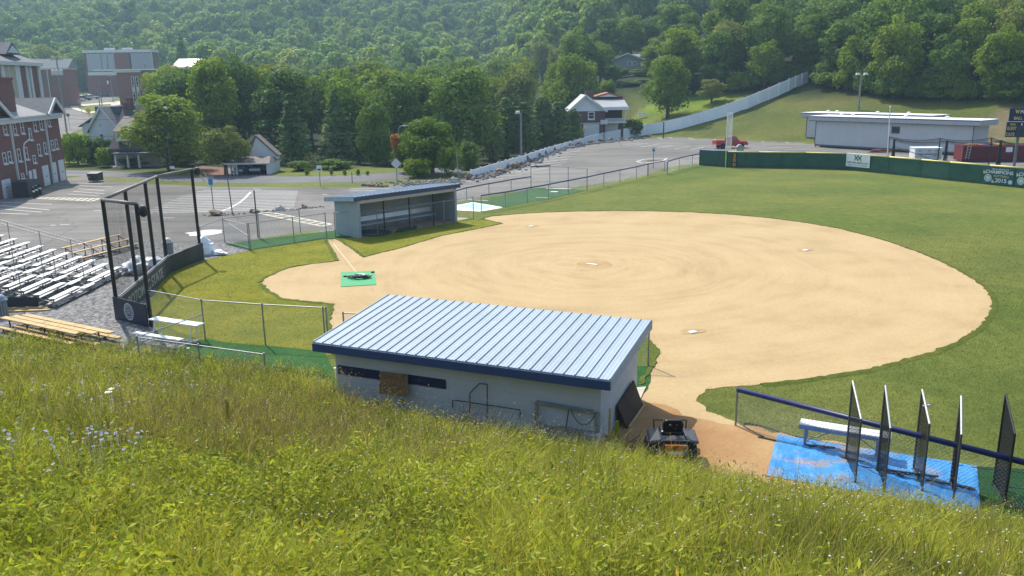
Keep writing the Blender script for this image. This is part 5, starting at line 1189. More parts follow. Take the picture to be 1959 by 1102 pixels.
def brick_building():
    fc = at(128, 343); nc0 = at(5, 381); d = (fc - nc0).normalized(); Ln = 20.0; o = fc - d * Ln; rz = math.atan2(d.y, d.x)
    r = thing('brick_building', 'red brick building with white garage doors at the left edge', 'building', (o.x, o.y, 0), rz)
    M_ = Matrix.Translation(r.location) @ Matrix.Rotation(rz, 4, 'Z'); I_ = M_.inverted(); nrm = Vector((-d.y, d.x, 0))
    lc = lambda px, py: I_ @ hit(px, py, fc, nrm)
    C6 = lambda x, y: lc(x / 5.51, 190 + y / 5.51)
    ze = lc(110, 219).z
    D = 13.0
    m = MB(); m.box(0, 0, -.5, Ln, D, ze); m.build('wall', BRICK, r)
    m = MB(); m.box(-.2, -.35, ze - .38, Ln + .25, 0 - .003, ze + .0); m.box(-.2, -.5, ze, Ln + .3, .1, ze + .16); m.build('cornice', TRIM, r)
    for cx, y0, y1 in ((50, 260, 385), (153, 250, 385), (230, 235, 372), (316, 305, 440), (365, 212, 345), (428, 200, 330), (510, 185, 295), (45, 560, 692), (100, 548, 678), (200, 520, 665), (275, 505, 645), (358, 590, 680), (410, 470, 603), (473, 455, 585), (551, 430, 543), (592, 420, 533), (238, 780, 850)):
        a = C6(cx - 9, y0); b = C6(cx + 9, y1); x = C6(cx, (y0 + y1) / 2).x; window(r, x - .34, x + .34, b.z + .1, a.z, -.0, pm=mat('curtained pane', (0.10, 0.09, 0.085), .25))
    for q, nm in ((((10, 860), (95, 830), (135, 1040), (40, 1030)), 'garage_door'), (((437, 706), (500, 690), (527, 885), (468, 908)), 'garage_door'), (((535, 671), (583, 659), (607, 850), (553, 876)), 'garage_door'), (((608, 645), (660, 634), (688, 812), (634, 837)), 'garage_door'), (((340, 742), (370, 735), (402, 940), (372, 950)), 'door'), (((298, 757), (324, 750), (345, 890), (318, 900)), 'door')):
        P = [C6(*p) for p in q]; xa = (P[0].x + P[3].x) / 2; xb = (P[1].x + P[2].x) / 2; zt = (P[0].z + P[1].z) / 2
        if xb < xa: xa, xb = xb, xa
        m = MB(); m.box(xa, -.06, 0, xb, -.003, zt)
        for k in range(1, 5): m.box(xa + .05, -.085, zt * k / 5 - .03, xb - .05, -.061, zt * k / 5 + .03)
        g = m.build(nm, mat('white garage door', (0.66, 0.68, 0.68), .55, var=.06), r)
        m = MB(); m.box((xa + xb) / 2 - .1, -.12, .9, (xa + xb) / 2 + .1, -.062, .98); m.build('handle', BLACKM, g)
    for (xa, ya), (xb, yb) in (((97, 245), (190, 900)), ((450, 175), (540, 690))):
        a = C6(xa, ya); b = C6(xb, yb); x = (a.x + b.x) / 2; m = MB(); m.box(x - .08, -.16, .1, x + .08, -.003, a.z); m.build('downpipe', TRIM, r)
    pts = [C6(*p) for p in ((285, 300), (298, 420), (240, 465), (232, 520), (270, 800))]
    m = MB(); m.path([Vector((p.x, -.12, p.z)) for p in pts], .07, 8); m.build('downpipe', TRIM, r)
    # roof: main slope along the facade plus a gable at either end
    rh = 2.3; y1 = D / 2
    m = MB(); m.prism([(0, -.5, ze + .16), (0, D + .4, ze + .16), (0, y1, ze + rh)], (Ln, 0, 0)); m.build('roof', SLATEL, r)  # lighter shingle here: the sunlit slope is put into the colour
    for xa, xb in ((Ln - 3.9, Ln + .25), (Ln - 17.6, Ln - 12.8)):
        xm = (xa + xb) / 2; h = 1.7
        m = MB(); m.prism([(xa + .35, -.03, ze + .16), (xb - .35, -.03, ze + .16), (xm, -.03, ze + h - .15)], (0, .5, 0)); m.build('gable_wall', BRICK, r)
        for e in (xa, xb):
            m = MB(); s = 1 if e > xm else -1; a = Vector((e + s * .2, -.6, ze + .12)); b = Vector((xm, -.6, ze + h)); c = Vector((xm, 5.5, ze + h)); q = Vector((e + s * .2, 5.5, ze + .12))
            n = (b - a).cross(c - b).normalized(); n = n if n.z > 0 else -n; m.prism([a, b, c, q], n * .12); m.build('gable_roof', SLATE, r)  # darker shingle on the gable sides: shade put into the colour
            m = MB(); m.beam(a + Vector((0, -.04, -.05)), b + Vector((0, -.04, -.05)), .12, .34); m.build('rake_board', TRIM, r)
        window(r, xm + .0, xm + .5, ze + .4, ze + 1.1, -.032, sill=False, fr=.2)
    m = MB(); xc = Ln - 8.6; m.box(xc - .8, .9, ze, xc + .8, 2.1, ze + 3.6); m.box(xc - .9, .8, ze + 3.6, xc + .9, 2.2, ze + 3.8); m.build('chimney', BRICK, r)
    m = MB(); m.lathe([(.12, 0), (.12, .5), (.05, 1.1), (.05, 1.4)], 8, (Ln - 4.2, 2.4, ze + 2.0)); m.build('roof_vent', DGREY, r)
    # AC unit cage and bollards in front
    a = at(56, 378); q = thing('ac_unit', 'dark air conditioning unit against the brick building', 'air conditioner', a, rz); m = MB(); m.box(0, 0, 0, 2.6, 1.3, 1.45); m.build('housing', mat('dark unit steel', (0.04, 0.042, 0.05), .5), q, bevel=.03)
    m = MB(); 
    for k in range(12): m.box(.1, -.02, .15 + .1 * k, 2.5, -.003, .2 + .1 * k)
    m.build('grille', mat('grille grey', (0.09, 0.09, 0.1), .5), q); m = MB(); m.lathe([(.45, 0), (.5, .08), (.2, .1), (0, .1)], 16, (.9, .65, 1.45)); m.build('fan_top', DGREY, q)
    for px, py in ((66, 379), (71.5, 376), (78, 373)):
        q = thing('bollard', 'short dark bollard guarding the brick building doors', 'bollard', at(px, py), 0, 'bollards by the brick building'); m = MB(); m.lathe([(.11, 0), (.11, .95), (.08, 1.02), (0, 1.04)], 10); m.build('post', BLACKM, q); m = MB(); m.lathe([(.113, .55), (.113, .7)], 10); m.build('band', WHITE, q)
brick_building()
a = at(183, 347.5); r = thing('dumpster', 'dark grey dumpster on the far edge of the parking lot', 'dumpster', a, -.12); DG2 = mat('charcoal dumpster', (0.055, 0.055, 0.06), .5, var=.2)
m = MB(); m.hexa([(-.55, -.35, .12), (.55, -.35, .12), (.6, .5, .12), (-.6, .5, .12), (-.58, -.5, .85), (.58, -.5, .85), (.6, .5, .95), (-.6, .5, .95)])
for x in (-.4, 0, .4): m.box(x - .03, -.52, .2, x + .03, -.45, .8)
m.build('bin_body', DG2, r); m = MB(); m.hexa([(-.62, -.55, .86), (.62, -.55, .86), (.62, .52, .96), (-.62, .52, .96), (-.62, -.55, .9), (.62, -.55, .9), (.62, .52, 1.01), (-.62, .52, 1.01)]); m.build('lid', mat('black lid', (0.03, 0.03, 0.032), .5), r)
m = MB(); m.box(-.48, -.535, .5, -.18, -.521, .57); m.build('stencil', mat('grey stencil', (0.5, 0.5, 0.5), .6), r)
def panelbox(name, label, cat, pts, zt, parts, wallm, roofm=None, depth=12, base=-1.0, group=None, rl=.3, over=.25):
    """a block whose front runs through two ground points; parts are (kind,x0,x1,z0,z1) along the front"""
    a, b = Vector(pts[0]), Vector(pts[1]); d = b - a; Ln = d.length; rz = math.atan2(d.y, d.x); r = thing(name, label, cat, (a.x, a.y, a.z), rz, group)
    m = MB(); m.box(0, 0, base, Ln, depth, zt - rl); m.build('wall', wallm, r)
    if roofm: m = MB(); m.box(-over, -over, zt - rl, Ln + over, depth + over, zt); m.build('roof', roofm, r)
    for p in parts:
        k, x0, x1, z0, z1 = p[:5]
        if k == 'window': window(r, x0, x1, z0, z1, -.003, fr=.12, sill=False)
        else: m = MB(); m.box(x0, -.12 if k != 'pilaster' else -.22, z0, x1, -.003, z1); m.build(k, p[5], r)
    return r, Ln
def hall():
    B_ = Vector((up(80, 187, 126).x, 126, 0)); dd = Vector((-.1, .995, 0)).normalized(); nn = Vector((-dd.y, dd.x, 0)); A_ = B_ - dd * 24
    rz = math.atan2(dd.y, dd.x); zt = hit(76, 121, A_, nn).z; Ln = 24.0; hh = lambda px, py=155: (hit(px, py, A_, nn) - A_).dot(dd)
    r = thing('brick_hall', 'brick hall with white pilasters and tall beige panel at the far left', 'building', A_, rz); BE = mat('beige stone panel', (0.46, 0.40, 0.29), .8, var=.08)
    m = MB(); m.box(0, 0, -1, Ln, 13, zt - .45); m.build('wall', BRICK2, r); m = MB(); m.box(-.5, -.6, zt - .45, Ln + .6, 13.5, zt); m.build('roof_edge', TRIM, r)
    for nm, a, b, mm, o in (('pilaster', 3, 8, TRIM, .25), ('stone_panel', 8, 29, BE, .12), ('pilaster', 29, 38, TRIM, .25), ('pilaster', 51, 54, TRIM, .2), ('glass_strip', 54, 57.5, mat('grey glazing', (0.25, 0.27, 0.28), .3), .1), ('pilaster', 57.5, 61, TRIM, .2), ('pilaster', 73.5, 77.5, TRIM, .2), ('panel_joint', 18, 18.8, TRIM, .14)):
        m = MB(); m.box(hh(a), -o, -1, hh(b), -.003, zt - .46); m.build(nm, mm, r)
    z2 = hit(20, 78, A_ + nn * 6, nn).z; m = MB(); m.add([(-.5, -.6, zt + .01), (Ln + .6, -.6, zt + .01), (Ln + .6, 13.5, zt + .01), (-.5, 13.5, zt + .01), (0, 6.5, z2), (Ln - 7, 6.5, z2)], [(0, 1, 5, 4), (1, 2, 5), (2, 3, 4, 5), (3, 0, 4)]); m.build('hip_roof', SLATE, r)
    xd = hh(31, 100); zb_ = hit(31, 104, A_, nn).z; zp = hit(27, 80, A_, nn).z; m = MB(); m.prism([(xd - 2.2, .4, zb_), (xd + 2.2, .4, zb_), (xd, .4, zp)], (0, 6, 0)); m.build('dormer', SLATE, r)
    m = MB(); m.prism([(xd - 1.7, .34, zb_ + .2), (xd + 1.7, .34, zb_ + .2), (xd, .34, zp - .5)], (0, .055, 0)); m.build('dormer_face', TRIM, r)
hall()
def back_buildings():
    # long wing behind
    y = 245.0; xl = up(45, 150, y).x; xr = up(131, 150, y).x; g = lambda px: up(px, 150, y).x - xl; ze = up(100, 131, y).z; zr_ = up(100, 113, y + 5).z
    r, Ln = panelbox('brick_wing', 'long low brick wing with grey roof behind the small round tree', 'building', ((xl, y, 1), (xr, y, 1)), ze - 1, [('dark_pane', g(p), g(p + 2.6), ze - 5.4, ze - 2.6, mat('dim grey window', (0.12, 0.11, 0.11), .3)) for p in (79, 87, 95, 103, 110, 118)] + [('downpipe', g(91.5), g(92.6), 0, ze - 1.3, TRIM)], BRICK2, TRIM, 5, base=-2)
    m = MB(); m.prism([(-.5, -.5, ze - 1 + .02), (-.5, 5.5, ze - 1 + .02), (-.5, 3, zr_ - 1)], (Ln + 1, 0, 0)); m.build('gable_roof', SLATEL, r)
    # modern block
    y = 310.0; GP = mat('grey facade panel', (0.36, 0.38, 0.41), .6, var=.06); xl = up(166, 150, y).x; xr = up(294, 150, y).x; zt = up(220, 95.5, y).z; zb = up(220, 136, y).z; g = lambda px: up(px, 120, y).x - xl
    z0 = L(-150, y) - 2; H_ = zt - z0
    parts = [('grey_panel', g(167), g(219), zb - z0, H_ - 1.2, GP), ('grey_panel', g(252.5), g(292), zb - z0, H_ - 1.2, GP)] + [('white_fin', g(p), g(p + 1), zb - z0 - .2, H_ - .6, TRIM) for p in (194, 206, 218.5)] + [('white_fin', g(p), g(p + .7), zb - z0 - .2, H_ - .6, TRIM) for p in (252, 257, 262, 267, 272, 277, 282, 287, 292)] + [('dark_slot', g(248.5), g(251.5), zb - z0 + 1, H_ - 1.4, mat('dark slot', (0.04, 0.035, 0.035), .7)), ('base_band', g(166), g(293), zb - z0 - 1.4, zb - z0 - .25, TRIM)]
    r, Ln = panelbox('modern_building', 'large modern block of grey panels and brick below the mountain', 'building', ((xl, y, z0), (xr, y, z0)), H_, parts, BRICK2, TRIM, 6, base=-4, rl=.9, over=.3)
    for p in (197, 232): m = MB(); m.box(g(p), 2, H_, g(p + 14), 5, H_ + .8); m.build('roof_plant', mat('pale plant box', (0.55, 0.55, 0.54), .6), r)
    # second modern building nearer
    y = 235.0; z0 = L(-110, y) - 1; zt = up(240, 135, y).z; zb = z0; xa = up(224, 150, y).x; xb = up(268, 150, y).x; xc = up(385, 150, y + 20).x; H_ = zt - z0; g = lambda px: up(px, 150, y).x - xa
    parts = []
    for p in (250.5, 259):
        for k in range(3): parts += [('window', g(p), g(p + 5.5), H_ - 4.2 - 4.4 * k, H_ - 1.6 - 4.4 * k), ('spandrel', g(p), g(p + 5.5), H_ - 5.8 - 4.4 * k, H_ - 4.4 - 4.4 * k, mat('pale spandrel', (0.48, 0.47, 0.44), .7))]
    r, Ln = panelbox('brick_dormitory', 'brick building with flat white roof edge and paired windows behind the big round tree', 'building', ((xa, y, z0), (xb, y, z0)), H_, parts, BRICK2, TRIM, 18, base=-3, rl=.5, over=.6)
    b = Vector((Ln + .1, 1.5, 0)); m = MB(); m.box(Ln, .0, -3, Ln + 38, 16, H_ - .5); w = m.build('wing_wall', BRICK2, r); m = MB(); m.box(-Ln * .9, -1.2, H_ + .003, Ln + 38.5, 17, H_ + .35); m.build('roof_slab', TRIM, r)
    for k in range(12):
        x = Ln + 5 + 2.9 * k
        for q in range(3): window(r, x, x + .95, H_ - 4.2 - 4.4 * q, H_ - 1.8 - 4.4 * q, -.003, fr=.14, sill=False); m = MB(); m.box(x, -.09, H_ - 6 - 4.4 * q, x + .95, -.003, H_ - 4.4 - 4.4 * q); m.build('spandrel', MATS['pale spandrel'], r)
    # small house with bright roof
    y = 262.0; z0 = L(-100, y) - 1; x0 = up(333, 130, y).x; x1 = up(372, 130, y).x; ze = up(350, 128, y).z; zr_ = up(350, 113, y + 4).z
    r, Ln = panelbox('brick_house', 'small brick house with a bright white roof above the brick dormitory', 'house', ((x0, y, z0), (x1, y, z0)), ze - z0, [('window', 2.2, 3.2, ze - z0 - 2.2, ze - z0 - .6), ('window', 3.6, 4.6, ze - z0 - 2.2, ze - z0 - .6)], BRICK2, TRIM, 8, base=-2)
    m = MB(); m.prism([(-.6, -.5, ze - z0 + .02), (-.6, 8.5, ze - z0 + .02), (-.6 + .8, 4, zr_ - z0)], (Ln + 1, 0, 0)); m.build('metal_roof', mat('bright metal roof', (0.80, 0.80, 0.78), .4), r)
    m = MB(); m.box(-2.6, 1, 0, -.8, 3, up(320, 122, y).z - z0); m.build('chimney', BRICK2, r)
back_buildings()
def gablehouse(name, label, loc, rz, w, dp, he, hr, wallm, roofm, over=.35):
    """gable end faces -y; ridge runs along y"""
    r = thing(name, label, 'house', loc, rz); m = MB(); m.box(0, 0, -2, w, dp, he); m.prism([(0, 0, he), (w, 0, he), (w / 2, 0, hr)], (0, dp, 0)); m.build('wall', wallm, r)
    for s in (-1, 1):
        e = -over if s < 0 else w + over; sl = (hr - he) / (w / 2); a = Vector((e, -over, he - sl * over + .03)); b = Vector((w / 2, -over, hr + .03)); v = Vector((0, dp + 2 * over, 0)); n = Vector((s * (hr - he), 0, w / 2)).normalized() * .14
        m = MB(); m.prism([a, b, b + v, a + v], n); m.build('roof', roofm, r); m = MB(); m.beam(a + Vector((0, -.05, .0)), b + Vector((0, -.05, 0)), .08, .26); m.build('rake_board', TRIM, r)
    return r
def houses():
    # white clapboard house
    y = 112.0; x0 = up(172, 260, y).x; x1 = up(228, 260, y).x; he = up(176, 247, y).z; hr = up(212, 206, y).z
    r = gablehouse('white_house', 'white clapboard house with grey roof behind the left shrubs', (x0, y, 0), 0, x1 - x0, 9, he, hr, SIDING, SLATE)
    g = lambda px: up(px, 260, y).x - x0; window(r, g(191), g(198), up(190, 268, y).z, up(190, 256, y).z, -.003); window(r, g(192), g(196), up(190, 243, y).z, up(190, 238, y).z, -.003, sill=False)
    m = MB(); m.box(-1.3, .8, -1, -.02, 7, up(172, 236, y).z); m.build('side_wing', SIDING, r); z = up(172, 236, y).z; m = MB(); m.hexa([(-1.6, .5, z - .5), (.3, .5, z + .6), (.3, 7.2, z + .6), (-1.6, 7.2, z - .5), (-1.6, .5, z - .38), (.3, .5, z + .72), (.3, 7.2, z + .72), (-1.6, 7.2, z - .38)]); m.build('wing_roof', SLATE, r)
    z = up(190, 212, y).z; m = MB(); m.box(.2, 2.5, he - 1, 2.6, 7, z - .4); m.build('dormer_wall', SIDING, r); m = MB(); m.box(.0, 2.3, z - .4, 3.0, 7, z + .5); m.build('dormer_roof', SLATE, r)
    # grey roofed house with dormer, partly behind the big round tree
    y = 104.0; x0 = up(214, 290, y).x; x1 = up(305, 290, y).x; zt = up(240, 204, y).z; ze = up(230, 286, y).z
    w = x1 - x0; r = thing('grey_roof_house', 'house with steep dark grey roof and white dormer left of the big round tree', 'house', (x0, y, 0)); m = MB(); m.box(.2, 0, -1, w, 8, ze - .02); m.build('wall', mat('pale stone wall', (0.42, 0.42, 0.41), .8), r)
    m = MB(); m.hexa([(-.3, -.6, ze - .2), (w + .3, -.6, ze - .2), (w + .3, 9, ze), (-.3, 9, ze), (-.1, -.5, ze + .1), (w + .2, -.5, ze + .1), (w + .2, 5, zt), (-.1, 5, zt)]); m.build('roof', mat('dark brown grey shingles', (0.065, 0.06, 0.058), .85, var=.2, scale=2), r)
    g = lambda px: up(px, 290, y).x - x0; a, b = g(226), g(253); z0, z1, z2 = up(240, 270, y).z, up(240, 252, y).z, up(240, 223, y + 2).z
    m = MB(); m.box(a, -.2, z0, b, 3, z1); m.build('dormer_wall', SIDING, r); m = MB(); m.hexa([(a - .2, -.5, z1), (b + .2, -.5, z1), (b + .2, 4, z1 + .1), (a - .2, 4, z1 + .1), (a - .2, -.5, z1 + .08), (b + .2, -.5, z1 + .08), (b + .2, 3.2, z2), (a - .2, 3.2, z2)]); m.build('dormer_roof', BROOF, r)
    window(r, g(236), g(246), up(240, 267, y).z, up(240, 257, y).z, -.203, mull=1)
    m = MB(); m.box(g(221), 4.6, zt - .4, g(229), 5.6, zt + 1.0); m.build('chimney', BRICK, r); m = MB(); m.box(g(213), 4.6, zt - 1.6, g(219), 5.6, zt + .4); m.build('chimney', BRICK, r)
    for p in (231, 254, 275):
        m = MB(); m.beam((g(p), -1.6, 0), (g(p), -1.6, ze - .5), .22); m.build('porch_post', TRIM, r)
    m = MB(); m.box(g(226), -1.9, ze - .5, w + .2, -.05, ze - .3); m.build('porch_roof', SLATE, r); window(r, g(262), g(270), .7, 2.0, -.003); m = MB(); m.box(g(229), -2.6, 0, g(247), -1.7, .28); m.build('porch_step', CONC, r)
    # garage with two cars and a tall gable behind
    y = 92.5; x0 = up(441, 330, y).x; x1 = up(516, 330, y).x; w = x1 - x0; ze = up(480, 311.5, y).z; zr_ = up(480, 299.5, y + 1.5).z
    r = thing('carport', 'open double carport with hipped brown roof and a tall white gable', 'carport', (x0, y, 0)); g = lambda px: up(px, 320, y).x - x0
    GW_ = mat('carport white wall', (0.60, 0.60, 0.59), .7)  # one even off white for the carport walls
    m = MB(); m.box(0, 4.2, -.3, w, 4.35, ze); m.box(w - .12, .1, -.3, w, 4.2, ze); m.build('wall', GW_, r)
    for p in (438.5, 446, 452.5, 512):
        m = MB(); m.beam((g(p), .05 if p > 440 else .6, -.2), (g(p), .05 if p > 440 else .6, ze), .14 if p != 512 else .3, .14); m.build('post', TRIM, r)
    m = MB(); a = -.55; b = w + .15; m.add([(a, -.35, ze), (b, -.35, ze), (b, 4.6, ze), (a, 4.6, ze), (a + .9, 1.7, zr_), (b - .4, 1.7, zr_)], [(0, 1, 5, 4), (1, 2, 5), (2, 3, 4, 5), (3, 0, 4), (3, 2, 1, 0)]); m.build('hip_roof', BROOF, r)
    m = MB(); m.box(a, -.4, ze - .14, b, -.3, ze + .02); m.build('gutter', TRIM, r)
    m = MB(); xg0, xg1 = g(462), g(516.5); zg = up(490, 298, y + 3).z; za = up(478.5, 262, y + 3).z; xa = g(479); m.prism([(xg0, 3, ze), (xg1, 3, ze), (xg1, 3, zg), (xa, 3, za), (xg0, 3, zg)], (0, 1.2, 0)); m.build('gable_wall', SIDING, r)
    m = MB(); q = [(xg1 + .15, 2.8, zg - .1), (xa - .05, 2.8, za + .08), (xa - .05, 4.4, za + .08), (xg1 + .15, 4.4, zg - .1)]; m.prism(q, (.12, 0, .12)); m.build('gable_roof', BROOF, r)
    m = MB(); q = [(xg0 - .1, 2.8, zg - .1), (xa, 2.8, za + .08), (xa, 4.4, za + .08), (xg0 - .1, 4.4, zg - .1)]; m.prism(q, (-.1, 0, .1)); m.build('gable_roof', BROOF, r)
    car('pale sedan parked on the left inside the carport', (up(462, 332, y + 1.6).x, y + 1.7, 0), math.radians(-90), 'sedan', (0.5, 0.51, 0.52), .72)
    car('silver sport utility car parked on the right inside the carport', (up(495, 332, y + 1.6).x, y + 1.7, 0), math.radians(-90), 'suv', (0.34, 0.36, 0.40), .72)
    # ranch house behind the white fence
    y = 143.0; x0 = up(1088, 230, y).x; zb = -1.2; X = lambda px: up(px, 230, y).x - x0; Z = lambda py: up(1130, py, y).z
    r = thing('brick_ranch_house', 'white gabled brick house with two garage doors behind the white fence', 'house', (x0, y, 0)); he = Z(211.5)
    DB = brickmat('dark red brick', (0.12, 0.045, 0.045), (0.15, 0.06, 0.055), (0.10, 0.07, 0.07))
    w1 = X(1158); m = MB(); m.box(.3, 0, zb, w1, 9, he); m.build('wall', DB, r); m = MB(); zp = Z(184.5); m.prism([(.0, -.02, he - .1), (w1 + .2, -.02, he - .1), (X(1120), -.02, zp)], (0, 9, 0)); m.build('gable_wall', SIDING, r)
    for e, s in ((X(1086), -1), (X(1161), 1)):
        a = Vector((e, -.5, he - .25)); b = Vector((X(1120), -.5, zp + .1)); v = Vector((0, 10, 0)); m = MB(); m.prism([a, b, b + v, a + v], (0, 0, .16)); m.build('roof', mat('pale grey roof', (0.42, 0.43, 0.43), .6), r); m = MB(); m.beam(a + Vector((0, -.06, .05)), b + Vector((0, -.06, .05)), .1, .34); m.build('rake_board', TRIM, r)
    x2 = X(1202); m = MB(); m.box(w1, 1.6, zb, x2 - .6, 8, Z(236)); m.build('lower_wall', DB, r); m = MB(); m.box(w1, 3.4, Z(236), x2 - .6, 8, Z(211)); m.build('porch_wall', mat('shaded porch wall', (0.05, 0.03, 0.03), .8), r)  # shade of the porch recess is put into this dark wall colour
    m = MB(); m.hexa([(X(1155), -.3, Z(211)), (x2, -.3, Z(211)), (x2, 8, Z(196)), (X(1130), 8, Z(196)), (X(1155), -.3, Z(206)), (x2, -.3, Z(206)), (x2, 8, Z(188)), (X(1130), 8, Z(188))]); m.build('porch_roof', mat('grey metal roof', (0.30, 0.31, 0.32), .5, .2), r)
    m = MB(); m.box(X(1155), -.42, Z(211), x2 + .1, -.31, Z(205)); m.build('fascia', TRIM, r)
    m = MB(); m.box(w1, -.2, Z(236), x2 - .3, 3.3, Z(234)); m.build('porch_floor', TRIM, r)
    m = MB()
    for k in range(24): x = w1 + (x2 - .5 - w1) * k / 23; m.box(x - .05, -.15, Z(234), x + .05, -.1, Z(228))
    m.box(w1, -.18, Z(228), x2 - .4, -.06, Z(226.8)); m.build('porch_railing', mat('grey white railing', (0.5, 0.5, 0.5), .6), r)
    for p in (1196,): m = MB(); m.beam((X(p), -.12, Z(234)), (X(p), -.12, Z(211)), .16); m.build('porch_post', TRIM, r)
    m = MB(); m.prism([(X(1140), 6, Z(187)), (X(1203), 6, Z(187)), (X(1172), 6, Z(178.5))], (0, 6, 0)); m.build('rear_roof', mat('faded red shingles', (0.30, 0.11, 0.075), .8, var=.2), r); m = MB(); m.prism([(X(1152), 5.95, Z(187)), (X(1190), 5.95, Z(187)), (X(1172), 5.95, Z(182))], (0, .04, 0)); m.build('rear_gable', TRIM, r)
    m = MB(); m.box(X(1123), 3, zp - 1, X(1139), 4.2, Z(175)); m.build('chimney', DB, r)
    window(r, X(1124.5), X(1137.5), Z(228.5), Z(213.5), -.003, fr=.16, mull=0)
    for a, b in ((1116, 1146.5), (1153.5, 1185)):
        m = MB(); yy = -.06 if a < 1150 else 1.54; m.box(X(a), yy, zb, X(b), yy + .057, Z(237.5))
        for k in range(1, 4): m.box(X(a) + .05, yy - .02, zb + (Z(237.5) - zb) * k / 4 - .02, X(b) - .05, yy - .001, zb + (Z(237.5) - zb) * k / 4 + .02)
        m.build('garage_door', mat('pale garage door', (0.60, 0.60, 0.57), .6), r)
    m = MB(); m.box(.2, -.12, Z(236.5), x2 - .5, -.07, Z(235)); m.build('trim_band', TRIM, r)
    h = thing('basketball_hoop', 'basketball hoop with pale backboard in front of the brick ranch house', 'basketball hoop', (x0 + X(1152), y - 3, -1.6)); zz = Z(232) + 1.6
    m = MB(); m.tube((0, 0, 0), (0, 0, zz - .4), .08, 8); m.build('pole', BLACKM, h); m = MB(); m.box(-.6, -.06, zz - .4, .6, 0, zz + .35); m.build('backboard', mat('pale backboard', (0.55, 0.56, 0.57), .4), h); m = MB()
    for k in range(12): m.tube((.24 * math.cos(k * .5236), -.34 + .24 * math.sin(k * .5236), zz - .28), (.24 * math.cos((k + 1) * .5236), -.34 + .24 * math.sin((k + 1) * .5236), zz - .28), .02, 5)
    m.build('rim', mat('orange rim', (0.5, 0.12, 0.03), .5), h)
    # grey gabled house up the hill
    y = 212.0; x0 = up(1170, 120, y).x; w = up(1231, 120, y).x - x0; he = up(1170, 115, y).z; hr = up(1197, 102.5, y).z; zb = L(x0 + w / 2, y)
    r = gablehouse('grey_house', 'grey gabled house half hidden in the trees up the hill', (x0, y, 0), math.radians(-6), w, 9, he, hr, mat('grey siding', (0.26, 0.27, 0.26), .8), SLATEL, .5); q = lambda px: up(px, 120, y).x - x0
    window(r, q(1200.5), q(1208.5), up(1200, 125, y).z, up(1200, 118, y).z, -.003, fr=.14, sill=False); window(r, q(1209.5), q(1218), up(1200, 125, y).z, up(1200, 118, y).z, -.003, fr=.14, sill=False)
    m = MB(); m.box(w, 1.5, -1, w + 5, 9, he); m.build('wing_wall', MATS['grey siding'], r); m = MB(); m.hexa([(w - .5, .9, he + .05), (w + 5.4, .9, he + .05), (w + 5.4, 5.4, hr - .2), (w - 4, 5.4, hr - .2), (w - .5, .9, he + .2), (w + 5.4, .9, he + .2), (w + 5.4, 5.4, hr - .05), (w - 4, 5.4, hr - .05)]); m.build('wing_roof', SLATEL, r)
houses()

# ------------------------------------------------------------------ campus road and parked cars at the far left
def fl(name, px, z, m, y0=85): sheet(name, [look(a, b, y0, 420) for a, b in px], z, m, 0.05, 3.0, follow=True)
fl('campus_road', [(92, 268), (98, 232), (106, 206), (133, 203), (147, 212), (168, 219), (181, 229), (184, 244), (150, 250), (122, 262)], .07, MATS.get('x') or ASPH)
fl('campus_road', [(108, 203), (150, 197), (185, 190), (205, 183), (212, 173), (212, 162), (196, 157), (222, 157), (227, 170), (227, 186), (205, 199), (140, 206), (108, 209)], .09, ASPH)
fl('pavement', [(133, 204), (150, 201), (215, 196), (236, 193), (236, 201), (213, 203), (213, 211), (175, 218), (160, 216), (140, 210)], .14, CONC)
fl('grass_island', [(147, 205.5), (180, 202), (212, 200), (212, 208), (180, 214), (166, 213), (152, 209)], .20, grass_sheet_mat('mown island grass', (0.10, 0.14, 0.02), (0.13, 0.165, 0.025), (0.16, 0.18, 0.03)))
for (px, py, cc, lb) in ((145, 195.5, (0.45, 0.46, 0.48), 'pale car at the near end of the row along the campus road'), (160, 193, (0.05, 0.06, 0.10), 'dark car between two pale cars along the campus road'), (175, 190.5, (0.40, 0.40, 0.42), 'silver car third in the row along the campus road'), (197, 185.5, (0.05, 0.05, 0.055), 'black car parked alone at the bend of the campus road'), (108, 194.5, (0.42, 0.52, 0.58), 'pale blue car by the long brick wing')):
    p = look(px, py, 100, 400); car(lb, (p.x, p.y, p.z + .08), math.radians(22), 'sedan', cc, 1.15, 'cars parked along the campus road')

# ------------------------------------------------------------------ poles, wires and signs
def upole(label, bx, by, tx, ty, cross=(), cans=0, rad=.15, y=None):
    p = look(bx, by, 80, 420) if y is None else Vector((up(bx, by, y).x, y, L(up(bx, by, y).x, y))); t = up(tx, ty, p.y); r = thing('utility_pole', label, 'utility pole', p, 0, 'utility poles by the campus road')
    h = t.z - p.z; m = MB(); m.tube((0, 0, -.5), (0, 0, h), rad, 8, rad * .7); m.build('pole', WOODP, r)
    for z in cross:
        m = MB(); m.beam((-1.1, 0, h - z), (1.1, 0, h - z), .12, .14); m.build('crossarm', WOODP, r)
        m = MB()
        for x in (-1, -.45, .45, 1): m.lathe([(.05, 0), (.07, .1), (.03, .2)], 6, (x, 0, h - z + .08))
        m.build('insulator', TRIM, r)
    for k in range(cans):
        m = MB(); m.lathe([(.3, 0), (.32, .1), (.32, .9), (.2, 1.0), (0, 1.02)], 12, (-.75 + .75 * k, -.4, h - 3.0)); m.build('transformer', mat('pale transformer can', (0.50, 0.51, 0.52), .5), r)
    return p, t
T1 = upole('tall wooden utility pole with three pale transformer cans', 128, 254, 112, 112, (.2,), 3, .17)
T2 = upole('utility pole on the left of the pair on the grass island', 192, 210, 184, 168)
T3 = upole('taller utility pole on the right of the pair on the island', 196.5, 209.5, 188, 155)
T4 = upole('utility pole with a round transformer in front of the brick dormitory', 217, 196, 212, 142, (.5,), 1)
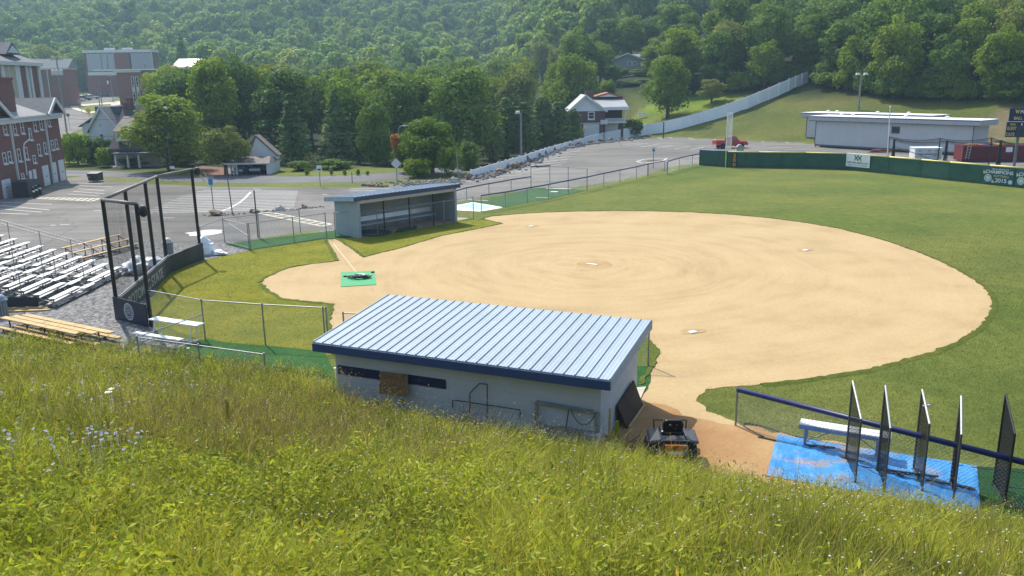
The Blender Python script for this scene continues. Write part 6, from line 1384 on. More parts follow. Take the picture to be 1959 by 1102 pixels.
T5p = Vector((up(328, 330, 95).x, 95, 0)); t5 = up(320, 209, 95)
r = thing('street_lamp_pole', 'dark pole with a white lamp in front of the big round tree', 'lamp pole', T5p); h5 = t5.z; m = MB(); m.tube((0, 0, 0), (0, 0, h5), .1, 8, .07); m.build('pole', DGREY, r); m = MB(); m.blob((.1, 0, h5 + .1), (.28, .2, .2), 2, .05, 2); m.build('lamp_head', TRIM, r); m = MB(); m.tube((0, 0, h5 * .55), (0, -.02, h5 * .55 + .2), .1, 8); m.build('pole_box', TRIM, r)
WM = mat('black cable', (0.10, 0.10, 0.10), .6)
def wire(label, a, b, sag, rad=.022):
    a, b = Vector(a), Vector(b); m = MB(); P = [a.lerp(b, t) - Vector((0, 0, 4 * sag * t * (1 - t))) - a for t in np.linspace(0, 1, 17)]; m.path(P, rad, 4); o = m.build('overhead_wire', WM); o.location = a; tag(o, label, 'wire', 'overhead wires')
top5 = Vector((t5.x, 95, h5)); t1 = Vector((T1[0].x, T1[0].y, T1[1].z))
wire('upper overhead wire from the lamp pole towards the transformer pole', top5 - Vector((0, 0, .3)), up(130, 226, 120), .5)
wire('lower overhead wire from the lamp pole towards the brick building', top5 - Vector((0, 0, 2.4)), up(120, 258, 110), .4)
wire('overhead wire from the lamp pole down to the grey roofed house', top5 - Vector((0, 0, .3)), up(254, 248, 101), .2)
wire('overhead wire from the lamp pole past the carport gable', top5 - Vector((0, 0, 1.6)), up(760, 252, 100), .6)
wire('second overhead wire in front of the dark spruce trees', top5 - Vector((0, 0, 2.1)), up(760, 258, 100), .6)
def sign(label, bx, by, w, h, zc, colr, shape='rect', pole=GALV, marks=None, base=None, rz=0.0, ph=None, name='road_sign', cat='sign', back=None):
    p = base or at(bx, by); r = thing(name, label, cat, p, rz); m = MB(); m.tube((0, 0, 0), (0, 0, ph or zc + h / 2), .04, 6); m.build('post', pole, r)
    m = MB(); y = -.05
    if shape == 'rect': m.box(-w / 2, y - .015, zc - h / 2, w / 2, y, zc + h / 2)
    elif shape == 'diamond': m.prism([(0, y, zc - h / 2), (w / 2, y, zc), (0, y, zc + h / 2), (-w / 2, y, zc)], (0, -.015, 0))
    elif shape == 'oct': m.prism([(w / 2 * math.cos(math.pi / 8 + k * math.pi / 4) * 1.08, y, zc + h / 2 * math.sin(math.pi / 8 + k * math.pi / 4) * 1.08) for k in range(8)], (0, -.015, 0))
    m.build('plate', colr, r)
    for (a, b, c_, d_) in marks or (): m = MB(); m.box(a, y - .022, zc + b, c_, y - .016, zc + d_); m.build('marking', BLACKM, r)
    return r
SW = mat('white sign face', (0.66, 0.67, 0.67), .5); SB = mat('blue sign face', (0.02, 0.20, 0.50), .5)
sign('small white sign with black mark on the painted island of the lot', 1249.5, 322, .42, .62, 2.05, SW, marks=((-.12, -.12, .12, .02), (-.02, -.25, .03, .2)))
sign('white road sign on the grass strip beyond the lot', 613, 357, .5, .6, 1.75, SW, marks=((-.16, -.18, .16, -.02),))
sign('pale back of a diamond road sign beside the round tree', 760, 352, 1.05, 1.05, 2.0, mat('dull aluminium sheet', (0.55, 0.55, 0.54), .5), 'diamond', mat('rusty post', (.18, .12, .09), .8))
sign('small white sign on the strip seen through the backstop', 332.5, 345, .5, .28, 1.35, SW)
sign('blue parking sign on a tilted pole above the boulder', 409, 404, .34, .5, 2.35, SB, marks=())
p = at(445, 411); simple_pole('thin leaning pole among the rubble by the lot', p, 3.6, .045, DGREY, lean=(-.15, 0))
p = at(494, 455); simple_pole('dark pole standing behind the back fence of the turf strip', p, 3.1, .05, DGREY)
p = at(674, 350); simple_pole('short thin post on the verge of the road', p, 1.1, .04, DGREY)
p = at(879, 348); simple_pole('thin grey pole beside the pale boulder at the fence end', p, 2.9, .06, GALV, lean=(-.25, 0))
p = look(172, 232, 80, 300); sign('yellow diamond warning sign by the campus road', 0, 0, 1.4, 1.4, 2.3, mat('yellow sign face', (0.62, 0.45, 0.03), .5), 'diamond', base=p)
p = look(156, 214, 80, 300); sign('octagonal stop sign seen from behind on the campus road corner', 0, 0, 1.1, 1.1, 2.8, mat('dull sign back', (0.35, 0.24, 0.22), .5), 'oct', base=p)
p = look(134, 248, 80, 300); sign('small dark sign on a post beside the transformer pole', 0, 0, .6, .6, 2.8, DGREY, base=p)
p = at(1269, 264.5); t = up(1267, 233, p.y); simple_pole('dark post standing in front of the white fence', p, t.z, .11, mat('dark post', (0.06, 0.06, 0.065), .6))
c = up(765, 300, 97); t = up(770, 242, 97); r = thing('street_lamp', 'street lamp with curved arm above the orange leaved tree', 'street lamp', (c.x, 97, 0)); m = MB(); m.path([(0, 0, 0), (0, 0, t.z - .3), (.2, 0, t.z), (.6, 0, t.z + .1)], .06, 6); m.build('pole', GALV, r); m = MB(); m.box(.5, -.1, t.z + .02, 1.0, .1, t.z + .16); m.build('lamp_head', TRIM, r)

# ------------------------------------------------------------------ white vinyl fence and boulders
def vinyl():
    tops = [(901, 326), (953, 311), (1006, 296), (1051, 281.5), (1100, 268), (1130, 259.5), (1164, 252)]; ys = [86.5, 92.5, 102, 115, 128.5, 136, 143]
    pts = [(up(a, b, y), None) for (a, b), y in zip(tops, ys)]; P = [(p.x, p.y, p.z - 1.95, p.z) for p, _ in pts]
    for a, b, h in ((1236, 258.5, 21), (1270, 254, 22), (1305, 246, 22), (1345, 235, 22), (1390, 222, 23), (1430, 207.5, 23), (1470, 191, 23), (1508, 174, 23), (1545, 158, 22)):
        p = look(a, b, 125, 260); t = up(a, b - h, p.y); P.append((p.x, p.y, p.z, t.z))
    r = thing('vinyl_fence', 'long white vinyl privacy fence climbing the hillside behind the lot', 'fence', P[0][:3]); o = Vector(r.location); VM = mat('white vinyl', (0.80, 0.82, 0.85), .5, var=.04, scale=.6); q = 0
    for A, B in zip(P, P[1:]):
        n = max(1, round(math.hypot(B[0] - A[0], B[1] - A[1]) / 2.6))
        for k in range(n):
            a, b = k / n, (k + 1) / n; I = lambda t: [A[i] + (B[i] - A[i]) * t for i in range(4)]; u, v = I(a), I(b)
            f_ = lambda w, z: Vector((w[0], w[1], z)) - o; d = Vector((v[0] - u[0], v[1] - u[1], 0)).normalized(); nn = Vector((d.y, -d.x, 0)) * .03
            m = MB(); m.hexa([f_(u, u[2] - .6) - nn, f_(v, v[2] - .6) - nn, f_(v, v[2] - .6) + nn, f_(u, u[2] - .6) + nn, f_(u, u[3]) - nn, f_(v, v[3]) - nn, f_(v, v[3]) + nn, f_(u, u[3]) + nn]); m.build('panel', VM, r)
            m = MB(); m.box(u[0] - o.x - .09, u[1] - o.y - .09, u[2] - o.z - .6, u[0] - o.x + .09, u[1] - o.y + .09, u[3] - o.z + .10); m.build('post', WHITE, r)
vinyl()
ROCK = mat('brown grey boulder', (0.225, 0.165, 0.12), .9, var=.35, scale=1.4, bmp=.5, bscale=6, dirt=(0.36, 0.33, 0.30)); ROCKL = mat('pale boulder', (0.42, 0.40, 0.37), .9, var=.3, scale=2, bmp=.5, bscale=6)
def boulder(px, py, wpx, hpx, label, m_=ROCK, group=None, seed=0, lift=0.0):
    p = at(px, py); k = p.y / F; m = MB(); m.blob((0, 0, hpx * k * .35), (wpx * k / 2, wpx * k * .42, hpx * k * .62), seed + int(px), .5, 2, 1.5, flat=.6); o = m.build('boulder', m_); o.location = (p.x, p.y, p.z - .03 + lift); tag(o, label, 'boulder', group)
boulder(413, 412, 26, 13, 'large grey brown boulder under the blue parking sign', seed=1)
boulder(488, 407, 20, 8, 'low flat boulder beside the dark pole at the rubble line', seed=2)
boulder(537, 402, 17, 11, 'white topped boulder in the middle of the rubble line', ROCKL, seed=3)
boulder(583, 398, 14, 8, 'small dark boulder near the right end of the rubble line', seed=4)
boulder(868, 349, 17, 13, 'pale grey boulder at the corner of the far dugout roof', ROCKL, seed=5)
boulder(897, 343, 19, 15, 'reddish boulder at the start of the white vinyl fence', seed=6)
G_ = 'boulders lining the edge of the parking lot'; GL = 'brown boulder in the row lining the lot below the white fence'
for k, (a, b, w, h) in enumerate(((957, 331, 20, 11), (983, 322, 20, 14), (996, 318, 14, 11), (1007, 310, 17, 14), (1018, 303, 12, 9), (1031, 301, 13, 10), (1041, 296, 12, 9), (1060, 290, 9, 8), (1066, 285, 10, 9), (1085, 281, 13, 9), (1109, 277, 11, 6), (1131, 273, 9, 5), (1151, 270, 11, 6), (1168, 268.5, 11, 5), (1191, 266.5, 12, 4), (1218, 264.5, 11, 6), (1241, 262.5, 10, 6), (930, 336, 12, 6))): boulder(a, b, w, h, GL, ROCK, G_, k * 7)
G2 = 'rocks piled at the corner of the road'
for k, (a, b, w, h) in enumerate(((697, 356, 12, 8), (706, 357, 10, 6), (714, 357, 12, 7), (723, 357.5, 10, 6), (731, 358, 8, 5), (709, 354, 14, 7), (737, 357, 8, 4))): boulder(a, b, w, h, 'rock in the brown heap behind the far dugout roof', ROCK, G2, k * 5 + 3)
def stones(name, strip, n, r0, r1, m_, seed):
    rr = np.random.default_rng(seed); v, f = ICO[1]; v = np.array(v); f = np.array(f); V = []; Fq = []
    for i in range(n):
        t = rr.random(); k = min(len(strip) - 2, int(t * (len(strip) - 1))); u = t * (len(strip) - 1) - k; A = at(*strip[k][:2]).lerp(at(*strip[k + 1][:2]), u); wd = strip[k][2]
        c = np.array([A.x + rr.normal() * wd, A.y + rr.normal() * wd, 0]); c[2] = max(0, L(c[0], c[1])); s = rr.uniform(r0, r1); V.append(c + v * s * rr.uniform(.6, 1.2, 3) + np.array([0, 0, s * .3]) + v * 0); Fq.append(f + i * len(v))
    o = arr_mesh(name, np.concatenate(V), np.concatenate(Fq), m_); o['kind'] = 'stuff'; o['label'] = 'loose stones scattered along the edge'; return o
stones('rubble', [(395, 412, .25), (440, 411, .25), (500, 406, .25), (560, 401, .2), (620, 396, .2)], 110, .03, .10, mat('grey chips', (0.2, 0.19, 0.18), .9, var=.3), 1)
stones('rubble', [(905, 343, .9), (940, 333, 1.2), (985, 318, 1.3), (1020, 302, 1.1), (1060, 288, .7), (1110, 278, .5), (1240, 264, .4)], 800, .07, .24, mat('grey riprap', (0.20, 0.185, 0.17), .9, var=.35, scale=1), 2)
stones('rubble', [(770, 352, 1.2), (820, 350, 1.2), (860, 349, .8)], 260, .06, .2, MATS['grey riprap'], 3)
m = MB(); A = at(910, 341); B = at(1020, 299); d = (B - A); m.blob((0, 0, 0), (d.length / 2 + 1, 1.1, .34), 3, .35, 3, 3.5, flat=.5); o = m.build('gravel_bank', gravelmat('bank gravel', (0.03, 0.028, 0.026), (0.26, 0.245, 0.23), 2.6)); n = Vector((-d.y, d.x, 0)).normalized(); o.location = A.lerp(B, .5) + n * .7 - Vector((0, 0, .15)); o.rotation_euler = (0, 0, math.atan2(d.y, d.x)); struct(o)

for a, b, lb in (((393, 349), (378, 329), 'left of two pale guy guards leaning over the mulch bed'), ((402, 349), (390, 329), 'right of two pale guy guards leaning over the mulch bed')):
    q = at(*a); t = up(b[0], b[1], q.y + .4); m = MB(); m.tube((0, 0, 0), Vector(t) - q, .05, 6); o = m.build('guy_guard', mat('pale yellow plastic', (0.45, 0.40, 0.24), .6)); o.location = q; tag(o, lb, 'guy guard')
q = look(1229, 226, 120, 260); r = thing('lawn_bench', 'small white lawn seat on the bright grass beside the ranch house', 'bench', q); m = MB(); m.box(-.8, -.25, .42, .8, .25, .48); m.build('seat', WHITE, r); m = MB(); m.box(-.8, .2, .48, .8, .26, .95); m.build('backrest', WHITE, r)
for x in (-.7, .7): m = MB(); m.box(x - .05, -.22, 0, x + .05, .22, .42); m.build('leg', WHITE, r)
q = at(1682, 291.5); m = MB(); m.blob((0, 0, .12), (1.6, .6, .28), 4, .5, 2, 2.2, flat=.3); o = m.build('debris_pile', mat('rusty red debris', (0.17, 0.05, 0.035), .9, var=.4)); o.location = q; tag(o, 'low rusty red debris pile on the lot in front of the grey trailer', 'debris')
# ------------------------------------------------------------------ trees
def leaf_quads(c, nrm, size, rng, asp=.62):
    """rhombic leaf clumps: centre, facing, size -> verts, faces"""
    n = len(c); t = rng.normal(size=(n, 3)); t -= nrm * (t * nrm).sum(1, keepdims=True); t /= np.linalg.norm(t, axis=1, keepdims=True) + 1e-9; b = np.cross(nrm, t)
    s = size[:, None]; V = np.stack([c - t * s, c - b * s * asp, c + t * s, c + b * s * asp], 1).reshape(-1, 3)
    return V, np.arange(4 * n).reshape(n, 4)
def unit(v): return v / (np.linalg.norm(v, axis=1, keepdims=True) + 1e-9)
def crown_broad(seed, n=5200, H=12.0, Wd=9.0, leaf=.27, lumps=34, low=.22, spread=1.0, cohere=0.0):
    rng = np.random.default_rng(seed); cz = H * (.5 + low / 2); C = []; R = []
    for i in range(lumps):
        u = unit(rng.normal(size=(1, 3)))[0]; k = rng.uniform(.45, 1.0) ** .6 * rng.choice([.88, 1.0, 1.0, 1.14]); r = Wd * rng.uniform(.09, .22)
        p = np.array([u[0] * (Wd / 2 - r * .8) * k, u[1] * (Wd / 2 - r * .8) * k, cz + u[2] * (H * (1 - low) / 2 - r * .8) * k]); t = (p[2] - low * H) / (H * (1 - low)); sq = 1.0 - .45 * max(0, t - .45) - .25 * max(0, .3 - t); p[:2] *= sq * spread
        C.append(p); R.append(r)
    C = np.array(C); R = np.array(R); w = R ** 2; i = rng.choice(lumps, n, p=w / w.sum()); d = unit(rng.normal(size=(n, 3)) + np.array([0, 0, .35]))
    rr = R[i] * (rng.uniform(.62, 1.0, n) ** .5) * (1 + .26 * rng.normal(size=n) * (rng.random(n) < .3)); P = C[i] + d * rr[:, None] * np.array([1.05, 1.05, .82])
    d = unit(d * (1 - cohere) + cohere * unit((P - np.array([0, 0, cz - H * .1])) / np.array([Wd, Wd, H])))
    nr = unit(d * .9 + rng.normal(size=(n, 3)) * .42 + np.array([0, 0, .2])); return leaf_quads(P, nr, leaf * rng.uniform(.6, 1.35, n), rng)
def crown_conifer(seed, n=5200, H=14.0, Wd=7.0, leaf=.26, droop=.35, col=0.0):
    rng = np.random.default_rng(seed); tiers = 26; P = []; Nn = []; per = n // tiers // 12
    for k in range(tiers):
        t = (k + rng.uniform(0, .8)) / tiers; z = H * (.04 + .95 * t); rad = Wd / 2 * ((1 - t) ** (.85 if not col else .45)) * rng.uniform(.82, 1.1) + .12; nb = 12; a0 = rng.uniform(0, 6.28)
        for b in range(nb):
            a = a0 + 2 * math.pi * b / nb + rng.normal() * .15; L_ = rad * rng.uniform(.72, 1.1); s = rng.uniform(.15, 1, per) ** .7; q = np.stack([np.cos(a) * L_ * s, np.sin(a) * L_ * s, z - droop * L_ * s ** 1.6 + .10 * L_ * s], 1); q += rng.normal(size=(per, 3)) * np.array([.16, .16, .13]) * (.5 + rad * .25)
            P.append(q); Nn.append(np.tile([math.cos(a) * .55, math.sin(a) * .55, .75], (per, 1)))
    P = np.concatenate(P); Nn = unit(np.concatenate(Nn) + rng.normal(size=P.shape) * .5); return leaf_quads(P, Nn, leaf * rng.uniform(.6, 1.3, len(P)), rng, .5)
LEAF = {'mid': leafmat('mid green foliage', [(0.106, 0.181, 0.029), (0.158, 0.238, 0.034), (0.216, 0.283, 0.038), (0.127, 0.204, 0.042)]),
        'dark': leafmat('dark green foliage', [(0.085, 0.154, 0.035), (0.116, 0.194, 0.039), (0.142, 0.220, 0.046)], .28),
        'yellow': leafmat('yellow green foliage', [(0.225, 0.274, 0.032), (0.265, 0.306, 0.038)], .4),
        'conifer': leafmat('conifer foliage', [(0.090, 0.158, 0.053), (0.133, 0.210, 0.071)], .15),
        'olive': leafmat('olive brown foliage', [(0.173, 0.212, 0.055), (0.208, 0.242, 0.065)], .3),
        'shrub': leafmat('shrub foliage', [(0.176, 0.274, 0.038), (0.297, 0.405, 0.054)], .35),
        'purple': leafmat('dark purple foliage', [(0.057, 0.043, 0.041), (0.074, 0.051, 0.049)], .2),
        'orange': leafmat('orange foliage', [(0.500, 0.186, 0.041), (0.500, 0.254, 0.049)], .35),
        'far': leafmat('far forest foliage', [(0.132, 0.235, 0.051), (0.190, 0.305, 0.057), (0.267, 0.360, 0.065), (0.160, 0.267, 0.068), (0.353, 0.411, 0.082)], .3)}
BARK = mat('grey brown bark', (0.085, 0.065, 0.05), .95, var=.3, scale=4, bmp=.6, bscale=12)
CR = {}; TRK = {}
def mesh_of(key):
    if key in CR: return CR[key]
    kind, k = key
    V, Fq = {'broad': lambda: crown_broad(10 + k, 8500, low=.08, leaf=.22, lumps=46), 'open': lambda: crown_broad(40 + k, 5600, leaf=.24, lumps=30, low=.12), 'tall': lambda: crown_broad(70 + k, 8500, Wd=7.5, lumps=50, low=.06, leaf=.22), 'round': lambda: crown_broad(90 + k, 9500, lumps=54, low=.05, leaf=.21),
             'conifer': lambda: crown_conifer(20 + k), 'column': lambda: crown_conifer(30 + k, 4600, Wd=5, droop=-.25, col=1, leaf=.24), 'bush': lambda: crown_broad(60 + k, 3000, H=3, Wd=3.6, leaf=.14, lumps=22, low=.0)}[kind]()
    o = arr_mesh('crown', V, Fq, LEAF['mid']); me = o.data; bpy.data.objects.remove(o); CR[key] = me; return me
def trunk_of(kind, k):
    key = (kind, k)
    if key in TRK: return TRK[key]
    rr = random.Random(k + 3); H = {'bush': 3.0, 'conifer': 14.0, 'column': 14.0}.get(kind, 12.0); m = MB(); r0 = .028 * H if kind != 'bush' else .06
    if kind == 'bush':
        for i in range(5): m.tube((0, 0, 0), (rr.uniform(-.8, .8), rr.uniform(-.8, .8), rr.uniform(1.2, 2.0)), .05, 5, .02)
    else:
        top = H * (.95 if kind in ('conifer', 'column') else .62); m.tube((0, 0, -.6), (0, 0, H * .22), r0 * 1.15, 8, r0 * .85, False); m.tube((0, 0, H * .22), (rr.uniform(-.3, .3), rr.uniform(-.3, .3), top), r0 * .85, 8, r0 * .2)
        if kind not in ('conifer', 'column'):
            for i in range(9):
                a = i * 2.4 + rr.uniform(-.3, .3); z = H * rr.uniform(.22, .5); e = H * rr.uniform(.2, .34); p = Vector((0, 0, z)); q = p + Vector((math.cos(a) * e * .6, math.sin(a) * e * .6, e * .6)); m.tube(p, q, r0 * .4, 6, r0 * .2); m.tube(q, q + Vector((math.cos(a) * e * .5, math.sin(a) * e * .5, e * .45)), r0 * .2, 5, r0 * .06)
    o = m.build('trunk', BARK); me = o.data; bpy.data.objects.remove(o); TRK[key] = me; return me
TREES = []
def plant(name, label, x, y, h, w, kind, k, leaf, group=None, cat='tree', z=None, rz=None):
    z = L(x, y) if z is None else z; H0 = {'bush': 3.0, 'conifer': 14.0, 'column': 14.0}.get(kind, 12.0); W0 = {'bush': 3.6, 'conifer': 7.0, 'column': 5.0, 'tall': 7.5}.get(kind, 9.0)
    r = thing(name, label, cat, (x, y, z - .05), rnd.uniform(0, 6.28) if rz is None else rz, group); r.scale = (w / W0, w / W0, h / H0)
    for nm, me, mm in (('trunk' if kind != 'bush' else 'stems', trunk_of(kind, k % 3), BARK), ('crown' if kind != 'bush' else 'foliage', mesh_of((kind, k)), LEAF[leaf])):
        o = bpy.data.objects.new(nm, me); COL.objects.link(o); o.parent = r; o.material_slots[0].link = 'OBJECT'; o.material_slots[0].material = mm
    TREES.append((x, y, w)); return r
def ptree(label, px, y, top, wpx, kind, k, leaf, name='tree', group=None, base=None, cat='tree'):
    if base is not None: p = at(px, base); x, y = p.x, p.y; z = 0
    else: x = up(px, 200, y).x; z = L(x, y)
    h = up(px, top, y).z - z; w = wpx * y / F; return plant(name, label, x, y, h, w, kind, k, leaf, group, cat, z)
# trees one can point to
ptree('big round leafy tree with sunlit top standing left of the carport', 312, 98, 163, 162, 'round', 0, 'mid')
ptree('small spreading tree with light leaves beside the carport driveway', 420, 93, 232, 100, 'open', 0, 'olive')
ptree('broad dark tree rising above the carport on the left', 408, 118, 96, 105, 'tall', 0, 'mid')
ptree('dark broad tree behind the carport gable', 462, 125, 104, 90, 'broad', 1, 'dark')
ptree('feathery yellowish tree behind the large spruce', 525, 138, 122, 92, 'open', 1, 'olive')
ptree('large dark spruce right of the carport', 555, 104, 176, 96, 'conifer', 0, 'conifer', 'spruce_tree')
ptree('second dark spruce right of the large spruce', 640, 110, 168, 100, 'conifer', 1, 'conifer', 'spruce_tree')
ptree('dark leafy tree between the spruces and the orange leaved tree', 716, 104, 190, 84, 'broad', 2, 'dark')
ptree('yellow green tree top beside the second spruce', 690, 124, 172, 60, 'open', 2, 'yellow')
ptree('round tree standing between the road and the end of the lot', 822, 91, 224, 128, 'round', 1, 'mid')
ptree('small leaning tree left of the round roadside tree', 775, 93, 258, 62, 'open', 3, 'mid')
p = up(757, 285, 92.6); r = plant('orange_bush', 'orange leaved branches beside the diamond road sign', p.x, 92.6, 2.2, 1.5, 'bush', 1, 'orange', None, 'tree', 2.2)
ptree('small pointed spruce behind the pale boulder', 893, 101, 236, 52, 'conifer', 2, 'conifer', 'spruce_tree')
for k, (px, tp, w) in enumerate(((938, 200, 60), (968, 187, 66), (1003, 193, 62), (1038, 184, 68), (1070, 192, 64), (1096, 208, 52))):
    ptree('dark arborvitae in the dense row left of the brick ranch house', px, 124 + 2.5 * (k % 2) + k * 1.6, tp, w, 'column', k % 2, 'conifer', 'arborvitae', 'arborvitae row left of the ranch house')
ptree('olive brown tree rising above the arborvitae row', 988, 150, 120, 92, 'broad', 3, 'olive')
ptree('light green shrub at the left corner of the brick ranch house', 1098, 139, 222, 44, 'open', 0, 'yellow', 'small_tree')
p = look(1277, 226, 120, 300); plant('tree', 'rounded green tree on the lawn behind the white fence', p.x, p.y, up(1270, 103, p.y).z - p.z, 98 * p.y / F, 'round', 2, 'mid')
p = look(1361, 197, 120, 300); plant('small_tree', 'small crooked yard tree on the bright lawn above the white fence', p.x, p.y, up(1361, 150, p.y).z - p.z, 58 * p.y / F, 'open', 2, 'olive')
def btree(label, px, by, top, wpx, kind, k, leaf, name='tree'):
    p = look(px, by, 100, 355); return plant(name, label, p.x, p.y, up(px, top, p.y).z - p.z, wpx * p.y / F, kind, k, leaf)
btree('dark pointed tree by the campus road', 146, 170, 103, 42, 'conifer', 0, 'dark')
btree('small round tree in front of the long brick wing', 118, 193, 151, 62, 'round', 0, 'mid')
btree('pale leafy tree behind the brick hall roof', 100, 164, 76, 70, 'open', 1, 'yellow')
btree('dark tree behind the pointed tree on the campus', 158, 162, 80, 56, 'broad', 0, 'mid')
btree('dark tree beside the modern building', 184, 160, 118, 34, 'broad', 2, 'dark')
ptree('tall grey green tree on the left of the far brick house', 358, 285, 66, 52, 'conifer', 2, 'conifer')
ptree('small dark spruce in front of the modern building', 286, 250, 122, 14, 'conifer', 0, 'conifer', 'spruce_tree')
ptree('small dark tree hiding the lower left of the grey hill house', 1186, 205, 126, 40, 'broad', 1, 'dark')
ptree('leafy tree below the window of the grey hill house', 1222, 203, 131, 44, 'round', 1, 'mid')
for k, (px, y, tp, w, kd, lf) in enumerate(((1148, 198, 66, 62, 'broad', 'mid'), (1168, 190, 118, 40, 'tall', 'dark'), (1243, 204, 88, 46, 'tall', 'mid'), (1262, 224, 56, 66, 'broad', 'mid'), (1205, 236, 30, 80, 'round', 'mid'), (1160, 232, 36, 70, 'tall', 'dark'), (1232, 190, 150, 40, 'open', 'mid'), (1206, 186, 155, 44, 'broad', 'dark'))): ptree('leafy tree crowding round the grey gabled hill house', px, y, tp, w, kd, k % 3, lf, 'tree', 'trees around the grey hill house')
# shrubs in front of the white house and round the lawns
for k, (px, py, w, h, leaf, lb) in enumerate(((150, 316, 62, 66, 'shrub', 'bright green shrub in front of the white clapboard house'), (184, 314, 56, 52, 'dark', 'dark rounded shrub right of the bright green shrub'), (168, 310, 40, 36, 'purple', 'dark purple shrub between the green shrubs'), (207, 319, 46, 42, 'shrub', 'pointed light shrub at the foot of the grey roofed house'), (133, 312, 34, 50, 'dark', 'dark hedge at the corner of the brick building'),
                     (218, 312, 40, 48, 'dark', 'dark bush right under the white house window'), (262, 318, 70, 20, 'dark', 'low dark hedge along the porch of the grey roofed house'), (395, 312, 60, 44, 'shrub', 'light bush right of the big round tree'), (352, 318, 60, 34, 'dark', 'dark undergrowth below the big round tree'),
                     (640, 323, 80, 20, 'dark', 'low dark bush below the second spruce'), (575, 326, 60, 20, 'dark', 'low dark bush beside the large spruce'), (900, 318, 60, 50, 'dark', 'dark bush behind the start of the white fence'), (800, 340, 60, 40, 'mid', 'bush under the round roadside tree'), (858, 338, 46, 60, 'mid', 'bush on the right side of the round roadside tree'), (522, 318, 14, 40, 'yellow', 'thin light shrub at the right post of the carport'))):
    p = at(px, py); wq = w * p.y / F; plant('shrub', lb, p.x, p.y, h * p.y / F, wq, 'bush', k % 3, leaf, None, 'shrub', 0)
for k, (px, hh) in enumerate(((590, 12), (636, 13), (661, 12), (687, 14), (705, 10))):
    p = at(px, 334); plant('shrub', 'small young shrub on the mown verge beyond the road', p.x, p.y - .6, hh * p.y / F, 10 * p.y / F, 'bush', k % 3, 'shrub', 'young shrubs on the verge', 'shrub', 0)
p = at(1205, 258); plant('shrub', 'low dark shrub beside the brick ranch house behind the fence', up(1210, 240, 147).x, 147, 3.2, 4, 'bush', 0, 'dark', None, 'shrub')
# woods behind the road: individual trees
PROF = np.array([(330, 104), (360, 100), (400, 98), (470, 108), (520, 112), (600, 120), (680, 118), (740, 108), (800, 112), (860, 122), (900, 106), (940, 98), (990, 92), (1030, 74), (1080, 52), (1130, 30), (1180, 34), (1230, 28), (1300, 14), (1400, -20), (2100, -60)], float)
rw = random.Random(11); cnt = 0
for row, (y, spc) in enumerate(((116, 7.6), (128, 8.2), (142, 8.6), (158, 9), (176, 9.6), (198, 10.2), (224, 11), (256, 12))):
    x = -0.40 * y
    while x < 0.17 * y + 8:
        xx, yy = x + rw.uniform(-2, 2), y + rw.uniform(-4, 4); px = 980 + xx / yy * F; x += spc * rw.uniform(.8, 1.2)
        if px < 345 or px > 1240 or (yy < 160 and px > 1075) or (yy < 150 and px > 915) or (px < 600 and yy > 215 and px < 400) or (1150 < px < 1262 and 194 < yy < 226) or (yy < 122 and px < 520): continue
        z = L(xx, yy); pr = np.interp(px, PROF[:, 0], PROF[:, 1]); lim = up(px, pr + rw.uniform(0, 10) + max(0, (205 - yy) * .12), yy).z - z; h = min(rw.uniform(11.5, 18), lim)
        if 1150 < px < 1262 and yy < 214: h = min(h, up(px, 138 + rw.uniform(0, 10), yy).z - z)
        if h < 5: continue
        kind = rw.choice(['broad', 'broad', 'tall', 'tall', 'open']); leaf = rw.choice(['mid', 'mid', 'dark', 'mid', 'dark', 'olive', 'yellow' if rw.random() < .5 else 'mid'])
        plant('woodland_tree', 'leafy tree in the valley woods behind the road and carport', xx, yy, h, h * rw.uniform(.62, .85), kind, rw.randrange(3), leaf, 'trees of the valley woods'); cnt += 1
# woods on the right hillside
for row, back in enumerate((0, 7, 15, 24, 35, 48, 64)):
    px = 1235 + rw.uniform(0, 10)
    while px < 2080:
        bp = np.interp(px, [1235, 1300, 1400, 1480, 1545, 1600, 1700, 1800, 1960, 2080], [196, 190, 172, 158, 152, 166, 182, 187, 190, 196]); p = look(px, bp, 110, 300); d = Vector((p.x, p.y)).normalized(); back2 = back + rw.uniform(-2, 2); xx, yy = p.x + d.x * back2, p.y + d.y * back2 + (6 if px < 1330 else 0)
        px += (8.6 if row < 3 else 10.5) * F / yy * rw.uniform(.75, 1.15)
        if px < 1300 and back < 12: continue
        h = rw.uniform(11, 17) * (.82 if row == 0 else 1); kind = rw.choice(['broad', 'tall', 'broad', 'open', 'tall'])
        pa = 980 + xx / yy * F
        if pa < 1268 and yy < 232: continue
        plant('hillside_tree', 'leafy tree in the dark woods on the hillside at the right', xx, yy, h, h * rw.uniform(.62, .85), kind, rw.randrange(3), rw.choice(['dark', 'dark', 'mid', 'mid', 'dark', 'olive' if rw.random() < .3 else 'mid']), 'trees of the right hillside woods')
# low brush filling the foot of the hillside woods
for k in range(26):
    px = 1420 + k * 25 + rw.uniform(-8, 8); bp = np.interp(px, [1300, 1400, 1480, 1545, 1600, 1700, 1800, 1960, 2080], [192, 178, 162, 155, 170, 187, 191, 194, 198]); p = look(px, bp, 110, 300); plant('shrub', 'dark bush at the foot of the hillside woods', p.x, p.y, rw.uniform(2.5, 5.5), rw.uniform(4, 7), 'bush', k % 3, rw.choice(['dark', 'mid']), 'bushes under the hillside woods', 'shrub')
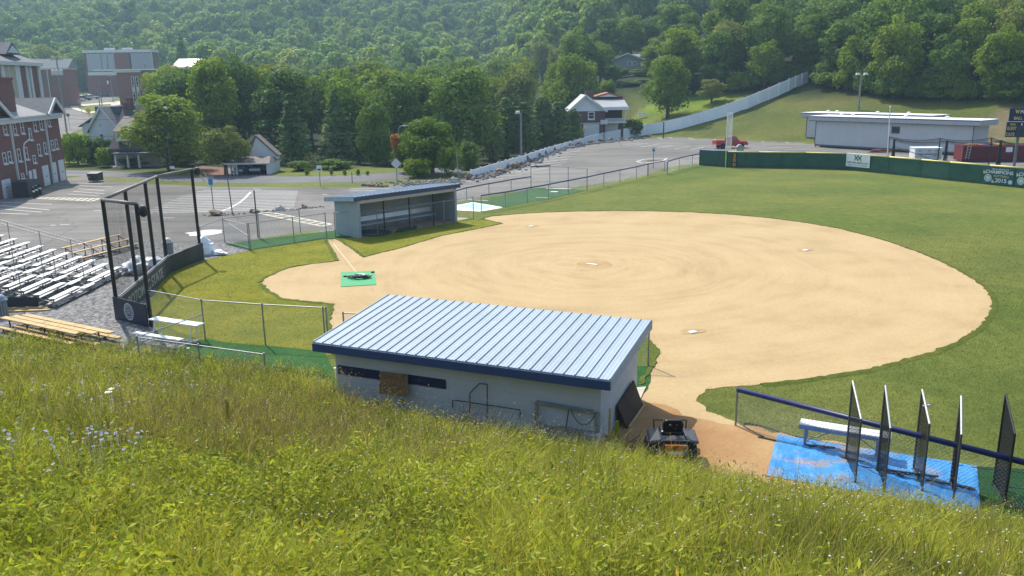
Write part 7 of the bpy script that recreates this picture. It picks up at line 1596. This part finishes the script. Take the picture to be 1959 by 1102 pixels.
# ------------------------------------------------------------------ the wooded mountain: one mass of crowns
def mountain_forest():
    rng = np.random.default_rng(5); src = bpy.data.collections.new('forest crown kinds')
    for k in range(5):
        V, Fq = crown_broad(200 + k, 1100, H=12, Wd=9.5, leaf=.60, lumps=16, low=.05, cohere=.62); o = arr_mesh('far_crown', V, Fq, LEAF['far']); COL.objects.unlink(o); src.objects.link(o)
    P = []
    y = 285.0
    while y < 1250:
        st = 6.2 + y * .0030; xs = np.arange(-.72 * y - 30, .80 * y + 30, st); P.append(np.stack([xs + rng.normal(size=len(xs)) * st * .33, y + rng.normal(size=len(xs)) * st * .33], 1)); y += st
    P = np.concatenate(P); x, y = P.T; d = (x - 28.8) * .705 + (y - 143) * .71
    px = 980 + x / y * F; keep = (y > 338) | ((d > 95) & (x > 20)) | ((y > 290) & (px > 420) & (px < 1250))
    keep &= ~((px > 120) & (px < 420) & (y < 352))
    keep &= fbm(x * .02, y * .02, 77, 3) > .22
    P = P[keep]; x, y = P.T; z = land(x, y); n = len(P)
    me = bpy.data.meshes.new('mountain_forest'); me.vertices.add(n); me.vertices.foreach_set('co', np.stack([x, y, z - .4], 1).astype(np.float32).ravel())
    tone = fbm(x * .012, y * .012, 88, 3)
    sc = rng.uniform(.6, 1.42, n)
    for nm, ty, v in (('sc', 'FLOAT_VECTOR', np.stack([sc * rng.uniform(.85, 1.15, n), sc * rng.uniform(.85, 1.15, n), sc * rng.uniform(.85, 1.3, n)], 1)), ('rt', 'FLOAT_VECTOR', np.stack([rng.normal(size=n) * .06, rng.normal(size=n) * .06, rng.uniform(0, 6.28, n)], 1))):
        a = me.attributes.new(nm, ty, 'POINT'); a.data.foreach_set('vector', v.astype(np.float32).ravel())
    a = me.attributes.new('id_', 'INT', 'POINT'); a.data.foreach_set('value', rng.integers(0, 5, n).astype(np.int32))
    o = bpy.data.objects.new('mountain_forest', me); COL.objects.link(o); o['kind'] = 'stuff'; o['label'] = 'wooded mountainside reading as one mass of crowns'
    g = bpy.data.node_groups.new('forest scatter', 'GeometryNodeTree'); g.interface.new_socket('Geometry', in_out='INPUT', socket_type='NodeSocketGeometry'); g.interface.new_socket('Geometry', in_out='OUTPUT', socket_type='NodeSocketGeometry')
    q = lambda t: g.nodes.new(t); gi, go = q('NodeGroupInput'), q('NodeGroupOutput'); ci = q('GeometryNodeCollectionInfo'); ci.inputs[0].default_value = src; ci.inputs['Separate Children'].default_value = True; ci.inputs['Reset Children'].default_value = True
    ip = q('GeometryNodeInstanceOnPoints'); ip.inputs['Pick Instance'].default_value = True
    def na(nm, ty): a = q('GeometryNodeInputNamedAttribute'); a.data_type = ty; a.inputs['Name'].default_value = nm; return [s for s in a.outputs if s.enabled and s.name == 'Attribute'][0]
    er = q('FunctionNodeEulerToRotation'); lk = g.links.new; lk(gi.outputs[0], ip.inputs['Points']); lk(ci.outputs[0], ip.inputs['Instance']); lk(na('id_', 'INT'), ip.inputs['Instance Index']); lk(na('rt', 'FLOAT_VECTOR'), er.inputs[0]); lk(er.outputs[0], ip.inputs['Rotation']); lk(na('sc', 'FLOAT_VECTOR'), ip.inputs['Scale']); lk(ip.outputs[0], go.inputs[0])
    o.modifiers.new('scatter', 'NODES').node_group = g
mountain_forest()
# ------------------------------------------------------------------ the meadow on the near slope
def meadow():
    rng = np.random.default_rng(17); MT = leafmat('meadow blades', [], .38, .6, attr=True)
    VV, FF, TT = [], [], []
    def region(x, y):
        """brown, fresh and broadleaf weights over the slope"""
        yf = np.interp(x, FOOT[:, 0], FOOT[:, 1]); t = y / yf; n = fbm(x * .42, y * .42, 51, 4); n2 = fbm(x * .9 + 5, y * .9, 53, 4); n3 = fbm(x * 2.2 + 5, y * 2.2, 57, 3)
        br = sstep(.46, .66, n * .55 + n2 * .45 + .26 * np.exp(-((x + 2.0 + (y - 11) * .32) / 3.6) ** 2) * np.exp(-((y - 16.0) / 5.5) ** 2) - .16 * sstep(0, 3, x) * (1 - sstep(.85, 1, t)) - .22 * sstep(12, 8, y) - .11)
        return t, br, n, n2, n3
    def put(n, lo=3.2, hi=33, seed=0):
        y = lo + (hi - lo) * rng.random(n) ** 1.0; x = (rng.random(n) * 2 - 1) * (.70 * y + 1.6); yf = np.interp(x, FOOT[:, 0], FOOT[:, 1]); k = y < yf + .15 + .35 * vnoise(x * 1.5, y, 3); ins = (np.stack([x, y], 1) - np.array([-4.33, 28.13])); u = ins @ np.array([.919, -.394]); v = ins @ np.array([.394, .919]); k &= ~((u > .2) & (u < 9.2) & (v > -4.05) & (v < .2)); return x[k], y[k]
    def blades(n, h0, h1, w0, cols, pw, bend=.5, lo=3.2, hi=33, dens=None, z0=0):
        x, y = put(n, lo, hi); t, br, na_, n2, n3 = region(x, y)
        if dens is not None: k = rng.random(len(x)) < dens(t, br, na_, n2, n3, x, y); x, y, t, br, na_, n2, n3 = (q[k] for q in (x, y, t, br, na_, n2, n3))
        m = len(x); z = land(x, y); h = rng.uniform(h0, h1, m) * (.35 + .55 * na_ + .75 * sstep(.35, .7, n3)) * np.where(t > .93, .75, 1); a = rng.uniform(0, 6.283, m); w = w0 * rng.uniform(.6, 1.5, m) * (.45 + y / 14); wind = .55
        dx = np.cos(a) * bend + .25 * wind; dy = np.sin(a) * bend - .15; b = rng.uniform(.25, 1.1, m) * h
        sa = rng.uniform(0, 6.283, m); sx, sy = np.cos(sa) * w, np.sin(sa) * w
        B = np.stack([x, y, z - .02], 1); M_ = B + np.stack([dx * b * .35, dy * b * .35, h * .58], 1); T_ = B + np.stack([dx * b, dy * b, h * (1 - .12 * rng.random(m))], 1); S_ = np.stack([sx, sy, np.zeros(m)], 1)
        V = np.stack([B - S_, B + S_, M_ + S_ * .8, M_ - S_ * .8, T_ + S_ * .12, T_ - S_ * .12], 1).reshape(-1, 3); i = np.arange(m)[:, None] * 6; o = sum(len(q) for q in VV); FF.append(np.concatenate([i + [0, 1, 2, 3], i + [3, 2, 4, 5]], 0) + o); VV.append(V)
        c = cols(t, br, na_, n2, n3, m, x, y); c = c * (1 + .22 * rng.normal(size=(m, 1))).clip(.5, 1.7); TT.append(np.repeat(c, 6, 0)); return x, y, z, h
    mix = lambda a, b, w: np.array(a) * (1 - w[:, None]) + np.array(b) * w[:, None]
    def gcol(t, br, n, n2, n3, m, x, y):
        fresh = sstep(.40, .62, n2 + .10 * np.exp(-((y - 8) / 4.5) ** 2) * sstep(-4, 2, x)); c = mix((0.165, 0.20, 0.042), (0.37, 0.40, 0.075), fresh); c = c * (1 - (br * .72)[:, None]) + np.array([0.22, 0.20, 0.09]) * (br * .72)[:, None]; dry = (rng.random(m) < .14)[:, None]; return np.where(dry, np.array([0.32, 0.27, 0.11]), c)
    blades(170000, .20, .58, .0042, gcol, 1, .6)
    blades(56000, .40, .68, .0034, gcol, 1, .95, dens=lambda t, br, n, n2, n3, x, y: .25 + .75 * sstep(.45, .6, n2) * (1 - br))
    # seed heads on thin stems
    def scol(t, br, n, n2, n3, m, x, y): return mix((0.20, 0.17, 0.08), (0.17, 0.125, 0.075), n3)
    x, y, z, h = blades(30000, .55, .90, .0021, scol, 1, .35, lo=5.5, dens=lambda t, br, n, n2, n3, x, y: .06 + .85 * br)
    def leaves(P, size, col, up_=.6, asp=.55):
        nr = unit(rng.normal(size=P.shape) * .8 + np.array([0, 0, up_])); V, Fq = leaf_quads(P, nr, size, rng, asp); o = sum(len(q) for q in VV); VV.append(V); FF.append(Fq + o); TT.append(np.repeat(col, 4, 0))
    k = 5; q = np.repeat(np.arange(len(x)), k); P = np.stack([x[q], y[q], z[q] + h[q]], 1) + rng.normal(size=(len(q), 3)) * np.array([.028, .028, .05]) * (.6 + y[q, None] / 14); leaves(P, .007 * rng.uniform(.6, 1.5, len(q)) * (.5 + y[q] / 10), np.array([0.24, 0.19, 0.12]) * rng.uniform(.55, 1.6, (len(q), 1)))
    # broad leaved weeds, thick at the lower left
    def weeds(n, dens, size, hmax, cA, cB, per, lo=3.2, hi=32):
        x, y = put(n, lo, hi); t, br, na_, n2, n3 = region(x, y); k = rng.random(len(x)) < dens(x, y, t, br, na_, n2); x, y, n2, n3 = x[k], y[k], n2[k], n3[k]; z = land(x, y); q = np.repeat(np.arange(len(x)), per); hh = rng.uniform(.05, 1, len(q)) ** .8 * hmax * (.45 + .9 * n3[q]); P = np.stack([x[q] + rng.normal(size=len(q)) * .075, y[q] + rng.normal(size=len(q)) * .075, z[q] + hh], 1); c = mix(cA, cB, n3[q].clip(0, 1)) * rng.uniform(.6, 1.5, (len(q), 1)); yl = (rng.random(len(q)) < .05)[:, None]; c = np.where(yl, np.array([0.42, 0.36, 0.03]), c); leaves(P, size * rng.uniform(.5, 1.4, len(q)) * (.75 + y[q] / 36), c, .9, .34)
    weeds(15000, lambda x, y, t, br, n, n2: ((.9 * sstep(3.0, -2.5, x - .12 * (y - 5)) * sstep(16, 7, y)) * sstep(.36, .56, fbm(x * 1.3, y * 1.3, 91, 3)) + .05) * (1 - .6 * br), .038, .66, (0.09, 0.14, 0.02), (0.35, 0.40, 0.04), 18)
    weeds(5200, lambda x, y, t, br, n, n2: sstep(2.5, -1.5, x + .1 * y) * sstep(.34, .52, fbm(x * 1.1 + 8, y * 1.1, 95, 3)), .036, .54, (0.12, 0.17, 0.028), (0.40, 0.44, 0.055), 20, 3.2, 10)
    weeds(9000, lambda x, y, t, br, n, n2: .85 * sstep(.62, .8, t) * sstep(-6, -13, x) + .22 * sstep(.5, .6, n2), .040, .5, (0.085, 0.13, 0.018), (0.21, 0.26, 0.03), 12, 9)
    weeds(13000, lambda x, y, t, br, n, n2: (.55 * sstep(.42, .58, n) + .35 * br) * sstep(.42, .58, fbm(x * 1.1 + 4, y * 1.1, 93, 3)), .024, .45, (0.08, 0.12, 0.02), (0.19, 0.24, 0.03), 12)
    V = np.concatenate(VV); Fq = np.concatenate(FF); T = (np.concatenate(TT) * np.array([1.08, 1.0, 1.12])).clip(.004, .8); o = arr_mesh('meadow_grass', V, Fq, MT, T); o['kind'] = 'stuff'; o['label'] = 'tall mixed meadow grass and weeds on the near slope'
    # small white clover and yarrow heads
    n = 6500; x, y = put(n, 5, 28); t, br, na_, n2, n3 = region(x, y); k = rng.random(len(x)) < (.03 + .16 * sstep(0, -2, x) + .7 * sstep(.5, .6, fbm(x * .55 + 3, y * .55, 61, 3)) * sstep(-6, 1, x) + .35 * sstep(.78, .9, t) * sstep(.4, .6, fbm(x * .7, y * .7, 67, 2))) ; x, y = x[k], y[k]; z = land(x, y); hh = rng.uniform(.42, .66, len(x)); v, f = ICO[1]; v = np.array(v); f = np.array(f); s = (.0065 + .00045 * y) * rng.uniform(.6, 1.35, len(x)); V = (np.stack([x, y, z + hh], 1)[:, None, :] + v[None] * s[:, None, None] * np.array([1, 1, .6])); Fq = (f[None] + (np.arange(len(x)) * len(v))[:, None, None]).reshape(-1, 3)
    o = arr_mesh('wildflowers', V.reshape(-1, 3), Fq, mat('pale clover heads', (0.56, 0.50, 0.47), .8, var=.2, scale=5)); o['kind'] = 'stuff'; o['label'] = 'small pale clover heads scattered through the meadow'
meadow()
STEM = leafmat('green stem', [(0.08, 0.12, 0.03)], .2); CHIC = leafmat('chicory petals', [(0.44, 0.46, 0.74), (0.56, 0.57, 0.80)], .3); UMB = leafmat('white umbel', [(0.75, 0.76, 0.70)], .2)
def flower(m, c, r, n, tilt):
    X = Vector((1, 0, 0)); Z = Vector(tilt).normalized(); X = Z.orthogonal().normalized(); Y = Z.cross(X)
    for i in range(n):
        a = 2 * math.pi * i / n; b = a + 2 * math.pi / n * .42; a2 = a - 2 * math.pi / n * .42; P = lambda t, k, zz: c + (X * math.cos(t) + Y * math.sin(t)) * r * k + Z * zz
        m.quad(P(a, .12, 0), P(a2, .82, r * .12), P(a, 1.0, r * .1), P(b, .82, r * .12))
rc = random.Random(23)
CPX = ((225, 330), (320, 315), (260, 470), (262, 515), (275, 255), (130, 285), (80, 690), (45, 860), (45, 905), (365, 860), (470, 655), (570, 655), (610, 670), (585, 705), (655, 705), (475, 735), (585, 740), (665, 755), (710, 765), (755, 785), (720, 790), (575, 800), (560, 850), (510, 805), (640, 790), (885, 805), (900, 848), (780, 845), (785, 885), (690, 893), (565, 912), (500, 935), (440, 960), (770, 655), (740, 620), (1030, 445), (1075, 460), (1050, 480), (1065, 508), (1235, 495), (1380, 505), (940, 465), (910, 490), (520, 465), (495, 480), (612, 492), (770, 515), (805, 467), (885, 540), (1205, 390), (1180, 415), (1150, 435), (485, 355), (730, 350), (770, 370), (860, 960), (590, 960), (485, 985), (1230, 925), (360, 1095), (100, 965), (15, 485), (15, 625), (10, 560), (220, 770), (290, 750), (310, 620), (105, 310), (540, 470), (690, 510))
for (a, b) in CPX:
    px, py = a / 3.2417, 620 + b / 3.2417; g0 = look(px, py, 3, 40); hh = .74; s = HC - g0.z
    p = Vector((g0.x, g0.y, 0)) * (1 - hh / max(s, .8)) if s > hh else Vector((g0.x, g0.y, 0)); p.z = L(p.x, p.y)
    r = thing('chicory_plant', 'wiry chicory plant with pale blue flowers in the near meadow', 'wildflower', p, rc.uniform(0, 6.28), 'blue chicory in the meadow')
    m = MB(); fm = MB(); k = rc.randint(1, 4)
    for i in range(k):
        e = Vector((rc.uniform(-.13, .13), rc.uniform(-.13, .13), hh * rc.uniform(.86, 1.08))); m.tube((0, 0, 0), e * .6 + Vector((0, 0, .05)), .0028, 4); m.tube(e * .6 + Vector((0, 0, .05)), e, .002, 4); fm = MB(); flower(fm, e, rc.uniform(.017, .024) * (1 + .006 * p.y), 11, (rc.uniform(-.7, .7), rc.uniform(-.9, .3), 1)); fm.build('flower_head', CHIC, r)
    m.build('stem', STEM, r)
for (px, py) in ((690, 708), (715, 705), (667, 712), (703, 718), (363, 683), (219, 796), (217, 806), (640, 705), (668, 720)):
    g0 = look(px, py, 3, 40); hh = .75; s = HC - g0.z; p = Vector((g0.x, g0.y, 0)) * (1 - hh / max(s, 1.0)); p.z = L(p.x, p.y); r = thing('queen_annes_lace', 'white flat topped umbel flower rising from the meadow grass', 'wildflower', p, rc.uniform(0, 6), 'white umbels in the meadow'); m = MB(); m.tube((0, 0, 0), (.02, 0, hh), .004, 4); m.build('stem', STEM, r); m = MB()
    for i in range(40): a = rc.uniform(0, 6.28); d = .055 * math.sqrt(rc.random()); c = Vector((.02 + math.cos(a) * d, math.sin(a) * d, hh + rc.uniform(0, .012))); m.quad(c + Vector((-.011, 0, 0)), c + Vector((0, -.011, 0)), c + Vector((.011, 0, 0.003)), c + Vector((0, .011, 0)))
    m.build('umbel', UMB, r)
for (bx, by, ty, lb) in ((441, 842, 762, 'tall yellow green mullein spike in the middle of the left meadow'), (1179, 856, 806, 'mullein spike at the back corner of the near dugout')):
    g0 = look(bx, by, 3, 40); p = Vector((g0.x, g0.y, 0)) * .985; p.z = L(p.x, p.y); t = up(bx - 2, ty, p.y).z - p.z; r = thing('mullein_plant', lb, 'wild plant', p); m = MB(); m.tube((0, 0, 0), (0, 0, t), .016, 6, .010); m.build('stem', STEM, r); m = MB()
    for i in range(170): z = t * (.30 + .70 * i / 170); a = i * 2.4; rr_ = .05 * (1.15 - .6 * i / 170); c = Vector((math.cos(a) * rr_, math.sin(a) * rr_, z)); m.quad(c + Vector((-.04, 0, -.03)), c + Vector((0, -.04, .0)), c + Vector((.04, 0, .035)), c + Vector((0, .04, .0)))
    m.build('flower_spike', leafmat('mullein spike', [(0.45, 0.50, 0.10), (0.45, 0.50, 0.09)], .6), r); m = MB()
    for i in range(22): a = i * 2.4; z = t * (.04 + .36 * i / 22); q = Vector((math.cos(a), math.sin(a), .5)) * (.24 - .006 * i); s_ = Vector((-math.sin(a), math.cos(a), 0)) * .045; b0 = Vector((0, 0, z)); m.quad(b0, b0 + q * .5 + s_, b0 + q, b0 + q * .5 - s_)
    m.build('leaf', leafmat('mullein leaf', [(0.07, 0.11, 0.025)], .3), r)
# ------------------------------------------------------------------ short turf blades on the nearer lawns
def turf_blades():
    rng = np.random.default_rng(29); n = 420000; y = 15 + 50 * rng.random(n); x = (rng.random(n) * 2 - 1) * (.64 * y + 1); yf = np.interp(x, FOOT[:, 0], FOOT[:, 1])
    DP = [(p.x, p.y) for p in dirt_poly]; SP = [(p.x, p.y) for p in sod]; YP = [(p.x, p.y) for p in PX([(1200, 900), (1120, 850), (1180, 800), (1222, 748), (1300, 742), (1345, 765), (1352, 788), (1405, 806), (1450, 822), (1530, 836), (1900, 905), (2100, 945), (2100, 1010), (1700, 990), (1300, 960)])]
    jx, jy = x + rng.normal(size=n) * .09, y + rng.normal(size=n) * .09; u = (x + 4.33) * .919 - (y - 28.13) * .394; v = (x + 4.33) * .394 + (y - 28.13) * .919
    so = inside(SP, x, y); k = (rng.random(n) < 1 - sstep(30, 64, y)) & ~inside(DP, jx, jy) & ~inside(YP, jx, jy) & (so | (x > 3.5)) & (y > yf) & ~((u > -.2) & (u < 9.6) & (v > -4.5) & (v < .3)) & ~((x > 10.5) & (y < 19.8) & (x < 16))
    turf = inside([(p.x, p.y) for p in PX([(1195, 700), (1244, 702), (1246, 720), (1240, 745), (1228, 757), (1195, 760)])], x, y) | inside([(p.x, p.y) for p in PX([(330, 672), (395, 648), (430, 655), (620, 672), (640, 710), (640, 800), (330, 760)])], x, y) | inside([(p.x, p.y) for p in PX([(-220, 560), (60, 497), (284, 577), (287, 610), (300, 640), (395, 660), (395, 690), (100, 720)])], x, y); k &= ~turf
    x, y, so = x[k], y[k], so[k]; m = len(x); nn = fbm(x * .5, y * .5, 71, 3)[:, None]; c = np.where(so[:, None], np.array([.15, .165, .016]) * (1 - nn) + np.array([.27, .245, .032]) * nn, np.array([.080, .135, .024]) * (1 - nn) + np.array([.19, .19, .055]) * nn) * rng.uniform(.6, 1.4, (m, 1)); dry = (rng.random(m) < .08)[:, None]; c = np.where(dry & ~so[:, None], np.array([.30, .25, .12]), c)
    h = rng.uniform(.02, .055, m); a = rng.uniform(0, 6.283, m); w = .0045 * (.6 + y / 20); S_ = np.stack([np.cos(a) * w, np.sin(a) * w, np.zeros(m)], 1); B = np.stack([x, y, np.full(m, .008)], 1); T_ = B + np.stack([rng.normal(size=m) * .02, rng.normal(size=m) * .02, h], 1)
    o = arr_mesh('turf_grass', np.stack([B - S_, B + S_, T_], 1).reshape(-1, 3), np.arange(3 * m).reshape(m, 3), MATS['meadow blades'], np.repeat(c, 3, 0)); o['kind'] = 'stuff'; o['label'] = 'short mown grass blades of the nearer lawns'
turf_blades()
# ------------------------------------------------------------------ haze
def haze():
    m = bpy.data.materials.new('air'); m.use_nodes = True; nt = m.node_tree; nt.nodes.clear(); o_ = nt.nodes.new('ShaderNodeOutputMaterial'); v = nt.nodes.new('ShaderNodeVolumePrincipled'); v.inputs['Color'].default_value = (0.52, 0.77, 1.0, 1); v.inputs['Density'].default_value = 0.00042; v.inputs['Anisotropy'].default_value = 0.25; nt.links.new(v.outputs[0], o_.inputs['Volume'])
    b = MB(); b.box(-1560, -140, -5, 1560, 1960, 480); o = b.build('haze', m); o['kind'] = 'stuff'; o['label'] = 'thin pale haze over the whole valley'
haze()
